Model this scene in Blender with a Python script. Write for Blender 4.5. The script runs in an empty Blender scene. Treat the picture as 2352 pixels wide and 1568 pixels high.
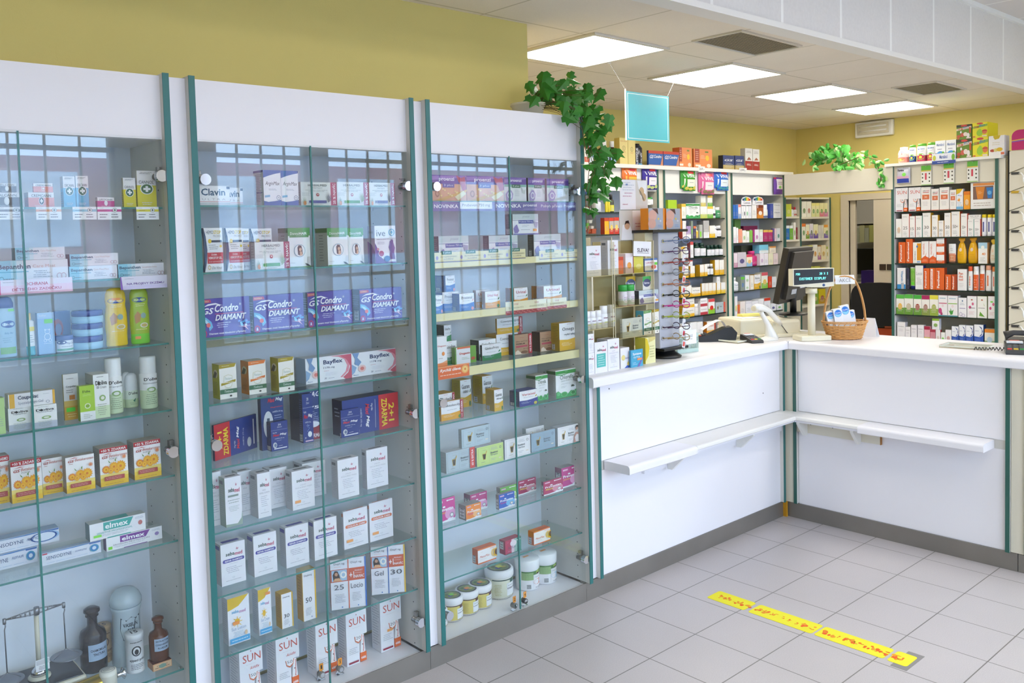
import bpy,bmesh,math,random
from mathutils import Vector,Matrix
random.seed(7)
PI=math.pi
SC=bpy.context.scene
COL=SC.collection
# camera model (2352 x 1568 frame)
CAM=Vector((-0.162,-2.6711,1.69))
YAW,PITCH,ROLL,FPX=0.862,-0.0512,-0.0281,2002.17
PPX,PPY=1176-82.1,784-140.2
FW=Vector((math.cos(PITCH)*math.cos(YAW),math.cos(PITCH)*math.sin(YAW),math.sin(PITCH)))
_r=FW.cross(Vector((0,0,1))).normalized()
_u=_r.cross(FW)
RT=_r*math.cos(ROLL)+_u*math.sin(ROLL)
UP=-_r*math.sin(ROLL)+_u*math.cos(ROLL)
cd=bpy.data.cameras.new('camera')
cam=bpy.data.objects.new('camera',cd)
COL.objects.link(cam)
SC.camera=cam
cd.sensor_width=36
cd.lens=FPX/2352*36
cd.shift_x=(1176-PPX)/2352
cd.shift_y=(PPY-784)/2352
cd.clip_start=.05
m=Matrix((RT,UP,-FW)).transposed().to_4x4()
m.translation=CAM
cam.matrix_world=m
def ray(u,v):
 return FW+RT*(u-PPX)/FPX-UP*(v-PPY)/FPX
def un(u,v,ax,val):
 """the point of the place that pixel (u,v) shows on the plane ax = val"""
 d=ray(u,v)
 k='xyz'.index(ax)
 return CAM+d*((val-CAM[k])/d[k])
def solve_u(P,e,u):
 """distance t along e from P at which the image column is u"""
 q=P-CAM
 k=u-PPX
 return(FPX*q.dot(RT)-k*q.dot(FW))/(k*e.dot(FW)-FPX*e.dot(RT))
def solve_v(P,e,v):
 q=P-CAM
 k=PPY-v
 return(FPX*q.dot(UP)-k*q.dot(FW))/(k*e.dot(FW)-FPX*e.dot(UP))
 # colours and materials
def s2l(c):
 return c/12.92 if c<=.04045 else((c+.055)/1.055)**2.4
_hc={}
def hx(h):
 if h not in _hc:
  _hc[h]=(s2l(int(h[0:2],16)/255),s2l(int(h[2:4],16)/255),s2l(int(h[4:6],16)/255),1)
 return _hc[h]
def mat(name,color,rough=.5,metal=0,bump=0,bscale=60,noise=.0,nscale=8,spec=.5,emit=None,estr=0,trans=0):
 mt=bpy.data.materials.new(name)
 mt.use_nodes=True
 N,L=mt.node_tree.nodes,mt.node_tree.links
 b=N['Principled BSDF']
 c=hx(color)
 b.inputs['Base Color'].default_value=c
 b.inputs['Roughness'].default_value=rough
 b.inputs['Metallic'].default_value=metal
 b.inputs['Specular IOR Level'].default_value=spec
 if trans:
  b.inputs['Transmission Weight'].default_value=trans
 if emit:
  b.inputs['Emission Color'].default_value=hx(emit)
  b.inputs['Emission Strength'].default_value=estr
 tc=N.new('ShaderNodeTexCoord')
 if noise:
  n=N.new('ShaderNodeTexNoise')
  n.inputs['Scale'].default_value=nscale
  n.inputs['Detail'].default_value=4
  L.new(tc.outputs['Object'],n.inputs['Vector'])
  mx=N.new('ShaderNodeMix')
  mx.data_type='RGBA'
  mx.inputs['A'].default_value=tuple(v*(1-noise)for v in c[:3])+(1,)
  mx.inputs['B'].default_value=tuple(min(1,v*(1+noise))for v in c[:3])+(1,)
  L.new(n.outputs['Fac'],mx.inputs['Factor'])
  L.new(mx.outputs['Result'],b.inputs['Base Color'])
 if bump:
  n=N.new('ShaderNodeTexNoise')
  n.inputs['Scale'].default_value=bscale
  L.new(tc.outputs['Object'],n.inputs['Vector'])
  bp=N.new('ShaderNodeBump')
  bp.inputs['Strength'].default_value=bump
  bp.inputs['Distance'].default_value=.01
  L.new(n.outputs['Fac'],bp.inputs['Height'])
  L.new(bp.outputs['Normal'],b.inputs['Normal'])
 return mt
def print_mat(name,rough,spec=.4):
 mt=bpy.data.materials.new(name)
 mt.use_nodes=True
 N,L=mt.node_tree.nodes,mt.node_tree.links
 b=N['Principled BSDF']
 b.inputs['Roughness'].default_value=rough
 b.inputs['Specular IOR Level'].default_value=spec
 a=N.new('ShaderNodeAttribute')
 a.attribute_name='Col'
 tc=N.new('ShaderNodeTexCoord')
 n=N.new('ShaderNodeTexNoise')
 n.inputs['Scale'].default_value=40
 L.new(tc.outputs['Object'],n.inputs['Vector'])
 mx=N.new('ShaderNodeMix')
 mx.data_type='RGBA'
 mx.blend_type='MULTIPLY'
 mx.inputs['Factor'].default_value=.06
 L.new(a.outputs['Color'],mx.inputs['A'])
 L.new(n.outputs['Color'],mx.inputs['B'])
 L.new(mx.outputs['Result'],b.inputs['Base Color'])
 return mt
def glass_mat(name,tint,ior=1.45,rough=0.,gain=1.0):
 mt=bpy.data.materials.new(name)
 mt.use_nodes=True
 N,L=mt.node_tree.nodes,mt.node_tree.links
 N.remove(N['Principled BSDF'])
 out=N['Material Output']
 tr=N.new('ShaderNodeBsdfTransparent')
 tr.inputs['Color'].default_value=hx(tint)
 gl=N.new('ShaderNodeBsdfGlossy')
 gl.inputs['Roughness'].default_value=rough
 fr=N.new('ShaderNodeLayerWeight')
 fr.inputs['Blend'].default_value=.5
 pw=N.new('ShaderNodeMath')
 pw.operation='POWER'
 pw.inputs[1].default_value=4.6
 L.new(fr.outputs['Facing'],pw.inputs[0])
 f0=((ior-1)/(ior+1))**2
 ml=N.new('ShaderNodeMath')
 ml.operation='MULTIPLY_ADD'
 ml.inputs[1].default_value=(1-f0)*gain
 ml.inputs[2].default_value=f0*gain
 ml.use_clamp=True
 mx=N.new('ShaderNodeMixShader')
 L.new(pw.outputs[0],ml.inputs[0])
 L.new(ml.outputs[0],mx.inputs[0])
 L.new(tr.outputs[0],mx.inputs[1])
 L.new(gl.outputs[0],mx.inputs[2])
 L.new(mx.outputs[0],out.inputs['Surface'])
 return mt
def grid_mat(name,base,line,px,py,ox,oy,w,axes='xy',rough=.5,speck=.08,sscale=300,rot=0.,bumpy=0.,skip_y=False,blot=.04):
 """flat tiles in a grid: px,py pitch; ox,oy origin; w joint width (metres)"""
 mt=bpy.data.materials.new(name)
 mt.use_nodes=True
 N,L=mt.node_tree.nodes,mt.node_tree.links
 b=N['Principled BSDF']
 b.inputs['Roughness'].default_value=rough
 g=N.new('ShaderNodeNewGeometry')
 mp=N.new('ShaderNodeMapping')
 mp.inputs['Rotation'].default_value=(0,0,rot)
 L.new(g.outputs['Position'],mp.inputs['Vector'])
 sp=N.new('ShaderNodeSeparateXYZ')
 L.new(mp.outputs[0],sp.inputs[0])
 def M(op,a,bb=None,c=None):
  n=N.new('ShaderNodeMath')
  n.operation=op
  for k,vv in enumerate((a,bb,c)):
   if vv is None:
    continue
   if isinstance(vv,(int,float)):
    n.inputs[k].default_value=vv
   else:
    L.new(vv,n.inputs[k])
  return n.outputs[0]
 ms=[]
 for ax,p,o in((axes[0],px,ox),(axes[1],py,oy)):
  if p is None:
   continue
  t=M('DIVIDE',M('SUBTRACT',sp.outputs['xyz'.index(ax)],o),p)
  f=M('ABSOLUTE',M('SUBTRACT',M('FRACT',M('ADD',t,.5)),.5))
  ms.append(M('LESS_THAN',f,w/p/2))
 mk=ms[0]if len(ms)==1 else M('MAXIMUM',ms[0],ms[1])
 n=N.new('ShaderNodeTexNoise')
 n.inputs['Scale'].default_value=sscale
 n.inputs['Detail'].default_value=2
 L.new(g.outputs['Position'],n.inputs['Vector'])
 n2=N.new('ShaderNodeTexNoise')
 n2.inputs['Scale'].default_value=2.2
 n2.inputs['Detail'].default_value=4
 L.new(g.outputs['Position'],n2.inputs['Vector'])
 c=hx(base)
 k=M('ADD',M('MULTIPLY',M('SUBTRACT',n.outputs['Fac'],.5),speck*4),M('MULTIPLY',M('SUBTRACT',n2.outputs['Fac'],.5),blot*4))
 k=M('ADD',k,1)
 vm=N.new('ShaderNodeVectorMath')
 vm.operation='SCALE'
 vm.inputs[0].default_value=c[:3]
 L.new(k,vm.inputs['Scale'])
 mx=N.new('ShaderNodeMix')
 mx.data_type='RGBA'
 L.new(mk,mx.inputs['Factor'])
 L.new(vm.outputs[0],mx.inputs['A'])
 mx.inputs['B'].default_value=hx(line)
 L.new(mx.outputs['Result'],b.inputs['Base Color'])
 if bumpy:
  bp=N.new('ShaderNodeBump')
  bp.inputs['Strength'].default_value=bumpy
  bp.inputs['Distance'].default_value=.003
  L.new(M('SUBTRACT',1,mk),bp.inputs['Height'])
  L.new(bp.outputs['Normal'],b.inputs['Normal'])
 return mt
M_PRINT=print_mat('printed_card',.42)
M_GLOSSY=print_mat('glossy_plastic',.22,.5)
M_CLOTH=print_mat('matte_print',.85,.2)
M_WHITE=mat('white_laminate','eceaee',.38,noise=.01,nscale=3)
M_BACK=mat('pale_back_board','dde2ea',.5,noise=.02,nscale=5)
M_SIDE=mat('grey_side_board','d0cec8',.5,noise=.03,nscale=6)
M_CREAM=mat('cream_board','ded8c6',.5,noise=.02,nscale=4)
M_TEAL=mat('teal_edging','2b6f6d',.35,noise=.05,nscale=20)
M_TEALD=mat('dark_teal_edging','2f5f55',.4,noise=.05,nscale=20)
M_DSHELF=mat('dark_glass_shelf','20302c',.15,noise=.05)
M_DARK=mat('dark_hole','1a1a18',.8,noise=.05)
M_WOOD=mat('raw_chipboard','a8733a',.7,noise=.2,nscale=40)
M_CHROME=mat('chrome','d4d4d8',.12,1,noise=.02)
M_STEEL=mat('brushed_plinth','8d8882',.34,.55,noise=.22,nscale=4)
M_BLACK=mat('black_plastic','161616',.35,noise=.05)
M_DGREY=mat('dark_grey_plastic','3c3c3e',.4,noise=.05)
M_BEIGE=mat('beige_plastic','dfd9c2',.4,noise=.02)
M_PLWHITE=mat('white_plastic','ecebe6',.3,noise=.01)
M_YWALL=mat('yellow_paint','dccb7c',.75,bump=.05,bscale=200,noise=.02,nscale=2)
M_CARD=mat('card_white','f2f1ee',.6,noise=.01)
M_WICK=mat('wicker','cf9a5c',.6,noise=.2,nscale=60)
M_LEAF=mat('ivy_leaf','2f7a1c',.42,noise=.45,nscale=14)
M_LEAF2=mat('pothos_leaf','3f942c',.5,noise=.6,nscale=30)
M_STEM=mat('plant_stem','5a4a22',.7,noise=.2)
M_GLASS=glass_mat('door_glass','fbfdfd',1.5,0,1.0)
M_SHELF=glass_mat('shelf_glass','f3f9f7',1.45,.02,.6)
M_EDGE=mat('green_glass_edge','3f7f78',.15,noise=.1)
M_ACRYL=glass_mat('clear_acrylic','f4f2ea',1.35,.03,.8)
M_ACED=mat('acrylic_edge','d8cfae',.2,noise=.05)
M_LENS=glass_mat('spectacle_lens','f2f6f8',1.5,0,1)
M_FLOOR=grid_mat('floor_tiles','bcb5b4','75706a',.3027,.3027,2.218,-.23,.0045,speck=.09,sscale=260,rough=.36,bumpy=.35,blot=.035)
CEIL_ROT=-.022
M_CEIL=grid_mat('ceiling_tiles','e9e0d4','c9bfae',.644,.644,3.119,.236,.011,speck=.03,sscale=220,rough=.85,rot=CEIL_ROT,blot=.03)
M_CEILH=grid_mat('upper_ceiling_tiles','dcd8d8','f0eeec',.644,.644,3.119,.236,.02,speck=.02,sscale=120,rough=.85,blot=.02)
M_SOFF=grid_mat('soffit_panels','dedad8','f4f2f0',.59,None,2.62,0,.022,axes='xz',speck=.03,sscale=60,rough=.7,blot=.02)
M_LAMP=mat('light_diffuser','ffffff',.4,emit='fffaf0',estr=9)
M_RAIL=mat('cream_rail','e2d9a4',.4,noise=.05)
M_RAILC=glass_mat('clear_rail','ebe6cf',1.4,.2,1)
# objects
def link(o,parent=None):
 COL.objects.link(o)
 if parent is not None:
  o.parent=parent
 return o
def tag(o,label=None,cat=None,group=None,kind=None):
 if label:
  o['label']=label
 if cat:
  o['category']=cat
 if group:
  o['group']=group
 if kind:
  o['kind']=kind
 return o
def empty(name,loc=(0,0,0),rz=0,label=None,cat=None,group=None):
 o=bpy.data.objects.new(name,None)
 o.empty_display_size=.05
 o.location=loc
 o.rotation_euler=(0,0,rz)
 COL.objects.link(o)
 return tag(o,label,cat,group)
class MB:
 """collects shapes, links them as one mesh"""
 def __init__(s):
  s.v,s.f,s.c,s.m,s.sm=[],[],[],[],[]
 def poly(s,pts,c=0,mi=0,smooth=False):
  k=len(s.v)
  s.v+=[tuple(p)for p in pts]
  s.f.append(tuple(range(k,k+len(pts))))
  s.c.append(c)
  s.m.append(mi)
  s.sm.append(smooth)
 def box(s,x0,y0,z0,x1,y1,z1,c=0,mi=0):
  a=[(x0,y0,z0),(x1,y0,z0),(x1,y1,z0),(x0,y1,z0),(x0,y0,z1),(x1,y0,z1),(x1,y1,z1),(x0,y1,z1)]
  k=len(s.v)
  s.v+=a
  for q in((0,3,2,1),(4,5,6,7),(0,1,5,4),(1,2,6,5),(2,3,7,6),(3,0,4,7)):
   s.f.append(tuple(k+i for i in q))
   s.c.append(c)
   s.m.append(mi)
   s.sm.append(False)
 def prism(s,poly,y0,y1,c=0,mi=0,axis='y'):
  """extrude 2D poly (a,b) along axis between y0 and y1; axis y: (x,z), axis x: (y,z), axis z: (x,y)"""
  def P(a,b,t):
   return{'y':(a,t,b),'x':(t,a,b),'z':(a,b,t)}[axis]
  n=len(poly)
  s.poly([P(a,b,y0)for a,b in poly],c,mi)
  s.poly([P(a,b,y1)for a,b in reversed(poly)],c,mi)
  for i in range(n):
   a,b=poly[i],poly[(i+1)%n]
   s.poly([P(*a,y0),P(*a,y1),P(*b,y1),P(*b,y0)],c,mi)
 def tube(s,pts,r,n=8,c=0,mi=0,closed=False):
  pts=[Vector(p)for p in pts]
  rr=r if isinstance(r,(list,tuple))else[r]*len(pts)
  rings=[]
  pv=None
  N=len(pts)
  for i,p in enumerate(pts):
   a=pts[(i-1)%N]if(closed or i>0)else p
   b=pts[(i+1)%N]if(closed or i<N-1)else p
   t=(b-a)
   t=t.normalized()if t.length>1e-9 else Vector((0,0,1))
   if pv is None:
    pv=t.orthogonal().normalized()
   pv=(pv-t*pv.dot(t))
   pv=pv.normalized()if pv.length>1e-6 else t.orthogonal().normalized()
   w=t.cross(pv)
   k=len(s.v)
   for j in range(n):
    an=2*PI*j/n
    s.v.append(tuple(p+(pv*math.cos(an)+w*math.sin(an))*rr[i]))
   rings.append(k)
  m_=N if closed else N-1
  for i in range(m_):
   a,b=rings[i],rings[(i+1)%N]
   for j in range(n):
    s.f.append((a+j,a+(j+1)%n,b+(j+1)%n,b+j))
    s.c.append(c)
    s.m.append(mi)
    s.sm.append(True)
  if not closed:
   for k,rev in((rings[0],True),(rings[-1],False)):
    ff=[k+j for j in range(n)]
    s.f.append(tuple(reversed(ff))if rev else tuple(ff))
    s.c.append(c)
    s.m.append(mi)
    s.sm.append(False)
 def lathe(s,prof,n=28,cx=0,cy=0,c=0,mi=0,sx=1,sy=1,smooth=True):
  """prof: (r, z[, colour])"""
  k0=len(s.v)
  for p in prof:
   for j in range(n):
    an=2*PI*j/n
    s.v.append((cx+p[0]*sx*math.cos(an),cy+p[0]*sy*math.sin(an),p[1]))
  for i in range(len(prof)-1):
   cc=prof[i+1][2]if len(prof[i+1])>2 else c
   for j in range(n):
    a,b=k0+i*n,k0+(i+1)*n
    s.f.append((a+j,a+(j+1)%n,b+(j+1)%n,b+j))
    s.c.append(cc)
    s.m.append(mi)
    s.sm.append(smooth)
  for i,rev in((0,True),(len(prof)-1,False)):
   if prof[i][0]<1e-5:
    continue
   ff=[k0+i*n+j for j in range(n)]
   s.f.append(tuple(reversed(ff))if rev else tuple(ff))
   s.c.append(prof[i][2]if len(prof[i])>2 else c)
   s.m.append(mi)
   s.sm.append(False)
 def build(s,name,mats,parent=None,bevel=0,seg=2,tr=None):
  me=bpy.data.meshes.new(name)
  if tr is not None:
   s.v=[tuple(tr@Vector(p))for p in s.v]
  me.from_pydata(s.v,[],s.f)
  if not isinstance(mats,(list,tuple)):
   mats=[mats]
  for q in mats:
   me.materials.append(q)
  me.polygons.foreach_set('material_index',s.m)
  me.polygons.foreach_set('use_smooth',s.sm)
  if any(isinstance(c,str)for c in s.c):
   at=me.color_attributes.new('Col','FLOAT_COLOR','CORNER')
   buf=[]
   for c,f in zip(s.c,s.f):
    buf+=list(hx(c)if isinstance(c,str)else(.8,.8,.8,1))*len(f)
   at.data.foreach_set('color',buf)
  me.update()
  o=bpy.data.objects.new(name,me)
  link(o,parent)
  if bevel:
   bv=o.modifiers.new('b','BEVEL')
   bv.width=bevel
   bv.segments=seg
   bv.limit_method='ANGLE'
  return o
def bx(name,x0,y0,z0,x1,y1,z1,mt,parent=None,bevel=0,c=0):
 b=MB()
 b.box(min(x0,x1),min(y0,y1),min(z0,z1),max(x0,x1),max(y0,y1),max(z0,z1),c)
 return b.build(name,mt,parent,bevel)
def struct(name,x0,y0,z0,x1,y1,z1,mt):
 return tag(bx(name,x0,y0,z0,x1,y1,z1,mt),kind='structure')
 # lettering
_gc={}
def glyphs(txt,fl=''):
 key=(txt,'b'in fl,'i'in fl)
 if key in _gc:
  return _gc[key]
 cu=bpy.data.curves.new('lettering','FONT')
 cu.body=txt
 cu.resolution_u=2
 if 'b'in fl:
  cu.offset=.022
 if 'i'in fl:
  cu.shear=.3
 ob=bpy.data.objects.new('lettering',cu)
 me=ob.to_mesh()
 vs=[(p.co.x,p.co.y)for p in me.vertices]
 fs=[tuple(p.vertices)for p in me.polygons]
 ob.to_mesh_clear()
 bpy.data.objects.remove(ob)
 bpy.data.curves.remove(cu)
 if not vs:
  _gc[key]=([],[])
  return _gc[key]
 x0,x1=min(p[0]for p in vs),max(p[0]for p in vs)
 y0,y1=min(p[1]for p in vs),max(p[1]for p in vs)
 w,h=max(1e-6,x1-x0),max(1e-6,y1-y0)
 vs=[((a-x0)/w,(b-y0)/h)for a,b in vs]
 _gc[key]=(vs,fs)
 return _gc[key]
def paint(b,F,ops,off0=.0004,step=.00022,mi=0,curved=False):
 """lay printed shapes on a face. F(x,y,o) -> 3D, x,y in 0..1, o = height above the face"""
 o=off0
 for op in ops:
  o+=step
  k=op[0]
  if k=='r':
   _,x0,y0,x1,y1,c=op
   n=max(1,int(abs(x1-x0)*14))if curved else 1
   my=max(1,int(abs(y1-y0)*8))if curved==2 else 1
   for i in range(n):
    for j in range(my):
     a,d=x0+(x1-x0)*i/n,x0+(x1-x0)*(i+1)/n
     e,f=y0+(y1-y0)*j/my,y0+(y1-y0)*(j+1)/my
     b.poly([F(a,e,o),F(d,e,o),F(d,f,o),F(a,f,o)],c,mi)
  elif k=='t':
   txt,x0,y0,x1,y1,c=op[1:7]
   fl=op[7]if len(op)>7 else ''
   vs,fs=glyphs(txt,fl)
   b0=len(b.v)
   for(p,q)in vs:
    if 'v'in fl:
     p,q=1-q,p
    elif 'd'in fl:
     p,q=q,1-p
    b.v.append(tuple(F(x0+(x1-x0)*p,y0+(y1-y0)*q+(op[8]*p if len(op)>8 else 0),o)))
   for f in fs:
    b.f.append(tuple(b0+i for i in f))
    b.c.append(c)
    b.m.append(mi)
    b.sm.append(False)
  elif k=='e'or k=='o':
   _,cx,cy,rx,ry,c=op[:6]
   n=16
   inner=.0 if k=='e'else(op[6]if len(op)>6 else .75)
   for i in range(n):
    a,d=2*PI*i/n,2*PI*(i+1)/n
    pts=[F(cx+rx*math.cos(t),cy+ry*math.sin(t),o)for t in(a,d)]
    if inner:
     pts+=[F(cx+rx*inner*math.cos(t),cy+ry*inner*math.sin(t),o)for t in(d,a)]
    else:
     pts.append(F(cx,cy,o))
    b.poly(pts,c,mi)
  elif k=='p':
   b.poly([F(x,y,o)for x,y in op[1]],op[2],mi)
  elif k=='f':
   _,x0,y0,x1,y1,n,c=op
   rnd=random.Random(int((x0+y0*7+x1*3+n)*1000))
   hh=(y1-y0)/n
   for i in range(n):
    w=(x1-x0)*(.6+.4*rnd.random())
    xa=x0+((x1-x0)-w)/2*rnd.random()
    y=y1-hh*(i+.5)
    xx=xa
    while xx<xa+w:
     ln=(x1-x0)*(.08+.16*rnd.random())
     xe=min(xx+ln,xa+w)
     b.poly([F(xx,y-hh*.14,o),F(xe,y-hh*.14,o),F(xe,y+hh*.14,o),F(xx,y+hh*.14,o)],c,mi)
     xx=xe+(x1-x0)*.025
  elif k=='n':
   _,x0,y0,x1,y1,c=op
   b.poly([F(x0,y0,o),F(x1,y0,o),F(x1,y1,o),F(x0,y1,o)],'f4f4f4',mi)
   nn=9
   for i in range(nn):
    t=y0+(y1-y0)*(i+.2)/nn
    w=(y1-y0)/nn*(.3+.4*((i*7)%3)/2)
    b.poly([F(x0+(x1-x0)*.1,t,o+step*.5),F(x1-(x1-x0)*.1,t,o+step*.5),F(x1-(x1-x0)*.1,t+w,o+step*.5),F(x0+(x1-x0)*.1,t+w,o+step*.5)],c,mi)
ORD=['first','second','third','fourth','fifth','sixth','seventh','eighth','ninth','tenth','eleventh','twelfth','thirteenth','fourteenth','fifteenth','sixteenth']
Z=Vector((0,0,1))
class Shelf:
 def __init__(s,name,org,ang,z,dmax,group,sb=.02,side='l'):
  s.name,s.O,s.ang,s.z,s.dmax,s.group,s.sb,s.side=name,Vector((org[0],org[1],0)),ang,z,dmax,group,sb,side
  s.e=Vector((math.cos(ang),math.sin(ang),0))
  s.n=Vector((-math.sin(ang),math.cos(ang),0))
  s.items=[]
SHELVES=[]
class Item:
 pass
def B(S,u0,u1,vt,st,desc,us=None,vb=None,sb=None,on=None,q=None,d=None,kind='medicine_box',cat='box',shape='box',dz=0,z=None,lay=None):
 """an item standing on shelf S, measured in the photograph: front face from column u0 to u1, top at row vt"""
 it=Item()
 it.S,it.st,it.desc,it.kind,it.cat,it.shape=S,st,desc,kind,cat,shape
 z0=(on.z1+.0006)if on is not None else(z if z is not None else S.z+.0006)
 z0+=dz
 it.rot=0
 if q:
  P0,P1=un(u0,q[0],'z',z0),un(u1,q[1],'z',z0)
  e=(P1-P0)
  it.w=e.length
  e.normalize()
  it.rot=math.atan2(e.y,e.x)-S.ang
  s0=(P0-S.O).dot(S.n)
 else:
  if sb is None:
   if on is not None:
    sb=on.s0+.003
   elif vb is not None and z0<1.3:
    P=un(u0,vb,'z',z0)
    sb=(P-S.O).dot(S.n)
    sb=min(max(sb,.004),S.dmax-.05)
   else:
    sb=S.sb
  s0=sb
  base=S.O+S.n*sb+Z*z0
  e=S.e
  t0,t1=solve_u(base,e,u0),solve_u(base,e,u1)
  P0,P1=base+e*t0,base+e*t1
  it.w=abs(t1-t0)
 n=Vector((-e.y,e.x,0))
 it.h=max(.006,solve_v(P0+n*0,Z,vt))
 room=S.dmax-s0
 if d is None:
  if us is not None and us<u0:
   d=solve_u(P0,n,us)
  elif us is not None and us>u1:
   d=solve_u(P1,n,us)
  else:
   d=min(it.w*.8,.07)
 it.d=min(max(abs(d),.01),max(.012,room-.004))
 it.P0,it.e,it.n=P0,e,n
 it.t0=(P0-S.O).dot(S.e)
 it.t1=(P1-S.O).dot(S.e)
 it.s0,it.z0,it.z1=s0,z0,z0+it.h
 it.r=None
 if shape!='box'and shape!='pouch'and shape!='ell':
  it.r=it.w/2
  it.d=it.w
  it.shape=shape
  it.w*=.985
 it.u=u0
 S.items.append(it)
 if S not in SHELVES:
  SHELVES.append(S)
 return it
def resolve(S):
 its=S.items
 for a in its:
  for b in its:
   if a is b:
    continue
   if min(a.t1,b.t1)-max(a.t0,b.t0)<.001 or min(a.z1,b.z1)-max(a.z0,b.z0)<.001:
    continue
   if b.s0>a.s0+.006:
    if a.s0+a.d>b.s0-.0015:
     nd=b.s0-a.s0-.0015
     if a.r is not None:
      b.s0n=max(getattr(b,'s0n',0),a.s0+a.d+.002)
     elif nd>.008:
      a.d=nd
     else:
      a.d=.008
      b.s0n=max(getattr(b,'s0n',0),a.s0+.0095)
   elif abs(b.s0-a.s0)<=.006 and a.t0<b.t0:
    if a.t1>b.t0-.0008 and a.r is None:
     cut=a.t1-(b.t0-.0008)
     if cut<a.w*.6:
      a.w-=cut
      a.t1-=cut
 for b in its:
  if b.s0<.003:
   b.P0=b.P0+S.n*(.003-b.s0)
   b.s0=.003
  if b.rot:
   lo=min(b.s0,b.s0+b.w*math.sin(b.rot))
   if lo<.004:
    b.P0=b.P0+S.n*(.004-lo)
  if b.r is not None and b.s0+b.d>S.dmax-.004:
   mv=max(b.s0+b.d-S.dmax+.004,0)
   b.P0=b.P0-S.n*mv
   b.s0-=mv
  k=getattr(b,'s0n',None)
  if k and k>b.s0:
   mv=k-b.s0
   b.P0=b.P0+S.n*mv
   b.s0=k
   if b.s0+b.d>S.dmax-.002:
    b.d=max(.008,S.dmax-.002-b.s0)
def face_front(w,d,h):
 return lambda x,y,o:(-w/2+w*x,-d/2-o,h*y)
def face_left(w,d,h):
 return lambda x,y,o:(-w/2-o,d/2-d*x,h*y)
def face_right(w,d,h):
 return lambda x,y,o:(w/2+o,-d/2+d*x,h*y)
def face_top(w,d,h):
 return lambda x,y,o:(-w/2+w*x,-d/2+d*y,h+o)
def cylF(prof_r,w,h,span=2.6,dy=0,sy=1.):
 def F(x,y,o):
  an=-PI/2+(x-.5)*span
  r=prof_r(y)+o
  return(r*math.cos(an),r*math.sin(an)*sy+dy,h*y)
 return F
def lerp_prof(prof):
 def f(y):
  for i in range(len(prof)-1):
   a,b=prof[i],prof[i+1]
   if a[1]<=y<=b[1]and b[1]>a[1]:
    return a[0]+(b[0]-a[0])*(y-a[1])/(b[1]-a[1])
  return prof[-1][0]
 return f
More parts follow.
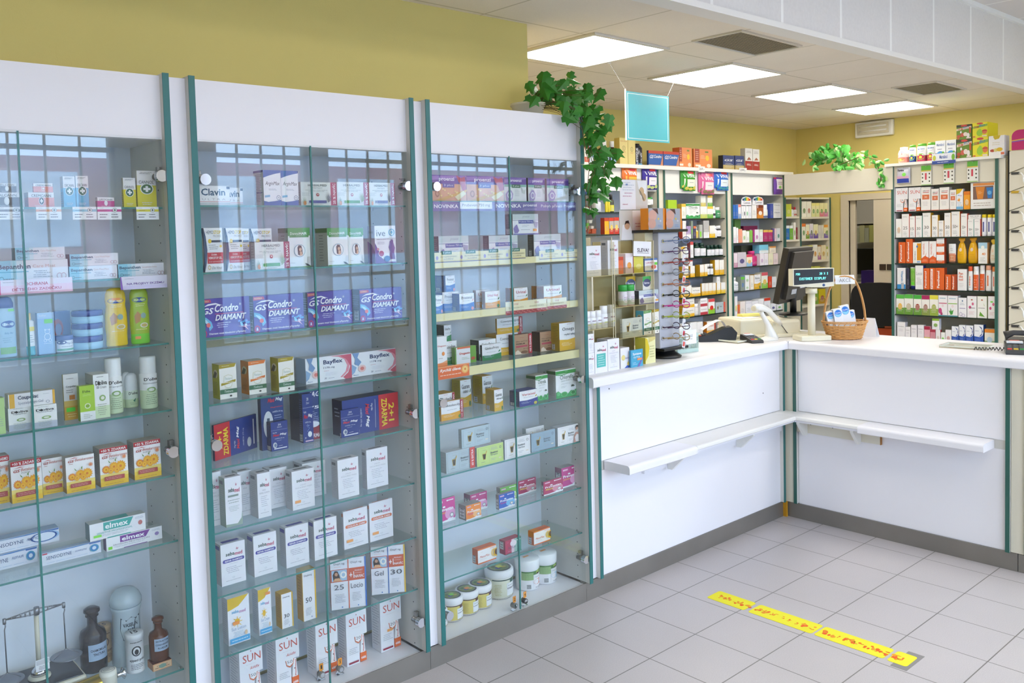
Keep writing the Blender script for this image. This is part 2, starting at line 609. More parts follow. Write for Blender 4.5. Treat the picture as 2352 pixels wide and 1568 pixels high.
def make_item(it,label):
 st=it.st
 w,d,h=it.w,it.d,it.h
 b=MB()
 c=st.get('c','f2f2f2')
 mt=st.get('m',M_PRINT)
 if it.shape=='box':
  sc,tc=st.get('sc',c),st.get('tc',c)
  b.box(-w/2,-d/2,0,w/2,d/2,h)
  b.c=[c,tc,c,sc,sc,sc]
  paint(b,face_front(w,d,h),st.get('ops',[]))
  paint(b,face_left(w,d,h),st.get('sops',[]))
  paint(b,face_right(w,d,h),st.get('rops',st.get('sops',[])))
  paint(b,face_top(w,d,h),st.get('tops',[]))
  o=b.build(it.kind,mt)
 elif it.shape=='ell':
  cx=-w/2+w*.62
  hz=h*.52
  b.box(-w/2,-d/2,0,cx,d/2,h,c)
  b.box(cx,-d/2,hz,w/2,d/2,h,c)
  paint(b,face_front(w,d,h),st.get('ops',[]))
  paint(b,face_left(w,d,h),st.get('sops',[]))
  paint(b,face_top(w,d,h),st.get('tops',[]))
  o=b.build(it.kind,mt)
  t=MB()
  tw=w*.3
  t0=cx+w*.035
  t.prism([(t0,.001),(t0+tw,.001),(t0+tw,hz*.32),(t0,hz*.32)],-d/2,-d/2+.03,'ea6c28')
  t.prism([(t0+.1*tw,hz*.32),(t0+.9*tw,hz*.32),(t0+.72*tw,hz*.97),(t0+.3*tw,hz*.97)],-d/2+.003,-d/2+.024,'f3f1f0')
  FF=lambda x,y,o_:(t0+tw*x,-d/2-o_,hz*y)
  paint(t,FF,[('t','+DÁREK',.1,.1,.9,.2,'ffffff','b')])
  FG=lambda x,y,o_:(t0+tw*x,-d/2+.003-o_,hz*y)
  paint(t,FG,[('t','Panthenol',.5,.36,.68,.92,'e0503a','vb'),('e',.45,.62,.05,.03,'333333')])
  t.build('sample_tube',mt,o)
 elif it.shape=='pouch':
  nx,nz=8,8
  bulge=min(.02,w*.16)
  def F(x,y,o_):
   k=(math.sin(PI*min(max(x,0),1))*math.sin(PI*min(max(y,0),1)))**.5
   return(-w/2+w*x,-bulge*k-.0015-o_,h*y)
  for sgn in(1,-1):
   for i in range(nx):
    for j in range(nz):
     pts=[F(i/nx,j/nz,0),F((i+1)/nx,j/nz,0),F((i+1)/nx,(j+1)/nz,0),F(i/nx,(j+1)/nz,0)]
     if sgn<0:
      pts=[(p[0],-p[1]*.6,p[2])for p in reversed(pts)]
     b.poly(pts,c,0,True)
  paint(b,F,st.get('ops',[]),curved=2)
  o=b.build(it.kind,st.get('m',M_GLOSSY))
 else:
  prof=[(p[0]*w/2,p[1]*h,p[2]if len(p)>2 else c)for p in st['prof']]
  sy=st.get('sy',1.)
  if st.get('depth'):
   sy=st['depth']/w
  b.lathe(prof,cx=0,cy=0,sx=1,sy=sy,n=32)
  rf=lerp_prof([(p[0]*w/2,p[1])for p in st['prof']])
  paint(b,cylF(rf,w,h,st.get('span',2.7),0,sy),st.get('ops',[]),curved=True)
  if st.get('tops'):
   rt=st['prof'][-2][0]*w/2 if st['prof'][-1][0]<.01 else st['prof'][-1][0]*w/2
   paint(b,lambda x,y,o_:(rt*2*(x-.5),rt*sy*2*(y-.5),h+o_),st['tops'])
  o=b.build(it.kind,st.get('m',M_GLOSSY))
  if st.get('split'):
   z_=st['split']
   k=MB()
   kp=[(p[0]*w/2,p[1]*h,p[2]if len(p)>2 else c)for p in st['cap']]
   k.lathe(kp,sx=1,sy=sy,n=32)
   if st.get('ctops'):
    rt=st['cap'][-2][0]*w/2
    paint(k,lambda x,y,o_:(rt*2*(x-.5),rt*sy*2*(y-.5),h*st['cap'][-1][1]+o_),st['ctops'])
   k.build('lid',st.get('m',M_GLOSSY),o)
 S=it.S
 ctr=it.P0+it.e*(w/2)+it.n*(d/2)
 if it.shape=='pouch':
  ctr=it.P0+it.e*(w/2)
 o.location=ctr
 o.rotation_euler=(st.get('tilt',0),0,S.ang+it.rot)
 tag(o,label,it.cat,it.group if hasattr(it,'group')else None)
 return o
def flush():
 seen={}
 for S in SHELVES:
  resolve(S)
  by={}
  for it in S.items:
   by.setdefault(it.desc,[]).append(it)
  for desc,L in by.items():
   L.sort(key=lambda i:(i.t0 if S.ang>-1 else i.t0,i.z0))
   for k,it in enumerate(L):
    if len(L)>1:
     lab='%s, %s from left, %s'%(desc,ORD[min(k,15)],S.name)
     it.group='row: '+desc+', '+S.name
    else:
     lab='%s, %s'%(desc,S.name)
    make_item(it,lab)
    # the room
ZC,ZH=2.68,3.14
XB,YL,YS,YF=8.2,1.99,-.336,-4.7
struct('floor',-3.2,YF-.3,-.1,XB+.2,YL+.2,0,M_FLOOR)
struct('ceiling',-3.2,YS,ZC,XB+.2,YL+.2,ZC+.08,M_CEIL)
struct('ceiling_upper',-3.2,YF-.1,ZH,XB+.2,YS-.06,ZH+.08,M_CEILH)
struct('wall_over_counter',-3.2,YS-.06,ZC-.005,XB+.2,YS,ZH,M_SOFF)
tag(bx('trim_1',-3.2,YS-.075,ZC-.03,XB,YS+.02,ZC-.002,mat('soffit_rail','e9e6e2',.5,noise=.01)),kind='structure')
tag(bx('trim_2',-3.2,YS-.085,ZH-.03,XB,YS-.06,ZH,mat('soffit_rail_top','efefef',.5,noise=.01)),kind='structure')
struct('wall_left',-3.2,.318,0,2.76,.44,ZC,M_YWALL)
struct('wall_left_return',2.64,.44,0,2.76,YL,ZC,M_YWALL)
struct('wall_left_back',2.64,YL,0,XB+.1,YL+.1,ZC,M_YWALL)
DY0,DY1,DZ=1.03,1.44,1.93
b=MB()
b.box(XB,DY1,0,XB+.1,YL,ZC)
b.box(XB,DY0-.02,DZ,XB+.1,DY1,ZC)
b.box(XB,YF,0,XB+.1,DY0-.02,ZH)
b.box(XB,YL,0,XB+.1,3.5,ZC)
tag(b.build('wall_back',M_YWALL),kind='structure')
struct('wall_near',-3.3,YF,0,-3.2,YL,ZH,M_YWALL)
WINS=[(-2.6,-1.2),(-.7,.75),(1.25,2.3),(3.15,4.1),(4.3,5.3),(5.45,6.8),(7.1,8.0)]  # leftmost pair is unseen, added to let in more light
WZ0,WZ1=.75,2.62
b=MB()
b.box(-3.2,YF-.12,0,XB,YF,WZ0)
b.box(-3.2,YF-.12,WZ1,XB,YF,ZH)
xs=[-3.2]+[t for w in WINS for t in w]+[XB]
for i in range(0,len(xs),2):
 b.box(xs[i],YF-.12,WZ0,xs[i+1],YF,WZ1)
tag(b.build('wall_front',mat('front_wall_paint','b9b9b0',.8,bump=.03,noise=.02)),kind='structure')
M_FRAME=mat('window_frame_paint','d6d2c6',.5,noise=.03)
M_WGL=glass_mat('window_glass','f2f7fa',1.3,0,.6)
for i,(a,c)in enumerate(WINS):
 b=MB()
 for x in(a,c-.04):
  b.box(x,YF-.09,WZ0,x+.04,YF-.03,WZ1)
 for z in(WZ0,1.32,WZ1-.16,WZ1-.04):
  b.box(a,YF-.09,z,c,YF-.03,z+.035)
 n=max(2,round((c-a)/.26))
 for k in range(1,n):
  x=a+(c-a)*k/n
  b.box(x-.009,YF-.05,WZ0,x+.009,YF-.03,WZ1)
 o=tag(b.build('window_%d'%(i+1),M_FRAME),kind='structure')
 bx('pane',a+.02,YF-.075,WZ0+.02,c-.02,YF-.07,WZ1-.02,M_WGL,o)
struct('ground',-30,-40,-.5,40,YF-.4,-.4,mat('street_asphalt','6f7478',.9,noise=.1))
fac=bx('apartment_building',-14,-19,-.4,24,-16,3.5,mat('pink_render','c08a88',.9,noise=.05))
bx('plinth_wall',-14,-16.1,-.4,24,-15.95,1.3,mat('pale_render','cdd8e2',.8,noise=.05),fac)
tag(fac,'pink rendered apartment building across the street, seen only in glass reflections','building')
for k in range(9):
 for j in range(1):
  x,z=-12+k*3.9,1.7+j*3.1
  w_=bx('window',x,-16.03,z,x+1.7,-15.97,z+1.5,mat('house_window','dfe8f2',.1,noise=.02)if not bpy.data.materials.get('house_window')else bpy.data.materials['house_window'],fac)
for i,(x0,y0)in enumerate([(3.16,.262),(4.44,.311),(5.735,.361),(7.045,.405)]):
 desc=['nearest square ceiling light, partly hidden by the yellow wall','second square ceiling light from the viewer, behind the hanging teal sign','third square ceiling light from the viewer, above the white header board','farthest square ceiling light, in front of the back yellow wall'][i]
 t=empty('ceiling_light',(x0+.3,y0+.3,ZC),-CEIL_ROT,desc,'light','square ceiling lights over the counter')
 b=MB()
 for(p,q,r_,s_)in((-.312,-.312,.312,-.29),(-.312,.29,.312,.312),(-.312,-.29,-.29,.29),(.29,-.29,.312,.29)):
  b.box(p,q,-.012,r_,s_,-.001)
 b.build('frame',mat('lamp_frame','d8d2c6',.5,noise=.02)if i==0 else bpy.data.materials['lamp_frame'],t)
 b=MB()
 b.box(-.289,-.289,-.007,.289,.289,-.002)
 b.build('diffuser',M_LAMP,t)
for i,(x0,y0)in enumerate([(.6,-2.4),(2.6,-2.4),(4.6,-2.4),(6.6,-2.4),(.6,-3.8),(2.6,-3.8),(4.6,-3.8),(6.6,-3.8)]):  # unseen lamps, added overhead to light the customer area
 t=empty('ceiling_light',(x0,y0,ZH),0,'unseen square light added to the upper ceiling over the customer area','light','square lights added to the upper ceiling')
 b=MB()
 b.box(-.29,-.29,-.012,.29,.29,-.003)
 b.build('diffuser',M_LAMP,t)
M_VENT=mat('vent_grille','6f6652',.6,bump=0,noise=.3,nscale=240)
for i,(cx,cy,w,d_,r_)in enumerate([(4.045,-.055,.6,.27,.03),(6.6,.043,.56,.29,.03)]):
 t=empty('ceiling_vent',(cx,cy,ZC),.03,['dark perforated ceiling vent between the first two lights and the soffit','smaller dark perforated ceiling vent near the far light'][i],'vent','perforated ceiling vents')
 b=MB()
 b.box(-w/2,-d_/2,-.004,w/2,d_/2,-.0005)
 b.build('grille',M_VENT,t)
 b=MB()
 for y in(-d_/2-.012,d_/2):
  b.box(-w/2-.012,y,-.01,w/2+.012,y+.012,-.001)
 for x in(-w/2-.012,w/2):
  b.box(x,-d_/2,-.01,x+.012,d_/2,-.001)
 b.build('frame',bpy.data.materials['lamp_frame'],t)
 b=MB()
 for k in range(24):
  for j in range(11):
   x,y=-w/2+w*(k+.5)/24,-d_/2+d_*(j+.5)/11
   b.box(x-.004,y-.004,-.0055,x+.004,y+.004,-.0042)
 b.build('perforation',mat('vent_hole','9a8f74',.7,noise=.1)if i==0 else bpy.data.materials['vent_hole'],t)
t=empty('emergency_light',(XB,1.175,2.6),0,'white rectangular bulkhead lamp on the back yellow wall near the ceiling','light')
b=MB()
b.box(-.05,-.18,-.075,-.001,.18,.07)
b.build('housing',M_PLWHITE,t,bevel=.01)
b=MB()
b.box(-.062,-.15,-.052,-.051,.15,.048)
b.build('cover',mat('frosted_cover','cfc8b4',.25,noise=.1,nscale=12),t,bevel=.004)
b=MB()
for z in(-.02,.02):
 b.tube([(-.064,-.13,z),(-.064,.13,z)],.008,8)
b.build('lamp_tube',M_PLWHITE,t)
b=MB()
segs=[(-.352,-.545),(-.565,-.862),(-.872,-1.158),(-1.172,-1.248)]
for(ya,yb)in segs:
 n=10
 rr=.012
 pts=[]
 for(cx,cy,a0)in((3.272-rr,yb+rr,-90),(3.272-rr,ya-rr,0),(3.166+rr,ya-rr,90),(3.166+rr,yb+rr,180)):
  for k in range(5):
   an=math.radians(a0+k*22.5)
   pts.append((cx+rr*math.cos(an),cy+rr*math.sin(an)))
 b.prism(pts,.0004,.0012,'ece23c',0,'z')
rnd=random.Random(5)
pts=[(.40,3),(.425,2),(.44,3),(.47,2),(.50,4),(.535,3),(.585,3),(.62,4),(.66,3),(.70,1),(.74,2),(.78,1),(.80,4),(.845,2),(.895,4),(.93,3),(.96,1),(.985,4),(1.01,4),(1.03,2),(1.06,2),(1.09,3),(1.12,4),(1.15,4),(1.185,4),(1.21,3)]
for(y,s)in pts:
 for k in range(2+s):
  cx,cy=3.218+rnd.uniform(-.016,.016),-y+rnd.uniform(-.012,.012)
  r1,r2=.0025+.0026*s*rnd.random(),.003+.0022*s*rnd.random()
  pp=[(cx+r1*math.cos(t*PI/5)*rnd.uniform(.8,1.2),cy+r2*math.sin(t*PI/5)*rnd.uniform(.8,1.2))for t in range(10)]
  b.poly([(p,q_,.0015+k*.00004)for p,q_ in pp],'e8642e'if k%2 else 'e79a34')
tag(b.build('floor_tape',M_CLOTH),'worn yellow floor tape with faded red lettering on the grey tiles','tape')
b=MB()
b.box(3.135,-1.262,.0001,3.3,-1.2,.0003,'8f8b88')
tag(b.build('tape_residue',M_CLOTH),'dark glue residue beside the near end of the yellow tape','stain')
# display cabinets
PB,PT,CD=2.013,2.208,.30
CABS=[('left',.03,.893,[1.806,1.592,1.383,1.173,.965,.756,.339],.469),('middle',.956,1.824,[1.812,1.596,1.384,1.168,.957,.745,.533,.329],1.392),('right',1.882,2.765,[1.831,1.59,1.387,1.162,.9505,.7405,.5285,.319],2.331)]
KN={'left':[(.861,1.90,1),(.858,1.045,1)],'middle':[(1.0,1.892,0),(.999,1.04,0),(1.795,1.884,1),(1.795,1.02,1),(1.79,.207,1)],'right':[(1.93,1.884,0),(1.93,1.04,0),(1.93,.19,0),(2.735,1.875,1),(2.735,1.03,1),(2.73,.203,1)]}
CSH={}
YG=.022
for ci,(nm,xa,xb,zs,xm)in enumerate(CABS):
 lab={'left':'tall white glass display cabinet at the left edge with old pharmacy jars','middle':'tall white glass display cabinet between the other two display cabinets','right':'tall white glass display cabinet with ivy on top, beside the counter'}[nm]
 t=empty('display_cabinet',((xa+xb)/2,CD/2,0),0,lab,'cabinet','glass display cabinets along the yellow wall')
 X,Y=(xa+xb)/2,CD/2
 def P(name,x0,y0,z0,x1,y1,z1,mt,par=None,bevel=0):
  return bx(name,x0-X,y0-Y,z0,x1-X,y1-Y,z1,mt,par or t,bevel)
 for k,x in enumerate((xa,xb-.019)):
  b=MB()
  b.box(x-X,-.018-Y,.088,x+.019-X,CD-Y,PT+.004)
  for z in[.1+.055*q_ for q_ in range(34)]:
   for y in(.055,.245):
    b.tube([(x+(.0192 if k==0 else-.0002)-X,y-Y,z),(x+(.0198 if k==0 else-.0008)-X,y-Y,z)],.0026,6,mi=1)
  sp_=b.build('side_panel',[M_SIDE,M_DARK],t)
  P('edge_trim',x-.0005,-.021,.086,x+.0195,-.0175,PT+.005,M_TEAL,sp_)
 P('back_panel',xa+.019,CD-.012,.09,xb-.019,CD-.002,PT-.01,M_BACK)
 P('fascia',xa+.019,.006,PB,xb-.019,.022,PT,M_WHITE)
 P('top_board',xa+.019,.022,PT-.02,xb-.019,CD-.012,PT-.004,M_WHITE)
 P('header_board',xa+.019,.03,PB-.0,xb-.019,CD-.012,PB+.016,M_WHITE)
 P('floor_board',xa+.019,.004,.062,xb-.019,CD-.012,.078,M_WHITE)
 px0,px1=(xa-.1 if ci==0 else[None,.925,1.84][ci]),[.9235,1.8385,2.742][ci]
 P('plinth',px0,.001,0,px1,.04,.0615,M_STEEL)
 P('plinth_lip',px0,.0,.0615,px1,.0035,.0865,M_STEEL)
 if ci<2:
  P('filler_panel',xb,.008,.087,[.9555,1.8815][ci],.02,PT-.001,M_WHITE)
 for z in zs:
  s_=P('glass_shelf',xa+.021,YG,z-.0055,xb-.021,.268,z,M_SHELF)
  P('polished_edge',xa+.021,YG-.0008,z-.0056,xb-.021,YG+.0004,z+.0001,M_EDGE,s_)
  for x in(xa+.0195,xb-.0255):
   for y in(.05,.245):
    P('shelf_peg',x,y-.004,z-.012,x+.006,y+.004,z-.006,M_CHROME,s_)
 for k,(p,q_)in enumerate(((xa+.022,xm-.0015),(xm+.0015,xb-.022))):
  dr=P('glass_door',p,.004,.09,q_,.009,PB+.006,M_GLASS)
  e_=q_ if k==0 else p
  P('glass_edge',e_-.0012,.0035,.09,e_+.0012,.0095,PB+.004,M_EDGE,dr)
  for(x,z,side)in KN[nm]:
   if side!=k:
    continue
   b=MB()
   b.prism([(x-X+.018*math.cos(q*PI/16),z+.018*math.sin(q*PI/16))for q in range(32)],-.016-Y,.0038-Y)
   b.build('door_knob',M_CHROME,dr,.003,3)
   b=MB()
   sx=1 if k==1 else-1
   b.tube([(x-X,.0098-Y,z),(x-X,.04-Y,z)],.011,14)
   b.box(min(x,x+sx*.02)-X,.02-Y,z-.008,max(x,x+sx*.02)-X,.036-Y,z+.03)
   b.build('hinge',M_STEEL,dr)
 CSH[nm]=[Shelf('%s shelf of %s cabinet'%(ORD[i],nm),(0,YG),0,z,.245,nm,sb=.018)for i,z in enumerate(zs)]
 CSH[nm].append(Shelf('bottom of %s cabinet'%nm,(0,YG),0,.0785,.25,nm))
 # service counter
ZT,ZB=1.035,.988
t=empty('service_counter',(3.64,.2,0),0,'long white service counter beside the right display cabinet with rounded worktop','counter','white service counters')
X,Y=3.64,.2
def P(name,x0,y0,z0,x1,y1,z1,mt,par=None,bevel=0):
 return bx(name,min(x0,x1)-X,min(y0,y1)-Y,z0,max(x0,x1)-X,max(y0,y1)-Y,z1,mt,par or t,bevel)
def worktop_prof(y_front,y_back,zt,zb,r=.018):
 pts=[(y_back,zb),(y_front+.004,zb)]
 for k in range(4):
  a=PI+PI/2*k/3*0
 pts+=[(y_front,zb+.004),(y_front,zt-r)]
 for k in range(1,7):
  a=PI/2*k/6
  pts.append((y_front+r-r*math.cos(a),zt-r+r*math.sin(a)))
 pts.append((y_back,zt))
 return pts
b=MB()
b.prism([(y-Y,z)for y,z in worktop_prof(-.047,.52,ZT,ZB)],2.7665-X,4.4345-X,axis='x')
b.build('worktop',M_WHITE,t)
fp=P('front_panel',2.842,.006,.629,4.428,.018,ZB,M_WHITE)
P('lower_panel',2.842,.006,.088,4.428,.018,.583,M_WHITE)
P('joint_groove',2.842,.01,.583,4.428,.02,.629,M_SIDE)
P('back_board',2.842,.47,.05,4.428,.49,ZB,M_CREAM)
for x in(2.822,4.428):
 s_=P('side_panel',x,-.016,.09,x+.0185,.5,ZB,M_SIDE)
 P('edge_trim',x-.0005,-.0185,.088,x+.019,-.0155,ZB,M_TEAL,s_)
P('filler_panel',2.7675,.0085,.09,2.8215,.018,ZB,M_WHITE)
P('plinth',2.7435,.001,0,4.447,.04,.0875,M_STEEL)
P('bare_corner',4.449,-.02,.0,4.462,.015,.089,mat('bare_board','c98f1c',.6,noise=.25,nscale=60))
for(x,z)in((2.93,.955),(4.25,.75)):
 P('screw_hole',x,.005,z,x+.005,.0062,z+.006,M_DARK)
t2=empty('service_counter',(4.75,-.62,0),0,'white service counter on the right with baskets and a card terminal','counter','white service counters')
X,Y=4.75,-.62
b=MB()
b.prism([(x-X,z)for x,z in worktop_prof(4.436,5.0,ZT,ZB)],-1.27-Y,-.0475-Y,axis='y')
b.prism([(x-X,z)for x,z in worktop_prof(4.4362,5.0,ZT,ZB)],-.0465-Y,.5-Y,axis='y')if False else None
b.build('worktop',M_WHITE,t2)
bx('corner_top',4.436-X,-.0455-Y,ZB,5.0-X,.5-Y,ZT-.0003,M_WHITE,t2)
P=lambda name,x0,y0,z0,x1,y1,z1,mt,par=None:bx(name,min(x0,x1)-X,min(y0,y1)-Y,z0,max(x0,x1)-X,max(y0,y1)-Y,z1,mt,par or t2)
P('front_panel',4.479,-1.165,.629,4.491,-.083,ZB,M_WHITE)
P('lower_panel',4.479,-1.165,.088,4.491,-.083,.583,M_WHITE)
P('joint_groove',4.483,-1.165,.583,4.495,-.083,.629,M_SIDE)
P('back_board',4.94,-1.7,.05,4.96,.48,ZB,M_CREAM)
for y in(-.081,-1.184):
 s_=P('side_panel',4.458,y,.09,4.93,y+.0185,ZB,M_SIDE)
 P('edge_trim',4.4545,y-.0005,.088,4.4575,y+.019,ZB,M_TEALD,s_)
P('corner_strip',4.463,-.06,.09,4.475,-.0,ZB,M_CREAM)
P('end_panel',4.47,-1.245,.09,4.482,-1.186,ZB,M_CREAM)
s_=P('side_panel',4.458,-1.265,.09,4.93,-1.247,ZB,M_SIDE)
P('edge_trim',4.4545,-1.266,.088,4.4575,-1.246,ZB,M_TEALD,s_)
P('plinth',4.47,-1.215,0,4.5,.0,.0875,M_STEEL)
P('plinth',4.47,-1.7,0,4.5,-1.218,.0875,M_STEEL)
P('next_panel',4.479,-1.7,.088,4.491,-1.268,ZB,M_CREAM)
t3=empty('leaning_shelf',(3.7,-.08,0),0,'narrow white leaning shelf running round both counter fronts at waist height','shelf')
X,Y=3.7,-.08
LZ=.627
def lsec(y0,y1,h,r,lip=True):
 pts=[(y1,LZ),(y1,LZ-.008 if not lip else LZ-h),(y0+.003,LZ-h),(y0,LZ-h+.003),(y0,LZ-r)]
 for k in range(1,6):
  a=PI/2*k/5
  pts.append((y0+r-r*math.cos(a),LZ-r+r*math.sin(a)))
 return pts
b=MB()
b.prism([(y-Y,z)for y,z in lsec(-.148,.004,.041,.016)],2.885-X,3.405-X,axis='x')
b.build('rounded_board',M_WHITE,t3)
b=MB()
b.prism([(y-Y,z)for y,z in lsec(-.147,.004,.022,.01)],3.4055-X,4.335-X,axis='x')
b.build('worn_board',mat('worn_laminate','e9e7e2',.35,noise=.02),t3)
b=MB()
b.prism([(x-X,z)for x,z in lsec(4.336,4.477,.022,.01)],-.497-Y,.003-Y,axis='y')
b.build('worn_board',bpy.data.materials['worn_laminate'],t3)
b=MB()
b.prism([(x-X,z)for x,z in lsec(4.334,4.477,.041,.016)],-1.11-Y,-.4975-Y,axis='y')
b.build('rounded_board',M_WHITE,t3)
P=lambda name,x0,y0,z0,x1,y1,z1,mt,par=None:bx(name,min(x0,x1)-X,min(y0,y1)-Y,z0,max(x0,x1)-X,max(y0,y1)-Y,z1,mt,par or t3)
P('batten',3.41,-.128,LZ-.036,4.352,-.116,LZ-.0225,M_WHITE)
P('batten',4.352,-.497,LZ-.036,4.364,-.13,LZ-.0225,M_WHITE)
P('wall_batten',3.16,-.012,LZ-.115,4.42,.0055,LZ-.023,M_WHITE)
P('wall_batten',4.462,-.56,LZ-.115,4.4785,-.083,LZ-.023,M_CREAM)
P('raw_edge',4.461,-.564,LZ-.116,4.4785,-.5605,LZ-.042,M_WOOD)
for x in(3.34,3.95):
 b=MB()
 b.prism([(-.115-Y,LZ-.037),(.0-Y-.013,LZ-.037),(-.013-Y,LZ-.125),(-.04-Y,LZ-.125),(-.115-Y,LZ-.05)],x-X,x+.018-X,axis='x')
 b.build('bracket',M_PLWHITE,t3)
for y in(-.13,-.44):
 b=MB()
 b.prism([(4.37-X,LZ-.037),(4.461-X,LZ-.037),(4.461-X,LZ-.125),(4.435-X,LZ-.125),(4.37-X,LZ-.05)],y-.018-Y,y-Y,axis='y')
 b.build('bracket',M_PLWHITE,t3)
for(x,y)in((3.27,0),(3.75,0),(4.2,0)):
 P('screw',x,-.0135,LZ-.065,x+.006,-.012,LZ-.058,M_DARK)
for y in(-.17,-.3,-.48):
 P('screw',4.4605,y,LZ-.065,4.462,y+.006,LZ-.058,M_DARK)
 # wall shelving behind the counter
YU=1.70
def zu(u,v):
 return un(u,v,'y',YU)[2]
ztop=zu(1700,391)
t=empty('wall_shelving',(5.7,YU+.13,0),0,'long cream wall shelving along the far left wall full of medicine boxes','shelving')
X,Y=5.7,YU+.13
P=lambda name,x0,y0,z0,x1,y1,z1,mt,par=None:bx(name,min(x0,x1)-X,min(y0,y1)-Y,z0,max(x0,x1)-X,max(y0,y1)-Y,z1,mt,par or t)
ux=lambda u:un(u,500,'y',YU)[0]
XT=[3.6,4.45,ux(1512),ux(1527),ux(1669),ux(1682),ux(1800)]
P('top_board',3.6,YU-.05,ztop-.028,ux(1812),YU+.26,ztop,M_PLWHITE)
P('back_panel',3.6,YU+.255,.1,7.46,YU+.265,ztop-.03,M_BACK)
FB=[(4.46,ux(1511),439),(ux(1529),ux(1668),444),(ux(1684),ux(1799),448)]
for k,(xa,xb,vb)in enumerate(FB):
 P('fascia',xa,YU+.006,zu(1600 if k==1 else(1480 if k==0 else 1740),vb),xb,YU+.02,ztop-.0285,M_PLWHITE)
for k,x in enumerate([4.45,ux(1511.5),ux(1526.5),ux(1669),ux(1681),ux(1800)]):
 s_=P('side_panel',x-.009,YU,.1,x+.009,YU+.254,ztop-.029,M_CREAM)
 P('edge_trim',x-.011,YU-.004,.1,x+.011,YU-.0005,ztop-.029,M_TEALD,s_)
P('filler_panel',ux(1513),YU+.004,.1,ux(1525.5),YU+.012,ztop-.029,M_CREAM)
P('filler_panel',ux(1670.5),YU+.004,.1,ux(1679.5),YU+.012,ztop-.029,M_CREAM)
SEC2=[]
for i,(v,uu)in enumerate([(500.6,1664),(545,1664),(587.5,1664),(630.5,1664),(673.8,1664),(717,1664),(764,1664)]):
 z=zu(uu,v)
 P('shelf_board',ux(1528)+.002,YU+.012,z-.009,ux(1668)-.001,YU+.25,z,M_DSHELF)
 SEC2.append(Shelf('%s shelf of middle wall shelving'%ORD[i],(0,YU),0,z,.24,'wall',sb=.018))
SEC3=[]
for i,(v,uu)in enumerate([(500.6,1790),(553.5,1790),(607.5,1780),(661,1770),(718,1750)]):
 z=zu(uu,v)
 P('shelf_board',ux(1683)+.002,YU+.012,z-.009,ux(1799)-.001,YU+.25,z,M_DSHELF)
 SEC3.append(Shelf('%s shelf of right wall shelving'%ORD[i],(0,YU),0,z,.24,'wall',sb=.018))
SEC1=[]
for i,(v,uu)in enumerate([(487,1400),(538,1400)]):
 z=zu(uu,v)
 P('shelf_board',4.46,YU+.012,z-.009,ux(1510)-.001,YU+.25,z,M_DSHELF)
 SEC1.append(Shelf('%s shelf of left wall shelving'%ORD[i],(0,YU),0,z,.24,'wall',sb=.018))
TOPL=Shelf('top of the wall shelving',(0,YU),0,ztop,.24,'wall',sb=.02)
CA=math.atan2(-.085,.62)
CO=Vector((7.49,YU+.01,0))
t=empty('corner_shelving',(CO.x,CO.y,0),CA,'pale corner shelving with narrow bay, beside the yellow wall strip','shelving')
ce,cn=Vector((math.cos(CA),math.sin(CA),0)),Vector((-math.sin(CA),math.cos(CA),0))
def cu_(u):
 return solve_u(CO+Z*1.5,ce,u)
def cz(u,v):
 p=CO+ce*cu_(u)
 return p.z+solve_v(p,Z,v)
L1,L2,L3=cu_(1804),cu_(1839),cu_(1907)
for k,x in enumerate((L1,L2,L3)):
 s_=bx('side_panel',x-.009,0,.1,x+.009,.2,1.97,M_CREAM,t)
 bx('edge_trim',x-.01,-.004,.1,x+.01,-.0005,1.97,M_TEALD,s_)
bx('back_panel',L1+.01,.2,.1,L3-.01,.208,1.97,M_CREAM,t)
bx('top_board',L1+.01,.004,1.955,L3-.01,.199,1.97,M_CREAM,t)
CS4,CS5=[],[]
for i,v in enumerate([497,550]):
 z=cz(1822,v)
 bx('shelf_board',L1+.01,.006,z-.018,L2-.01,.199,z,M_CREAM,t)
 CS4.append(Shelf('%s shelf of narrow corner bay'%ORD[i],CO,CA,z,.19,'corner',sb=.02))
for i,v in enumerate([497.5,547.5,597,650,699]):
 z=cz(1875,v)
 bx('shelf_board',L2+.01,.006,z-.02,L3-.01,.199,z,M_CREAM,t)
 CS5.append(Shelf('%s shelf of wide corner bay'%ORD[i],CO,CA,z,.19,'corner',sb=.02))
t=empty('header_board',(7.3,1.1,1.98),0,'wide pale header board over the doorway, carrying a trailing pothos plant','board')
b=MB()
b.box(-.009,-.485,0,.009,.505,.19)
b.build('front_board',M_CREAM,t)
b=MB()
b.box(.009,-.485,0,.2,.3,.018)
b.build('bottom_board',M_CREAM,t)
XR=7.3
def yu(u,v):
 return un(u,v,'x',XR)[1]
def zr(u,v):
 return un(u,v,'x',XR)[2]
yA,yB_=yu(2051,600),yu(2289,600)
zt=zr(2180,366)
t=empty('sun_care_shelving',(XR+.13,(yA+yB_)/2,0),0,'cream shelving unit with dark shelves of sun care products beside the drawers','shelving')
X,Y=XR+.13,(yA+yB_)/2
P=lambda name,x0,y0,z0,x1,y1,z1,mt,par=None:bx(name,min(x0,x1)-X,min(y0,y1)-Y,z0,max(x0,x1)-X,max(y0,y1)-Y,z1,mt,par or t)
P('top_board',XR-.04,yB_-.04,zt-.022,XR+.26,yA+.05,zt,M_PLWHITE)
P('fascia',XR+.008,yB_+.01,zr(2150,424),XR+.02,yA-.01,zt-.0225,M_CREAM)
P('back_panel',XR+.25,yB_,.1,XR+.258,yA,zt-.023,M_CREAM)
for y in(yA,yB_):
 s_=P('side_panel',XR,y-.009,.1,XR+.249,y+.009,zt-.023,M_PLWHITE)
 P('edge_trim',XR-.004,y-.0115,.1,XR-.0005,y+.0115,zt-.023,M_TEALD,s_)
P('filler_panel',XR+.01,yB_-.055,.1,XR+.03,yB_-.0125,zt-.023,M_CREAM)
RS=[]
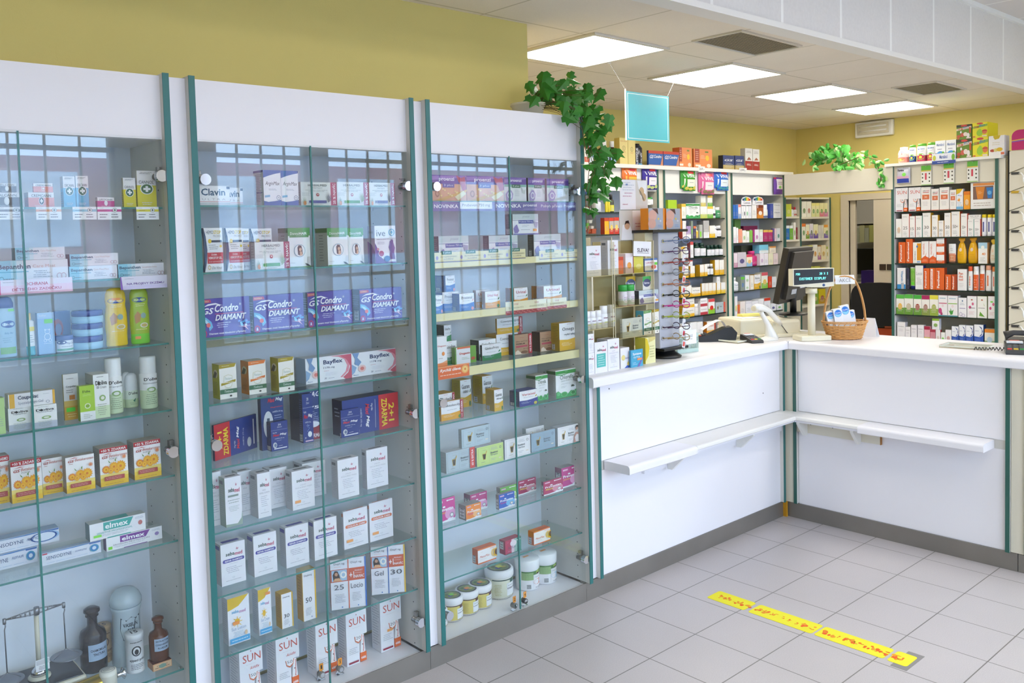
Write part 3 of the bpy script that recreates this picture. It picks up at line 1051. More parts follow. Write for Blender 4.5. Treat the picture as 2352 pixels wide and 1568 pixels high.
for i,(u,v)in enumerate([(2170,482.5),(2170,544),(2170,605.2),(2170,666.5),(2170,727),(2170,790)]):
 z=zr(u,v)
 P('shelf_board',XR+.012,yB_+.01,z-.009,XR+.248,yA-.01,z,M_DSHELF)
 RS.append(Shelf('%s shelf of sun care shelving'%ORD[i],(XR,0),-PI/2,z,.235,'sun',sb=.02))
TOPR=Shelf('top of the sun care shelving',(XR,0),-PI/2,zt,.24,'sun',sb=.0)
YD=yu(2312.5,500)
zd=zr(2313,346)
t=empty('drawer_cabinet',(XR+.3,YD-.45,0),0,'tall cream apothecary drawer cabinet with slanted drawer fronts at the right edge','cabinet')
X,Y=XR+.3,YD-.45
bx('body',-.27,-.45,.0,.3,.45,zd,M_CREAM,t)
bx('dark_reveal',-.283,.438,.05,-.268,.45,zd,M_DARK,t)
names=[]
hz=[zr(2311,v)for v in(398,441.5,485,529,572.5,617,660,703,746,790,834,878)]
hz=[zd+.0]+hz
slope=.36
for i in range(len(hz)-1):
 z1,z0=hz[i],hz[i+1]
 y0,y1=.437,-.03
 b=MB()
 k=slope*(y0-y1)
 top=[(y0,z1-(.004 if i else .006)),(y1,min(zd-.006,z1+k-.004)if i else z1-.006)]
 b.prism([(y1,z0+k+.004),(y0,z0+.004),top[0],top[1]],-.289,-.271,axis='x')
 dr=b.build('drawer_front',M_CREAM,t)
 if i==0:
  continue
 yh,zh=Y,0
 p=un(2331,[0,397,440,486,530,573,617,661,705,748,792,836,880][i],'x',XR)
 bx('label_holder',-.297,p.y-Y-.026,p.z-.012,-.2895,p.y-Y+.026,p.z+.006,mat('label_yellow','c9a52c',.5,noise=.1)if i==2 else M_DGREY,dr)
 b=MB()
 q0=Vector((-.296,p.y-Y-.028,p.z-.006))
 b.tube([q0,q0+Vector((-.02,-.02,.002)),q0+Vector((-.028,-.035,-.02)),q0+Vector((-.026,-.038,-.06)),q0+Vector((-.02,-.05,-.09)),q0+Vector((-.008,-.07,-.098)),q0+Vector((.006,-.075,-.095))],.0055,8)
 b.build('drawer_pull',M_PLWHITE,dr)
b=MB()
for(y0,y1,z0,z1)in((DY1,DY1+.075,0,DZ+.06),(DY0-.6,DY1,DZ,DZ+.06)):
 b.box(XB-.02,y0,z0,XB+.12,y1,z1)
M_DOOR=mat('door_paint','d9cdb8',.45,noise=.02)
o=tag(b.build('door_1',M_DOOR),kind='structure')
yp=un(2008,560,'x',XB)[1]
yq=un(1963,560,'x',XB)[1]
bx('sliding_leaf',XB+.02,yq,0,XB+.05,DY1+.0,DZ-.001,M_DOOR,o)
tag(bx('wall_panel',XB-.012,yp-.6,0,XB-.001,yp,DZ-.002,mat('panel_cream','dcd0bc',.5,noise=.02)),kind='structure').name='door_2'
for k,u in enumerate((2028,2045)):
 p=un(u,613,'x',XB-.013)
 o=bx('light_switch',-.012,-.03,-.028,0,.03,.028,mat('brown_switch','3c2c20',.4,noise=.1)if k==0 else bpy.data.materials['brown_switch'],None,.003)
 o.location=(XB-.0125,p.y,p.z)
 tag(o,['dark brown light switch nearer the doorway','dark brown light switch nearer the sun care shelving'][k],'switch','dark light switches by the doorway')
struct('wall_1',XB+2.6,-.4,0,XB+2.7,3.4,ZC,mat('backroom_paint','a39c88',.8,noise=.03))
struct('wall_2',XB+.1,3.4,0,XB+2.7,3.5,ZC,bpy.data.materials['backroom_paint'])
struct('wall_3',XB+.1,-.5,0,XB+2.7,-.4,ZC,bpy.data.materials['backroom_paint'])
struct('floor_1',XB+.2,-.5,-.1,XB+2.7,3.5,0,M_FLOOR)
struct('ceiling_1',XB+.2,-.5,ZC,XB+2.7,3.5,ZC+.08,M_CEIL)
t=empty('ceiling_light',(XB+1.3,2.2,ZC),0,'unseen ceiling light added to brighten the back room','light')  # no such lamp in view; added so the back room is less dark
bx('diffuser',-.3,-.3,-.02,.3,.3,-.003,mat('added_diffuser','ffffff',.4,emit='fff0d8',estr=3),t)
XK=XB+1.9
def kz(v):
 return un(1985,v,'x',XK)[2]
ya,yb=un(1950,560,'x',XK)[1]+.1,un(2015,560,'x',XK)[1]-.15
t=empty('office_shelving',(XK+.2,(ya+yb)/2,0),0,'grey office shelving with paper stacks, seen through the doorway','shelving')
for v in(510,518,556,600,640):
 bx('shelf_board',-.2,(yb-ya)/2,kz(v)-.02,.2,(ya-yb)/2,kz(v),M_SIDE,t)
bx('back_panel',.2,(yb-ya)/2,0,.21,(ya-yb)/2,2.3,M_SIDE,t)
for k in range(4):
 y=un(1966+k*11,545,'x',XK-.18)[1]
 o=bx('paper_stack',-.15,-.03,0,.1,.03,.17+.03*(k%2),mat('binder_%d'%k,['b9bca4','c9c79a','bcc0a8','c6c676'][k],.7,noise=.05))
 o.location=(XK,y,kz(556)+.0005)
 tag(o,'pale %s stack of papers, %s from the left, on the back room shelf'%(['grey','yellowish','greenish','yellow'][k],ORD[k]),'papers','paper stacks in the back room')
XM=XB+1.0
yd=un(1985,650,'x',XM)[1]
dz=un(1985,655,'x',XM)[2]
t=empty('office_desk',(XM+.25,yd,0),0,'pale desk in the back room below the dark monitor','desk')
bx('desk_top',-.35,-.7,dz-.03,.35,.7,dz,M_CREAM,t)
for y in(-.66,.62):
 bx('desk_leg',-.3,y,0,.3,y+.04,dz-.03,M_CREAM,t)
t=empty('monitor',(XM+.15,un(1982,600,'x',XM)[1],dz),0,'dark flat monitor in the back room, seen through the doorway','monitor')
zt_,zb_=un(1982,570,'x',XM)[2]-dz,un(1982,630,'x',XM)[2]-dz
wy=abs(un(1956,600,'x',XM)[1]-un(2002,600,'x',XM)[1])/2
bx('screen',-.16,-wy,zb_,-.13,wy,zt_,M_BLACK,t,.006)
bx('stand',-.13,-.03,0,-.1,.03,zb_+.1,M_BLACK,t)
bx('foot',-.2,-.12,0.0005,-.02,.12,.012,M_BLACK,t)
o=bx('document_box',-.08,-.07,0,.08,.07,.17,mat('purple_card','4b2d86',.5,noise=.05))
o.location=(XM-.12,un(2001,640,'x',XM-.12)[1],dz+.0005)
tag(o,'deep purple box on the back room desk beside the monitor','box')
p=un(2020,700,'x',7.62)
t=empty('office_chair',(7.62,p.y,0),.15,'black office chair with orange seat in front of the doorway','chair')
zt_=un(2020,649,'x',7.62)[2]
zb_=un(2020,748,'x',7.62)[2]
b=MB()
n=10
prof=[]
hh=zt_-zb_
for i in range(24):
 a=2*PI*i/24
 ca,sa=math.cos(a),math.sin(a)
 prof.append((.24*math.copysign(abs(ca)**.5,ca),hh/2*math.copysign(abs(sa)**.55,sa)))
b.prism([(p_,q_)for p_,q_ in prof],-.03,.035,axis='x')
o=b.build('backrest',mat('chair_black_fabric','191714',.9,bump=.2,bscale=400,noise=.1),t,.012)
o.location=(0,0,(zt_+zb_)/2)
b=MB()
b.prism([(math.copysign(abs(math.cos(2*PI*i/24))**.6,math.cos(2*PI*i/24))*.23+.02,.26*math.copysign(abs(math.sin(2*PI*i/24))**.6,math.sin(2*PI*i/24)))for i in range(24)],0,.07,axis='z')
o=b.build('seat',mat('orange_fabric','a8451c',.9,bump=.2,bscale=400,noise=.1),t,.015)
o.location=(.2,0,zb_-.09)
b=MB()
b.box(.02,-.03,zb_-.12,.05,.03,zb_+.15)
b.tube([(.2,0,zb_-.1),(.2,0,.09)],.025,12)
b.build('column',M_BLACK,t)
for k in range(5):
 a=k*2*PI/5
 b=MB()
 b.tube([(.2,0,.1),(.2+.28*math.cos(a),.28*math.sin(a),.07)],[.022,.014],8)
 b.tube([(.2+.28*math.cos(a)-.02,.28*math.sin(a),.03),(.2+.28*math.cos(a)+.02,.28*math.sin(a),.03)],.03,12)
 b.build('leg',M_BLACK,t)
 # printed packages
def cross(x,y,s,ry,c='f4f4f4'):
 return[('r',x-s*.35,y-ry,x+s*.35,y+ry,c),('r',x-s,y-ry*.35,x+s,y+ry*.35,c)]
def annabis(c,name,top=.42,wide=0,gc='1f6048',txt='555555'):
 ops=[('r',0,0,1,1-top,c),('t',name,.12 if wide else .1,1-top+.04,.88,1-top+(.22 if wide else .13),txt)]
 cy,ry,rx=(.42,.24,.09)if wide else(1-top-.1,.13,.3)
 ops+=[('e',.5,cy,rx*1.15,ry*1.15,'eeeeee'),('e',.5,cy,rx,ry,gc)]+cross(.5,cy,rx*.62,ry*.62)
 ops+=[('f',.2,.05,.85,.15,2,'e8e8e8')]
 if not wide:
  ops+=[('f',.12,.9,.9,.97,2,'707070')]
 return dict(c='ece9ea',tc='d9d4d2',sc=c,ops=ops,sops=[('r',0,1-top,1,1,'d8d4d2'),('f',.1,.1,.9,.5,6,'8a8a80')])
def bepanthen(sub='Care Mast/Mast',col='3f5560'):
 return dict(c='e9e8ee',sc='6e7f90',tc='d9dce4',ops=[('r',0,0,.2,1,'8fcde2'),('r',.2,0,.28,1,'b0dbe8'),('r',.28,0,.36,1,'d0e4ec'),('t','Bepanthen',.03,.56,.47,.84,'3c5a74','b'),('r',.03,.48,.44,.515,'3a9cb8'),('t',sub,.5,.66,.82,.8,'d9b9b4'),('f',.5,.2,.8,.55,4,'8d98a4'),('f',.08,.12,.25,.26,1,'54707c'),('o',.07,.2,.03,.11,'4c8ba0'),('o',.87,.25,.04,.14,'c9a8b0'),('o',.93,.25,.04,.14,'c9a8b0')])
def doliva(name='D\u2019oliva',kind='box',c='f0f0ec',low='d3e4bc',extra=None):
 ops=[('r',0,0,1,.28,low),('f',.2,.92,.75,.97,1,'8a8a8a'),('t',name,.14,.76,.88,.86,'2c2c2a','b'),('e',.36,.8,.06,.05,'1a1a1a'),('t',extra or 'BB Cream',.2,.68,.82,.74,'6a6a6a'),('e',.55,.46,.2,.07,'8fae6a'),('e',.55,.46,.12,.04,'e6e8d8'),('f',.2,.06,.8,.34,6,'9aa48c')]
 return dict(c=c,sc='bdbdb4',ops=ops,sops=[('f',.1,.1,.9,.8,10,'8a8a80')])
def betakaroten(band=True,w='ZDARMA'):
 y1=.885 if band else 1
 k=y1
 ops=[('r',0,0,1,.12,'eec021'),('r',0,.12,1,.22,'f1ce3c'),('r',0,.22,1,.32,'f3dc78')]
 if band:
  ops+=[('r',0,.885,1,1,'b4202e'),('t','+50 % '+w,.05,.905,.95,.975,'f6f0ee','b')]
 ops+=[('t','GS',.08,k-.155,.3,k-.085,'b3402e','bi'),('p',[(.08,k-.06),(.3,k-.025),(.46,k-.05),(.3,k-.045)],'c04a36'),('t','Betakaroten',.32,k-.14,.97,k-.065,'c2614e','i'),('t','FORTE',.34,k-.2,.62,k-.16,'777777')if band else('f',.1,k-.22,.3,k-.17,1,'b07a6a')]
 for(cx,cy,r)in((.2,.44,.15),(.48,.49,.18),(.72,.48,.21),(.36,.4,.12),(.58,.4,.13)):
  pts=[]
  for j in range(28):
   a=2*PI*j/28
   rr=r*(1 if j%2 else .76)
   pts.append((cx+rr*math.cos(a),cy+rr*.75*math.sin(a)))
  ops+=[('p',pts,'f0a818'if cx!=.2 else 'e88a1e'),('e',cx,cy,r*.55,r*.4,'f6be24'),('e',cx,cy,r*.22,r*.17,'d97a14')]
 ops+=[('p',[(.5,.66),(.56,.72),(.55,.62)],'6a8f3a'),('p',[(.3,.62),(.27,.69),(.37,.6)],'6a8f3a'),('e',.85,.72,.05,.035,'e58a5a'),('o',.85,.72,.075,.055,'e8a070',.8),('r',.12,.15,.84,.26,'ad3a34'),('f',.16,.17,.8,.245,2,'e8b8a8'),('f',.12,.04,.9,.09,1,'c08a1c')]
 return dict(c='f3f1f0',sc='b9b4ae',tc='b4aca4',ops=ops,sops=[('f',.1,.3,.9,.9,12,'8c8880'),('r',0,0,1,.14,'a8842c')])
def sensodyne(sub,swc='1f5fa8',icon=True):
 ops=[('r',0,.9,1,1,'9bb0c8'),('t','SENSODYNE',.08,.42,.5,.68,'2e4a76'),('t',sub,.56,.5,.76,.66,'40649a','i'),('p',[(.25,.93),(.66,.98),(.9,.99),(.55,.9)],'3a7cc0'),('r',.02,.86,.1,.96,'c23a4a'),('f',.08,.14,.9,.2,1,'8ab0d8'),('r',.8,.86,.99,.96,'3f6cb0')]
 if icon:
  ops+=[('e',.88,.5,.08,.3,'2f7fc4'),('e',.88,.5,.035,.14,'d6e6f2'),('o',.88,.5,.08,.3,'4aa0b8',.8)]
 else:
  ops+=[('e',.8,.55,.2,.38,'9cc4e8'),('e',.78,.55,.16,.3,'dfe8f4'),('o',.78,.55,.19,.36,'1f4f9a',.86),('t',sub,.54,.5,.72,.7,'3a5a8c','i')]
 return dict(c='dfe4ef',sc='7f96b4',tc='9eb2cc',ops=ops)
def elmex(c,sub):
 return dict(c='eeeef0',sc='5c7c80'if c[0]=='3'else '6a4a78',tc='b8c0bc',ops=[('p',[(.24,.48),(.7,.48),(.78,.96),(.24,.96)],c),('t','elmex',.27,.56,.68,.88,'f8f8f8','b'),('t',sub,.12,.32,.76,.43,c if c[0]=='3'else '6a6278'),('f',.12,.14,.7,.28,3,'a0a8b4'),('e',.9,.5,.04,.14,'c87a78'if c[0]=='3'else '9a86c0'),('r',.3,.0,.72,.05,c),('r',.03,.1,.1,.32,'86e23c')if c[0]!='3'else('r',.06,.16,.2,.3,'86e23c'),('f',.8,.75,.97,.9,2,'9aa4b8')],tops=[('p',[(.26,.1),(.7,.1),(.72,.9),(.24,.9)],c)])
def clavin():
 return dict(c='f2f2f4',sc='d0d4dc',ops=[('t','Clavin',.12,.5,.86,.86,'2f5878','b'),('r',0,.18,1,.2,'c04a4a'),('r',0,0,1,.14,'c8ccd0'),('r',.9,.84,1,.97,'2a3b5c'),('t','U L T R A',.14,.26,.86,.36,'b4b4b8'),('f',.2,.04,.8,.1,1,'f4f4f4')])
def arginmax():
 p=[(0,.78),(.3,.84),(.7,.9),(1,.93),(1,.16),(.6,.12),(.25,.1),(0,.13)]
 return dict(c='2e6cb4',sc='d8d8de',tc='4a4f9a',ops=[('p',p,'f0f2f6'),('t','ArginMax',.1,.54,.94,.68,'30383c','i'),('f',.2,.42,.85,.48,2,'8a9aac'),('p',[(.05,.28),(.35,.3),(.35,.24),(.05,.22)],'7fb8dc'),('o',.84,.22,.13,.07,'9aa8b8'),('t','90',.78,.2,.9,.245,'7a8a9a')],sops=[('f',.15,.1,.85,.9,18,'707888'),('r',0,.94,1,1,'4a4f9a'),('r',.3,.36,.9,.38,'3a4a9a')])
def herbalmed(c='4f9a48',plant='7a9a4a'):
 ops=[('r',.83,0,1,1,'a83a5c'),('t','25 % NAV\u00cdC',.875,.06,.965,.95,'f4e8ea','vb'),('t','HERBALMED',.2,.82,.72,.91,'4a5a5c'),('t','PASTILKY',.32,.72,.6,.78,'8a9494'),('f',.12,.58,.74,.68,2,'98a0a0'),('f',.02,.4,.28,.56,3,'b8bcbc'),('e',.46,.46,.04,.07,'b43a44')]+cross(.46,.47,.02,.035)+[('r',.2,.1,.7,.22,c),('e',.24,.16,.045,.075,c),('o',.24,.16,.045,.075,'e8f0e0',.8),('f',.3,.02,.66,.07,1,'9aa49a')]
 for k in range(9):
  a=.5+.22*k
  ops.append(('p',[(.74,.12),(.74+.16*math.cos(a)-.01,.12+.48*math.sin(a)),(.745+.1*math.cos(a),.1+.3*math.sin(a))],plant))
 for k in range(6):
  a=.6+.35*k
  ops.append(('p',[(.06,.03),(.06+.1*math.cos(a),.03+.36*math.sin(a)),(.07+.06*math.cos(a),.02+.2*math.sin(a))],'6f8a4a'))
 ops+=[('e',.08,.1,.04,.09,'d98a44')]
 return dict(c='e6e8e6',sc='b4bcb4',ops=ops,sops=[('f',.1,.1,.9,.9,8,'8a948a')])
def hemostop(gel=True):
 ops=[('p',[(0,1),(.1,.8),(.16,.5),(.1,.2),(0,0)],'30486c'),('t','HEMO',.13,.86,.5,.94,'2f3d54'),('t','STOP',.52,.86,.92,.94,'e0c43c','b'),('t','PROBIO',.5,.79,.92,.84,'a8a8a4'),('r',.3,.67,.95,.72,'33405c'),('e',.3,.7,.09,.05,'e4c22c'),('f',.2,.5,.8,.63,3,'84888c'),('e',.88,.58,.06,.03,'ecd040')]
 if gel:
  ops+=[('r',.14,.19,.98,.44,'c02c3a'),('t','ZDARMA',.34,.37,.66,.41,'f6dada','b'),('t','HEMOSTOP GEL',.2,.29,.92,.345,'f6e4e4','b'),('t','STOP HEMOROID\u016eM',.2,.215,.92,.26,'f0c8c8')]
 ops+=[('t','Da Vinci',.36,.06,.9,.12,'77797c','i'),('o',.22,.1,.08,.05,'c8a848',.7)]
 return dict(c='eeeef0',sc='c2c2c0',tc='5a5c60',ops=ops,sops=[('p',[(.6,1),(.85,.75),(.92,.5),(.85,.2),(.6,0),(1,0),(1,1)],'33507c')])
def donna():
 ops=[('r',0,.8,1,1,'4b9a4c'),('r',.06,.76,.94,.82,'3f8c42'),('t','Donna',.1,.825,.48,.89,'f4faf4'),('t','HAIR',.5,.825,.86,.89,'f4faf4','b'),('f',.3,.785,.85,.81,1,'c8e0c8'),('e',.5,.42,.26,.165,'7aa8b8'),('e',.5,.42,.235,.15,'f0f0f0'),('p',[(.4,.5),(.46,.56),(.58,.55),(.62,.44),(.64,.33),(.5,.3),(.42,.32)],'4a3530'),('e',.53,.45,.06,.045,'d8b090'),('p',[(.5,.4),(.6,.4),(.62,.3),(.5,.29)],'d8b090'),('p',[(.72,.1),(.86,.08),(.98,.02),(.98,.0),(.8,.04)],'303236'),('r',.86,.1,.98,.26,'d8d8d8'),('r',0,0,1,.02,'4b9a4c'),('f',.05,.1,.3,.13,1,'9a9a9a')]
 return dict(c='edefef',sc='c2c4b8',ops=ops,sops=[('r',0,.88,1,1,'56793c'),('f',.3,.1,.7,.84,10,'7c7c70')])
def ive():
 fig=[(.66,.1),(.7,.3),(.64,.42),(.68,.5),(.7,.58),(.78,.62),(.86,.57),(.9,.48),(.94,.4),(.9,.3),(.94,.1)]
 return dict(c='ecebf2',sc='b8b0c8',tc='6a6a6c',ops=[('p',[(0,.55),(.16,.35),(.3,.15),(.5,.04),(.99,.03),(.99,0),(0,0)],'6d4f9e'),('t','ive',.08,.72,.5,.88,'4b4b52'),('e',.8,.82,.15,.1,'6aa6c8'),('o',.8,.82,.1,.07,'e8f0f4',.6),('p',fig,'7b559c'),('e',.8,.58,.07,.05,'7b559c'),('f',.05,.62,.9,.66,1,'8c86a0'),('f',.1,.5,.5,.58,3,'a8a4b8'),('e',.28,.26,.13,.08,'b04a7a'),('o',.28,.26,.14,.09,'e8e0f0',.85),('e',.55,.12,.15,.08,'3f78b4'),('e',.12,.38,.06,.035,'c8889c')],sops=[('p',[(0,.6),(.6,.5),(1,.3),(1,0),(0,0)],'6d4f9e'),('t','ive',.2,.8,.8,.88,'6a6a70')])
def condro():
 blue='4a3f9c'
 ops=[('p',[(0,.0),(1,0),(1,.25),(0,.4)],'5a4ea8'),('p',[(0,.88),(.22,.9),(.2,.98),(0,.98)],'c0446c'),('t','NOVINKA',.02,.91,.17,.96,'f0d8a0'),('t','GS',.03,.6,.26,.76,'f2f2f6','bi'),('p',[(.04,.78),(.15,.86),(.3,.88),(.46,.8),(.3,.84),(.15,.82)],'e8e8f0'),('t','Condro',.28,.64,.76,.84,'f2f2f6','bi'),('t','\u00ae',.78,.78,.82,.84,'f2f2f6'),('r',.28,.585,.86,.6,'d0507a'),('t','DIAMANT',.28,.42,.92,.57,'f2f2f6','bi'),('f',.3,.22,.62,.38,3,'d8d8f0'),('t','Diamant mezi kloubn\u00edmi p\u0159\u00edpravky',.15,.05,.9,.12,'ececf6','b'),('p',[(0,.56),(.1,.52),(.2,.4),(.23,.26),(.16,.16),(.14,.28),(.08,.4),(0,.44)],'6cb4dc'),('p',[(.02,.5),(.1,.46),(.16,.36),(.18,.24),(.14,.3),(.06,.42)],'b8e0f4'),('e',.14,.32,.04,.06,'e06a6c'),('e',.05,.1,.055,.1,'d0406c'),('e',.05,.1,.038,.07,'5a4ea8'),('p',[(.03,.06),(.07,.06),(.06,.14),(.04,.14)],'f0e0ea')]
 rnd=random.Random(3)
 for k in range(16):
  x,y=.84+rnd.uniform(-.1,.1),.28+rnd.uniform(-.07,.08)
  ops.append(('p',[(x,y),(x+.05,y+.02),(x+.03,y+.06),(x-.01,y+.04)],['8fd4f4','4fa0dc','d8f0fa','6a8ce0'][k%4]))
 for k in range(5):
  a=.3+k*1.25
  ops.append(('p',[(.86,.2),(.86+.16*math.cos(a),.2+.12*math.sin(a)),(.88,.22)],'f4c8dc'))
 return dict(c=blue,sc='2b2d58',tc='5a50b0',ops=ops,sops=[('n',.3,.05,.8,.35,'222222'),('f',.1,.45,.9,.85,6,'8a88b8')])
def tinctura(c,c2,t='Tinctura'):
 return dict(c='efece2',sc=c,tc='d6cfbe',ops=[('p',[(.0,1),(1,1),(.9,.9),(.0,.88)],c2),('f',.15,.93,.6,.965,1,'f8f0d0'),('p',[(.3,.34),(.22,.5),(.25,.66),(.5,.7),(.75,.66),(.78,.5),(.7,.34),(.5,.3)],'d8d4b8'),('p',[(.33,.36),(.26,.5),(.28,.64),(.5,.68),(.72,.64),(.74,.5),(.67,.36),(.5,.32)],'f0ede4'),('t',t,.3,.55,.7,.62,'7a9a8c','i'),('p',[(.08,.46),(.3,.48),(.7,.52),(.94,.54),(.92,.47),(.7,.45),(.3,.41),(.08,.39)],c2),('f',.18,.44,.82,.5,1,'f4ead0'),('r',0,.15,1,.28,'3f6f50'),('t','Tinktura',.25,.185,.75,.25,'dfe8dc','i'),('e',.62,.08,.07,.025,'4a4a46'),('f',.3,.29,.7,.32,1,'98a08c')],sops=[('e',.5,.72,.3,.12,'d8d0a8'),('p',[(.1,.6),(.4,.8),(.7,.75),(.5,.6)],'5a5030'),('f',.15,.1,.85,.5,9,'7a6a1c')])
def bayflex():
 return dict(c='eceef2',sc='a8bcd4',tc='d8dae2',ops=[('p',[(.55,.98),(.75,.92),(.9,.75),(.97,.5),(.92,.25),(.8,.08),(.86,0),(1,0),(1,.98)],'cc5a70'),('p',[(.48,.98),(.7,.94),(.84,.8),(.9,.55),(.86,.3),(.74,.1),(.78,.08),(.92,.3),(.96,.55),(.88,.8),(.75,.95)],'e090a0'),('t','Bayflex',.38,.64,.8,.86,'2c3f6c','b'),('t','1178 mg',.38,.5,.62,.59,'3c4868'),('f',.38,.4,.54,.45,1,'d8a0a4'),('f',.4,.22,.72,.36,4,'d4d8e0'),('t','30',.39,.1,.44,.17,'3c4868','i'),('f',.46,.1,.66,.15,1,'7c86a0'),('p',[(.02,1),(.16,1),(.12,.8),(.2,.6),(.14,.45),(.06,.55),(.08,.75)],'7a9cc8'),('p',[(.0,.55),(.1,.4),(.06,.2),(0,.1)],'8fb0d4'),('e',.21,.33,.08,.15,'f0c8c4'),('e',.21,.33,.04,.075,'e08078'),('t','Bayer',.03,.05,.14,.11,'3c6ca0')])
def maximag(kind='s'):
 base=dict(c='1e3a86',sc='1a2454',tc='242c5c')
 z=[('t','ZVS',.42,.86,.6,.92,'dfe4f0','b'),('t','Zdrov\u00ed',.36,.79,.66,.835,'dfe4f0','i'),('r',.0,.715,1,.722,'a8b4d8'),('t','Mg+B6',.1,.6,.34,.65,'e0e4f0'),('t','Maxi',.1,.5,.48,.58,'d8324a','bi'),('t','Mag',.5,.5,.92,.59,'f2f2f8','bi'),('t','HO\u0158\u010c\u00cdK 375 mg',.2,.4,.76,.44,'d0d8ec','b'),('f',.3,.33,.7,.37,1,'a8b4d8')]
 if kind=='s':
  z+=[('e',.2,.2,.12,.1,'c8ccd4'),('e',.22,.2,.07,.06,'6a7a9c'),('f',.4,.14,.72,.18,1,'d8dcec'),('r',.14,.06,.9,.095,'e0e4f0')]
 if kind=='t':
  z+=[('e',.62,.17,.2,.06,'e6eaf2'),('t','20',.12,.09,.26,.12,'e6eaf2','b'),('r',.16,.025,.9,.05,'d8b8d0')]+[('e',.4+.2*((k*7)%5)/5,.24+.028*k,.03,.009,'8cb4e8')for k in range(6)]
 base['ops']=z
 base['sops']=[('f',.1,.2,.9,.9,16,'5a68a0'),('n',.1,.03,.8,.18,'222222')]
 return base
def maxibig(rev=False):
 def fx(x):
  return 1-x if rev else x
 a0,a1=(fx(0),fx(.36))if not rev else(fx(.36),fx(0))
 fl='vb'if not rev else 'db'
 ops=[('r',a0,0,a1,1,'c4263a')]
 if not rev:
  ops+=[('t','2+1',.07,.28,.17,.78,'f2d83a',fl),('t','ZDARMA',.2,.08,.31,.86,'f2d83a',fl),('t','Maxi',.5,.14,.57,.44,'d8324a','vbi'),('t','Mag',.5,.46,.57,.8,'f2f2f8','vbi'),('t','Mg+B6',.44,.2,.48,.4,'e0e4f0','v'),('t','HO\u0158\u010c\u00cdK 375 mg',.64,.2,.68,.7,'d0d8ec','v'),('e',.8,.25,.05,.14,'c8ccd4'),('r',.9,.15,.925,.88,'e8e8f2')]
 else:
  ops+=[('t','2+1',.82,.2,.92,.72,'f2d83a',fl),('t','ZDARMA',.69,.08,.79,.88,'f2d83a',fl),('t','Maxi',.4,.5,.47,.82,'d8324a','dbi'),('t','Mag',.4,.14,.47,.48,'f2f2f8','dbi'),('t','Mg+B6',.49,.6,.53,.8,'e0e4f0','d'),('t','HO\u0158\u010c\u00cdK 375 mg',.3,.2,.34,.7,'d0d8ec','d'),('r',.57,.1,.575,.9,'d8dcec')]
 return dict(c='213c88',sc='1b2350',tc='39405c',ops=ops,sops=[('f',.2,.5,.8,.8,3,'a8b4d8')])
def maxitall(prom=False):
 o=dict(c='22407e',sc='1c2144',tc='2a2c4c',ops=[('t','Maxi',.3,.86,.62,.94,'d8324a','bi'),('t','Mag',.64,.86,.97,.94,'f2f2f8','bi'),('t','Magnesium',.42,.75,.95,.78,'c23a58','b'),('t','HO\u0158\u010c\u00cdK 375 mg',.5,.66,.95,.7,'d0d8ec','b'),('f',.55,.5,.92,.63,3,'a8b4d8'),('e',.3,.46,.22,.25,'d0d4da'),('r',.24,.5,.36,.58,'4a5a6c')])
 if prom:
  o['ops']=[('r',0,0,1,.26,'8c2a3c'),('t','MAG',.3,.84,.98,.94,'e8e8f2','bi'),('t','375',.2,.6,.9,.66,'f2f2f8','b'),('f',.2,.35,.9,.57,6,'a8b4d8'),('e',.6,.3,.3,.06,'dfe4ee'),('t','ZDARMA',.2,.04,.96,.12,'f4e4e8','b')]
 return o
def sebamed(sub='LIQUID',sub2='FACE & BODY WASH',band=None,green=False,bl=None,price=None):
 ops=[('t','seba',.2,.7,.56,.79,'4a5c54','b'),('t','med',.57,.68,.88,.77,'c04468','b'),('t','\u2655',.6,.84,.72,.87,'c07088')if False else('p',[(.62,.83),(.66,.88),(.7,.84),(.74,.87),(.72,.83),(.68,.81)],'c890a0')]
 if band:
  ops+=[('r',.12,.545,.9,.625,band),('e',.12,.585,.05,.04,band),('e',.9,.585,.05,.04,band),('t',sub2,.15,.565,.87,.605,'f0f0f8','b'),('f',.3,.49,.7,.52,1,'c8c8d4'),('f',.18,.28,.84,.45,4,'b0b0bc')]
 else:
  ops+=[('t',sub,.36,.6,.62,.635,'b4b6bc'),('t',sub2,.14,.54,.88,.575,'b4b6bc'),('f',.18,.24,.84,.5,6,'bcbec6')]
 ops+=[('f',.14,.09,.86,.13,1,'b8bac2'),('o',.48,.17,.05,.02,'c0c2ca')]
 if price:
  ops+=[('r',price,.17,price+.26,.24,'f2a860')]
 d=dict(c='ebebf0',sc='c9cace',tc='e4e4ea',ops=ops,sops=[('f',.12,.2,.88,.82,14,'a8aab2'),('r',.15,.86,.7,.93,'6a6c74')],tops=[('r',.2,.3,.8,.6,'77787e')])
 if band:
  d['tops']=[('r',.15,.25,.85,.65,band)]
  d['sops']=[('r',.1,.86,.85,.95,band),('f',.12,.2,.88,.78,12,'b4b6be')]
 if green:
  d['sc']='93a698'
  d['ops']=[('p',[(0,0),(0,.06),(.7,.04),(.94,.14),(1,.3),(1,0)],'9db0a2')]+ops[:3]+[('r',.16,.6,.8,.64,'8c9a90'),('f',.12,.46,.9,.56,2,'a0aaa4'),('f',.18,.3,.84,.42,4,'b0b8b4')]
 return d
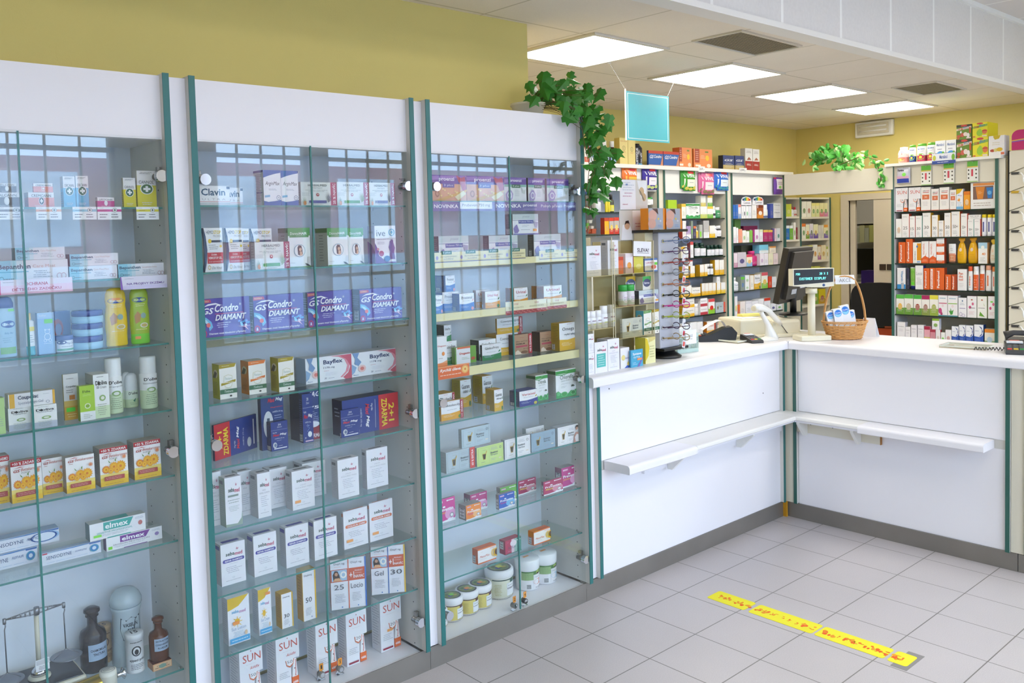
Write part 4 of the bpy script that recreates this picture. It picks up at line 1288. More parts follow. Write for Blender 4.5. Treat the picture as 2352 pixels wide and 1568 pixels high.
def seba_sun(cream=False):
 ops=[('p',[(0,1),(.98,1),(.5,.8),(.2,.76),(0,.74)],'e2bc2e'),('t','seba',.18,.66,.5,.73,'6ab0d4','b'),('t','med',.52,.64,.82,.71,'c890b8','b'),('e',.42,.47,.12,.07,'eebb2c')]
 for k in range(8):
  a=k*PI/4
  ops.append(('p',[(.42+.14*math.cos(a-.15),.47+.08*math.sin(a-.15)),(.42+.26*math.cos(a),.47+.13*math.sin(a)),(.42+.14*math.cos(a+.15),.47+.08*math.sin(a+.15))],'f0c440'))
 ops+=[('t','Sun Cream'if cream else 'Sun Lotion',.14,.3,.8,.37,'8ba8c8'),('f',.2,.16,.8,.27,4,'a8c0d4'),('r',.05,.03,.96,.14,'52aadc'),('f',.12,.06,.88,.11,1,'d8ecf6'),('e',.8,.2,.06,.05,'e8c8a4')]
 ops+=[('r',.2,.42,.5,.49,'f29a4c')]if not cream else[('r',.52,.86,.9,.92,'f29a4c')]
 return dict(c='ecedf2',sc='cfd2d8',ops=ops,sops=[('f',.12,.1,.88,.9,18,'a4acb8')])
def daylong(n,c='e0b22c',c2=None,txt='30'):
 return dict(c='ecebee',sc='c99a24',tc='dcb03a',ops=[('r',0,0,.03,1,c),('r',.9,0,1,1,c),('t','Daylong',.16,.87,.72,.92,'4a4a4e'),('t',n,.2,.3 if n!='50'else .36,.66,.41 if n!='50'else .46,'3c3e44'),('f',.18,.1,.7,.26,6,'9a9aa2'),('e',.62,.06,.03,.012,'4a7fc0')],sops=[('f',.2,.3,.8,.9,10,'a87c18')])
def daylong_duo(a,bb,w='NAV\u00cdC'):
 ora='d0603e'
 ops=[('r',0,.55,1,.8,ora),('r',.485,0,.515,1,'3f6fb4'if a=='Gel'else 'd9735a'),('r',.96,0,1,1,'e8bc3c'if a=='Gel'else '3f74c4'),('t','Dayl ng',.1,.88,.4,.93,'4a4a4e'),('t','Dayl ng',.58,.88,.88,.93,'4a4a4e'),('f',.1,.84,.3,.86,1,'e09a80'),('e',.24,.67,.13,.1,'e8e4e0'),('r',.03,.57,.46,.79,'a8c4dc'),('p',[(.08,.57),(.06,.7),(.12,.78),(.2,.77),(.25,.68),(.28,.57)],'3c2a24'),('e',.16,.71,.045,.035,'c99878'),('p',[(.06,.57),(.12,.63),(.24,.63),(.32,.57)],'e0a87c'),('o',.36,.69,.09,.07,'f4f0e8',.55),('t','+1',.53,.6,.66,.73,'f6ecea','b'),('t','PRODUKT',.68,.73,.9,.76,'f6ecea'),('f',.68,.68,.92,.71,1,'f0c8bc'),('t',w,.67,.6,.94,.66,'f6ecea','b'),('t',a,.09,.4,.36,.5,'4a4c54'),('t',bb,.56,.4,.9,.5,'4a4c54'),('f',.1,.14,.4,.32,6,'a0a2aa'),('f',.58,.14,.86,.32,6,'a0a2aa'),('e',.3,.05,.02,.012,'4a7fc0'),('e',.75,.05,.02,.012,'4a7fc0')]
 return dict(c='e8e9f0',sc='d7886c',tc='b8a8a8',ops=ops)
def sunbox(n,kids=False,price=0):
 ops=[('t','SUN',.14,.74,.92,.88,'cf5a4a'),('e',.5,.93,.02,.012,'b05a50'),('f',.2,.685,.85,.7,1,'d8c8c4'),('p',[(.38,.52),(.76,.52),(.72,.42),(.57,.37),(.42,.42)],'d9764e'),('p',[(.41,.53),(.73,.53),(.7,.44),(.57,.4),(.44,.44)],'f0eeee'),('t',n,.45,.455,.68,.51,'6a6a6e'),('f',.1,.2,.56,.33,4,'b0b0b6'),('r',.08,.03,.56,.065,'9c2c44')]
 if kids:
  ops+=[('t','kids',.44,.6,.84,.65,'d86a64','i')]
 if price:
  ops+=[('r',.3,.36,.56,.41,'f2a860')]
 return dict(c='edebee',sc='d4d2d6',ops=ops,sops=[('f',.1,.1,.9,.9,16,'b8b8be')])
def proenzi_big():
 ops=[('r',0,.66,1,1,'5b3f96'),('p',[(0,.95),(1,1),(1,.93),(0,.8)],'8c6ab8'),('t','proenzi',.2,.74,.64,.92,'f0eaf6','b'),('r',.3,.52,.64,.68,'4a4a9a'),('t','3 plus',.34,.55,.6,.65,'e8e8f4'),('p',[(.7,1),(.84,.9),(.95,.96),(.98,.7),(1,.4),(.9,.3),(.84,.6),(.76,.75)],'b8485e'),('p',[(.05,.02),(.55,.25),(1,.45),(1,.38),(.6,.16),(.3,.0)],'d8a84c'),('p',[(.64,.16),(.9,.4),(.98,.28),(.74,.02)],'eadfae'),('o',.14,.28,.06,.14,'a86a44',.6)]
 for k in range(8):
  ops.append(('e',.25+.55*((k*37)%11)/11,.2+.3*((k*23)%7)/7,.025,.035,'f2d88c'))
 return dict(c='dfa67c',sc='7a6a80',tc='6a5aa0',ops=ops)
def proenzi():
 return dict(c='e6e8ea',sc='5a4a50',tc='6a5aa0',ops=[('r',0,.7,1,1,'5f3f98'),('p',[(0,.9),(1,1),(1,.94),(0,.76)],'8468b0'),('t','proenzi',.24,.78,.78,.92,'f2ecf8','b'),('r',.32,.56,.72,.7,'2f6a50'),('t','3 plus',.38,.59,.66,.67,'e8f2ec'),('r',0,.6,.32,.7,'8fc0b4'),('r',.72,.6,1,.7,'8fc0b4'),('p',[(.08,.02),(.04,.3),(.2,.5),(.3,.46),(.38,.3),(.34,.1),(.26,.02)],'a898c8'),('o',.22,.25,.1,.14,'f0f0f4',.7),('f',.44,.2,.68,.5,7,'b0b4bc'),('p',[(.76,.6),(.86,.45),(.95,.52),(.9,.3),(.8,.34)],'c8d0cc')])
def prubeven():
 return dict(c='e8eaee',sc='46484c',tc='c4ccd4',ops=[('r',0,.74,1,1,'c3d0d2'),('t','proenzi',.38,.8,.66,.93,'8c94a8','i'),('r',.0,.68,1,.715,'9aa4b8'),('r',.22,.54,.8,.7,'4a55a0'),('t','Prubeven 750 mg',.25,.57,.77,.67,'e8eaf6'),('p',[(.06,.08),(.02,.3),(.1,.46),(.16,.5),(.2,.34),(.24,.2),(.18,.08)],'8578b4'),('f',.34,.36,.66,.48,2,'a4a8b4'),('f',.3,.2,.66,.28,1,'a4a8b4'),('p',[(.78,.66),(.98,.6),(.94,.3),(.86,.36)],'a8a4c0'),('r',0,0,1,.06,'6a68a8'),('r',.78,.16,.92,.28,'f0a850')],sops=[('f',.2,.3,.8,.9,8,'7a7c80'),('n',.2,.05,.6,.3,'333333')])
def walmark(name,c='e2b12e',sc=None,name2='',promo=None,tcol='3a3c40',icon='4a7a50',low=.4,leaf=1,top='d9a72c',band2=None,namec=None):
 ops=[('r',0,0,1,low-.06,c),('p',[(0,low-.06),(1,low-.06),(1,low+.06),(.7,low),(.4,low-.04),(0,low-.01)],c),('f',.35,.93,.65,.965,1,'c05048'),('t',name,.14,.68,.86,.84,namec or tcol),('f',.2,low+.12,.8,low+.2,1,'a8acb0'),('p',[(.82,low+.12),(.9,low+.24),(.95,low+.26),(.92,low+.14)],icon),('f',.08,.16,.6,.3,3,'f6eccc'if c[0]!='2'else 'c8d8f0'),('e',.86,.12,.09,.1,icon)]
 if name2:
  ops.append(('t',name2,.26,.52,.74,.62,tcol))
 if promo:
  ops+=[('r',.86,0,1,1,'a8283a'),('t',promo,.895,.06,.965,.94,'f4e6e8','vb')]
 return dict(c='eeeef0',sc=sc or c,tc=top,ops=ops,sops=[('f',.15,.3,.85,.9,10,'8a6a10'if c[0]in 'de'else '707888'),('n',.1,.04,.45,.24,'222222')])
def prostenal():
 return walmark('Prostenal',c='2f6cb8',sc='33418c',icon='e8a0a0',low=.42,top='e6e6ea')
def urinal(n='Urinal'):
 return walmark(n,c='e8a02e',sc='b8742a',namec='c23c4c',icon='2f7a4c',low=.36,top='e8e2d8')
def chlorella():
 ops=[('r',0,.86,1,.97,'3f9c4c'),('p',[(0,.86),(.3,.83),(.7,.88),(1,.87),(1,.84),(.6,.84),(.3,.8),(0,.83)],'3f9c4c'),('t','Chlorella',.2,.66,.84,.8,'2c5c48'),('t','Japan FORTE',.24,.56,.76,.63,'a0b0a8'),('f',.2,.46,.84,.52,2,'b0b8b4'),('f',.22,.34,.55,.42,2,'a8b0ac'),('p',[(0,0),(1,0),(1,.26),(.86,.2),(.7,.22),(.56,.12),(.4,.1),(.24,.16),(.1,.26),(0,.22)],'3da45c'),('e',.38,.12,.16,.09,'66c080'),('e',.38,.12,.12,.07,'3f9c4c'),('e',.8,.13,.12,.08,'2f8a4a'),('o',.8,.13,.12,.08,'9ad8a8',.85),('e',.1,.16,.08,.07,'66c080'),('f',.4,.93,.62,.95,1,'f4f4f4')]
 for k in range(7):
  ops.append(('e',.74+.035*(k%4),.36+.035*(k//4)+.01*(k%2),.024,.016,'24442c'))
 return dict(c='eef0f0',sc='b4b4b0',tc='ddd6c8',ops=ops,sops=[('r',0,.86,1,.97,'3f6a44'),('f',.1,.1,.9,.82,14,'84847e')])
def bioaktivni(c,n1='Bioaktivn\u00ed',n2='',promo=None,ring='8a9296',man=False):
 ops=[('r',.045,.07,.955,.075,ring),('r',.045,.925,.955,.93,ring),('r',.045,.07,.052,.93,ring),('r',.948,.07,.955,.93,ring),('r',.45,.12,.454,.88,ring),('p',[(.2,.62),(.34,.62),(.31,.3),(.23,.3)],'c8a43c'),('p',[(.215,.59),(.325,.59),(.3,.33),(.24,.33)],'3c3420'),('p',[(.31,.62),(.34,.74),(.37,.78),(.36,.68),(.33,.6)],'c8a43c'),('t',n1,.5,.54,.78,.64,'5c6468','b'),('f',.5,.72,.8,.88,4,'a4aaae'),('f',.5,.16,.72,.3,2,'a4aaae'),('f',.14,.15,.38,.22,1,'8a8a80'),('f',.2,.78,.34,.82,1,'8a8a80'),('o',.87,.8,.04,.07,'707880',.7),('e',.85,.24,.06,.03,'e0d8c0')]
 if n2:
  ops.append(('t',n2,.5,.42,.76,.51,'5c6468','b'))
 if promo:
  ops+=[('r',.82,0,1,1,'d8483e'),('t',promo,.875,.12,.945,.9,'f6e2e0','vb')]
 if man:
  ops+=[('p',[(.74,.02),(.78,.4),(.86,.56),(.98,.55),(.98,.02)],'c8988c'),('e',.9,.78,.06,.1,'c99880'),('p',[(.84,.8),(.86,.93),(.97,.93),(.97,.8),(.92,.86)],'3a2c28'),('p',[(.8,.3),(.9,.46),(.98,.4),(.98,.04),(.84,.04)],'e8e4e4')]
 return dict(c=c,sc='a4acac'if c[0]!='c'or c=='c9e286'else c,tc='b8bec2',ops=ops,sops=[('r',.1,.1,.12,.9,ring),('f',.2,.2,.8,.8,4,'9aa0a4')])
def preventan(c,n2='Junior',n2c='f0a040',glow=None):
 g=glow or 'e6a0cc'
 return dict(c=c,sc='7c3a5c'if c[0]in 'cb'else '8a8680',tc='a09a98',ops=[('e',.72,.34,.28,.26,g),('p',[(0,0),(1,0),(1,.13),(.92,.1),(.86,.15),(.76,.12),(.66,.16),(.58,.1),(.3,.07),(0,.08)],'eef0f4'),('t','Preventan',.08,.48,.9,.62,'f6f2f6','b'),('t',n2,.08,.34,.48,.46,n2c,'b'),('e',.8,.26,.11,.1,'9a9a9c'),('e',.8,.26,.07,.065,'f0f0f0'),('r',.06,.84,.32,.92,'e8b8d0'),('r',.58,.88,.9,.92,'f4eef2'),('e',.56,.9,.04,.035,'f4eef2'),('e',.38,.66,.07,.04,'f4f0f4'),('r',.32,.63,.44,.65,'f4f0f4')],sops=[('n',.15,.1,.8,.75,'222222')],tops=[('f',.1,.2,.9,.8,4,'8a8482')])
def menomax():
 ops=[('r',.0,.08,1,.93,'efecea'),('r',0,0,1,.08,'e06c34'),('t','MenoMax',.1,.38,.64,.54,'d8603c','i'),('f',.1,.24,.55,.32,2,'c8b8b0'),('f',.12,.74,.3,.78,1,'c8a890'),('r',.64,.85,.92,.88,'d89a80')]
 for j in range(16):
  a=PI*.5+(j+.5)*PI/16
  ops.append(('p',[(.88+.1*math.cos(a-.12),.52+.16*math.sin(a-.12)),(.9+.26*math.cos(a),.52+.36*math.sin(a)),(.88+.1*math.cos(a+.12),.52+.16*math.sin(a+.12))],'f0c028'))
 ops+=[('p',[(1,.2),(.9,.26),(.84,.4),(.84,.62),(.9,.76),(1,.82)],'e8b428'),('p',[(1,.3),(.92,.36),(.88,.46),(.88,.58),(.92,.7),(1,.74)],'5a3418')]
 return dict(c='e07a3c',sc='d96a30',tc='dd6f3a',ops=ops,sops=[('n',.1,.06,.6,.55,'444444')])
def actilac():
 ops=[('r',.72,0,1,1,'3f8a78'),('r',.55,0,.72,1,'9cc0b4'),('r',.38,0,.55,1,'e4c8d4'),('e',.5,.7,.2,.22,'e8dce2'),('t','ActiLac',.16,.36,.66,.54,'6a5a70'),('r',.1,.3,.84,.31,'a0b0b0'),('f',.12,.14,.5,.24,2,'e8b8cc'),('r',.7,.82,.94,.87,'e8f0ec'),('f',.08,.82,.26,.86,1,'f0c8d8'),('r',0,0,1,.05,'3f7a6c')]
 return dict(c='c0385c',sc='a03a54',tc='b04858',ops=ops,sops=[('n',.15,.35,.7,.9,'222222')])
def plain(c,name='',tc_='5a5c60',sc=None,low=None,high=None,sq=None,promo=None,fp=True,m=None,nb=''):
 """simple background package: base colour, optional lower and upper bands, a name and fine print"""
 ops=[]
 if low:
  ops.append(('r',0,0,1,.34,low))
 if high:
  ops.append(('r',0,.8,1,1,high))
 if sq:
  ops.append(('e',.5,.4,.28,.16,sq))
 if name:
  ops.append(('t',name,.12,.6,.88,.74,tc_,nb))
 if fp:
  ops.append(('f',.15,.14 if low else .2,.85,.5,5,'a8a8a8'if not low else 'd8d8c8'))
 d=dict(c=c,sc=sc or c,tc=c,ops=ops)
 if m:
  d['m']=m
 return d
def jar(c='f0f0f0',lid='f2f2f2',wrap=None,ops=None,ctops=None,neck=.78,wrapops=None):
 wz0,wz1=(.08,neck-.05)
 w=wrap or c
 return dict(c=c,prof=[(.86,0,c),(.93,.03,c),(.93,wz0,c),(.935,wz0+.005,w),(.935,wz1,w),(.93,wz1+.005,c),(.93,neck-.02,c),(.9,neck,c),(.0,neck,c)],ops=ops or[],split=1,cap=[(.97,neck+.002,lid),(1,neck+.02,lid),(1,.96,lid),(.95,1,lid),(0,1,lid)],ctops=ctops,span=2.5)
def bottle(c,cap,shoulder=.62,neck=.3,capz=.8,capr=None,ops=None,span=2.4,body=1.,sy=1.,m=None):
 capr=capr or neck*1.1
 d=dict(c=c,prof=[(.9*body,0,c),(body,.02,c),(body,shoulder,c),(body*.93,shoulder+.04,c),(neck*1.1,shoulder+.1,c),(neck,shoulder+.12,c),(neck,capz,c),(0,capz,c)],ops=ops or[],split=1,cap=[(capr,capz-.06,cap),(capr,.985,cap),(capr*.9,1,cap),(0,1,cap)],span=span,sy=sy)
 if m:
  d['m']=m
 return d
def wprint(c,n='',low=None,y0=.12,y1=.6,tc_='5a5c60'):
 o=[('r',.02,y0,.98,y1,c)]
 if low:
  o.append(('r',.02,y0,.98,y0+(y1-y0)*.3,low))
 if n:
  o.append(('t',n,.25,y0+(y1-y0)*.62,.75,y0+(y1-y0)*.82,tc_,'b'))
 o.append(('f',.22,y0+.03,.78,y0+(y1-y0)*.5,4,'a0a4a8'))
 return o
 # goods in the left cabinet
c1,c2_,c3=CSH['left'],CSH['middle'],CSH['right']
S=c1[0]
a_=B(S,-14,46,441.5,annabis('77757a','BALCANN',.32,1,'f0f0f0'),'larger grey and white herbal balm box',us=-24)
B(S,-6,38.3,420.6,annabis('77757a','BALCANN',.3,1,'f0f0f0'),'small grey herbal balm box on a larger one',on=a_)
a_=B(S,66,125.3,441.5,annabis('e79a92','CREMCANN',.35,1,'444444'),'salmon and white cream box, lower of two',us=57)
B(S,77,121.8,420.6,annabis('e79a92','CREMCANN',.35,1,'e79a92'),'small salmon cream box on a larger one',us=75,on=a_)
B(S,147.3,174.8,404.6,annabis('6cb4d8','ORCANN',.38),'tall light blue box with green cross',us=141.3)
B(S,176.4,205.2,403.7,annabis('6cb4d8','ORCANN',.38),'tall light blue box with green cross',us=175)
B(S,224.2,263.1,453,annabis('c8368a','LIPSTICANN',.36,1,'f0f0f0'),'low magenta and white lip balm box',us=220)
B(S,285,313.3,408,annabis('d8cc20','CANNOL',.4),'slim yellow and white box with green cross',us=281.5)
B(S,317,360.5,391.5,annabis('d8cc20','CANNOL',.4,gc='3c6a3a'),'biggest yellow and white box with green cross',us=310)
def card(S,u0,u1,v0,v1,ops,desc,c='f0f0f2',cat='price card',kind='price_card',y=None,slope=0,mt=None,th=.0008,on_front=.0025):
 """a printed card clipped to the front edge of a shelf"""
 base=S.O-S.n*on_front+Z*S.z
 t0,t1=solve_u(base,S.e,u0),solve_u(base,S.e,u1)
 p=base+S.e*t0
 zt_,zb_=S.z+solve_v(p,Z,v0),S.z+solve_v(p,Z,v1)
 w,h=t1-t0,zt_-zb_
 b=MB()
 b.box(-w/2,-th,0,w/2,0,h,c)
 paint(b,lambda x,y_,o:(-w/2+w*x,-th-o,h*y_),ops,off0=.0001,step=.0001)
 b.box(-w/2,0,h-.006,w/2,.0015,h-.001,c)
 o=b.build(kind,mt or M_PRINT)
 o.location=p+S.e*(w/2)+Z*(zb_-S.z)
 o.rotation_euler=(0,0,S.ang)
 return tag(o,desc,cat)
def acard(c):
 return[('r',0,.62,1,.8,c),('e',.72,.74,.1,.17,'5a5a5a'),('e',.72,.74,.085,.145,'f0f0f0')]+cross(.72,.74,.05,.09,'4a5a50')+[('f',.08,.1,.45,.5,2,'606068'),('f',.55,.1,.92,.5,2,'606068'),('f',.06,.86,.3,.94,1,'9a9aa0'),('f',.1,.66,.4,.76,1,'7a5a5a')]
for i,(u0,u1,c,n)in enumerate([(-8,54,'8a888c','grey'),(82,140.3,'e8a884','salmon'),(165.8,221,'9cc8dc','light blue'),(223,278.4,'c8368a','magenta'),(312.5,363.8,'e4d83c','yellow')]):
 o=card(S,u0,u1,474.8,504.3,acard(c),'white info card with %s stripe hanging from the top shelf of left cabinet'%n)
 o['group']='info cards under the top shelf of the left cabinet'
S=c1[1]
a_=B(S,-8,157.5,600,bepanthen('Care Mast'),'big flat pale blue and white ointment box',d=.05)
B(S,35.5,149.3,569.5,bepanthen(),'flat ointment box on top of the big one',us=29,on=a_,d=.04)
a_=B(S,160.5,270,612.5,bepanthen(),'flat ointment box, lower of the middle pair',d=.04)
B(S,161,271.7,584,bepanthen(),'flat ointment box, upper of the middle pair',on=a_,d=.04)
B(S,272,379.5,607,bepanthen('Sensiderm kr\u00e9m'),'flat ointment box above the lilac sign',us=271.5,d=.04)
card(S,-3,166,644,678,[('r',0,.0,1,.6,'f2cfe2'),('r',0,0,.02,1,'d8407a'),('r',.02,0,1,.1,'f0c0da'),('t','OCHRANA',.34,.56,.66,.78,'c03a58','b'),('t','D\u011aTSK\u00c9HO ZADE\u010cKU',.17,.22,.84,.46,'c03a58','b'),('f',.04,.78,.25,.88,1,'8a8a9a')],'pink sign with red Czech words under the ointment boxes','ece2ee','sign','shelf_sign')
card(S,276,383,636,666,[('p',[(0,0),(.05,0),(.02,1),(0,1)],'8a5ab8'),('r',.05,0,1,.3,'d9cfee'),('t','NA PROJEVY EKZ\u00c9MU',.13,.3,.93,.55,'6c4a9c','b'),('f',.08,.78,.3,.86,1,'8a8a9a')],'lilac sign reading NA PROJEVY EKZ\u00c9MU on the second shelf of left cabinet'.replace('NA PROJEVY EKZ\u00c9MU','about eczema'),'e6e0f0','sign','shelf_sign')
S=c1[2]
lt='8cc0dc'
B(S,-3,46,684,dict(c='a8cce0',prof=[(.9,0,'a8cce0'),(1,.02,'a8cce0'),(1,.72,'a8cce0'),(.92,.8,'a8cce0'),(.85,.82,'a8cce0'),(0,.82,'a8cce0')],sy=.6,split=1,cap=[(.86,.8,'1f3c8c'),(.86,.9,'1f3c8c'),(.7,.97,'1f3c8c'),(.4,1,'1f3c8c'),(0,1,'1f3c8c')],ops=[('r',.18,.06,.95,.17,'7cb85c'),('e',.6,.55,.34,.06,'1f4a9a'),('t','B\u00fcbchen',.38,.53,.82,.57,'f0f4f8','i'),('t','Baby Bad',.4,.38,.8,.42,'5a8ab4','i'),('f',.3,.24,.8,.34,3,'8ab0c8'),('r',.6,.76,.95,.8,'78d84a')],span=2.2),'large light blue baby bath bottle with navy cap',vb=817,shape='round',kind='baby_bath_bottle',cat='bottle')
B(S,64,84.5,720,dict(c='e8ecec',prof=[(.9,0,'3fb4c4'),(1,.02,'3fb4c4'),(1,.22,'3fb4c4'),(1,.225,'e8ecec'),(1,.8,'e8ecec'),(.4,.84,'e8ecec'),(0,.84)],split=1,cap=[(.4,.83,'e8c878'),(.36,1,'e8c878'),(0,1,'e8c878')],ops=[('r',.25,.58,.9,.68,'ecd83a'),('f',.2,.3,.8,.5,4,'8aa0a8')]),'slim white tube with teal foot beside the bear box',vb=815,shape='round',kind='cream_tube',cat='tube')
B(S,90,128,719,dict(c='8fb8de',sc='6f98c4',tc='e8ecf2',ops=[('r',0,.86,1,1,'a8c8e6'),('r',.4,.74,.9,.84,'6cd044'),('o',.55,.42,.2,.085,'d8e8f6',.8),('o',.55,.54,.16,.06,'d8e8f6',.8),('e',.42,.59,.05,.02,'d8e8f6'),('e',.68,.59,.05,.02,'d8e8f6'),('o',.4,.33,.09,.04,'d8e8f6',.7),('o',.7,.33,.09,.04,'d8e8f6',.7),('f',.3,.24,.8,.28,1,'d8e8f6'),('t','baby',.1,.9,.5,.96,'e8f0f8')]),'light blue box with outlined teddy bear',us=85.5,vb=812)
a_=B(S,131,177,773,jar('e4eaee','3a5a9a',ops=[('e',.3,.6,.22,.12,'1f3c7c'),('t','Pflege Creme',.5,.45,.95,.6,'4a5a7c','i'),('r',.1,.1,.95,.22,'6cb08c'),('f',.3,.28,.8,.4,1,'8a9aa8')],neck=.72),'low cream jar with blue lid',vb=803,shape='round',kind='cream_jar',cat='jar')
B(S,122,165,716,dict(c='5d82b8',sc='4a6ca4',tc='7c9cc8',m=M_GLOSSY,ops=[('e',.3,.55,.3,.25,'b05a5c'),('e',.33,.52,.18,.16,'7a86b0'),('r',.05,.08,.95,.16,'3a5a9a')]),'translucent blue plastic pack standing behind the cream jar',sb=.13,kind='plastic_pack',cat='pack')
pr_=None
for(u0,u1,vt)in((177,248,775.5),(176.5,247.5,746),(176,248.5,716)):
 st=dict(c='9ccbe6',prof=[(.93,0,'9ccbe6'),(1,.05,'9ccbe6'),(1,.55,'9ccbe6'),(.97,.56,'16307c'),(0,.56,'16307c')],split=1,cap=[(1,.57,'1d3f94'),(1,.92,'1d3f94'),(.95,1,'1d3f94'),(0,1,'1d3f94')],ctops=[('e',.5,.5,.3,.3,'4a70b8')])
 pr_=B(S,u0,u1,vt,st,['bottom blue cream tin of the stack','middle blue cream tin of the stack','top blue cream tin of the stack'][[775.5,746,716].index(vt)],vb=799,shape='round',on=pr_,sb=None if pr_ is None else pr_.s0,kind='cream_tin',cat='tin')
def shampoo(c,low,lab='B\u00fcbchen',oc='f2963c'):
 p=[(.85,0),(.95,.02),(.93,.18),(1,.35),(.97,.55),(.86,.7),(.93,.8),(.88,.9),(.7,.97),(.4,1),(0,1)]
 return dict(c=c,prof=[(a,z,low if z<.19 else c)for a,z in p],sy=.5,span=2.3,ops=[('e',.45,.78,.36,.045,'1f4a9a'),('t',lab,.2,.765,.7,.795,'f0f4f8','i'),('f',.25,.66,.75,.72,2,'f0e8b0'),('p',[(.2,.5),(.35,.58),(.5,.52),(.45,.4),(.25,.36)],'b8843c'),('e',.6,.5,.12,.05,'8aa89c'),('e',.62,.33,.18,.045,'e8e4d0'),('e',.62,.33,.13,.03,'c8b060'),('f',.25,.24,.8,.28,1,'f4e4a0'),('r',.3,.79,.62,.83,oc)if c[0]=='e'else('r',.2,.09,.45,.14,oc)])
B(S,252,304.8,663,shampoo('e9c424','ecc820'),'yellow childrens shampoo bottle',vb=794,shape='round',kind='shampoo_bottle',cat='bottle')
B(S,308.7,355,661,shampoo('a4c02c','7fd43c'),'green childrens shampoo bottle',vb=789,shape='round',kind='shampoo_bottle',cat='bottle')
S=c1[3]
B(S,-12,14,916,plain('b8d890','',sc='a0c078'),'pale green box cut by the picture edge',vb=999,d=.03)
a_=B(S,21,72.7,938.5,doliva(low='b8c0cc',extra='Tagespflege'),'low white and grey cream box, left one',us=10.5,vb=992)
a2=B(S,77,132.4,934,doliva(low='b8c0cc',extra='Nachtpflege'),'low white and grey cream box, right one',us=74,vb=986)
B(S,20,126.6,907,dict(c='eceaea',sc='d0c8b0',tc='d4ccb8',ops=[('r',.02,0,.13,1,'e4b040'),('r',.95,0,1,1,'e4b040'),('t','Coupeliac',.2,.48,.64,.84,'3c4458','b'),('t','Spezialpflege-Gel',.2,.16,.74,.4,'8890a0'),('o',.84,.2,.04,.1,'8a90a0'),('f',.74,.74,.96,.82,1,'b0b0b8')]),'flat white and yellow gel box on two cream boxes',on=a2,sb=.02,d=.04)
B(S,149.5,184,860.5,dict(c='dddbd8',sc='b8a468',tc='c4beb0',ops=[('r',0,0,1,.3,'cf9c2a'),('r',0,.3,1,.42,'d6b458'),('f',.2,.88,.7,.92,1,'8a8a88'),('t','Coupeliac',.16,.7,.84,.75,'3c4048','b'),('f',.15,.58,.85,.67,2,'6a6a6c'),('r',.35,.44,.72,.54,'c87a30'),('r',.12,.18,.7,.27,'55d42c'),('f',.15,.05,.85,.15,2,'f0d890')]),'tall white and amber box with green price tag',us=148,sb=.07)
B(S,185.5,220,887.5,dict(c='a9cf3c',sc='86a838',tc='b0c860',ops=[('r',0,0,1,.26,'eceeea'),('t','D\u2019oliva',.2,.8,.72,.87,'4c6a20','b'),('f',.2,.7,.8,.76,2,'d0e48c'),('e',.5,.42,.2,.08,'dfe8b8'),('e',.5,.42,.14,.05,'8ab030'),('f',.2,.06,.8,.2,3,'9aa08c')]),'bright green hand cream box',us=180,vb=968)
B(S,218,253.5,861.5,doliva(),'tall white and pale green BB cream box',us=200,vb=962)
def pump(extra):
 return dict(c='f2f2f0',prof=[(.95,0,'d3e4bc'),(1,.02,'d3e4bc'),(1,.36,'d3e4bc'),(1,.37,'f2f2f0'),(1,.66,'f2f2f0'),(.9,.675,'f2f2f0'),(.9,.68,'f2f2f0'),(.93,.69,'f6f6f4'),(.93,.98,'f6f6f4'),(.88,1,'f6f6f4'),(0,1,'f6f6f4')],ops=[('t','D\u2019oliva',.2,.54,.82,.6,'2c2c2a','b'),('t',extra,.15,.48,.85,.51,'5a5a5a'),('e',.5,.37,.2,.05,'8fae6a'),('e',.5,.37,.12,.03,'e6e8d8'),('f',.25,.08,.75,.3,6,'8a9a7c')])
B(S,250.5,290.5,826,pump('Reinigungsmilch'),'tall white pump bottle with pale green foot, left',vb=953,shape='round',kind='lotion_bottle',cat='bottle')
def rollon():
 return dict(c='dfe8cc',prof=[(.88,0,'cfe0b0'),(.95,.03,'cfe0b0'),(1,.25,'cfe0b0'),(.95,.5,'e4ecd8'),(.9,.56,'ececea'),(.95,.6,'ececea'),(.93,.8,'ececea'),(.8,.92,'ececea'),(.45,.99,'ececea'),(0,1,'ececea')],sy=.6,ops=[('t','D\u2019oliva',.28,.38,.8,.46,'2c2c2a','b'),('p',[(.5,.2),(.66,.28),(.6,.16)],'3c7a6c'),('f',.3,.08,.75,.16,2,'8aa07c')])
B(S,301,333.5,862,rollon(),'pale green roll-on deodorant in front',vb=942,shape='round',kind='deodorant',cat='deodorant')
B(S,294,318,859,rollon(),'pale green roll-on deodorant standing behind',sb=.09,shape='round',kind='deodorant',cat='deodorant')
B(S,331,370.5,821.5,pump('Gesichtswasser'),'tall white pump bottle with pale green foot, right',vb=941,shape='round',kind='lotion_bottle',cat='bottle')
S=c1[4]
B(S,-25,26,1053,betakaroten(True,'ZADARMO'),'carotene box with red band, cut by the picture edge',vb=1162)
B(S,28.5,99,1062,betakaroten(True,'ZADARMO'),'carotene box with red band and wide front',us=20,vb=1157)
B(S,99.5,150,1056,betakaroten(False),'carotene box without red band, set back',sb=.06)
B(S,154,219.5,1052,betakaroten(False),'carotene box without red band, in front',us=145,vb=1134)
B(S,232,295.7,1032,betakaroten(),'carotene box with red band, second from right',us=217,vb=1119)
B(S,310,371,1017,betakaroten(),'carotene box with red band, rightmost',us=295,vb=1103)
S=c1[5]
a_=B(S,-50,87,1285,sensodyne('REPAIR'),'white and blue toothpaste box, lower left',vb=1322,d=.045)
B(S,-30,136.7,1247,sensodyne('RAPID',icon=False),'white and blue toothpaste box lying on another',on=a_,d=.045)
B(S,95.5,232.5,1272,sensodyne('KOMPLETN\u00cd'),'white and blue toothpaste box with round emblem',us=91,vb=1301)
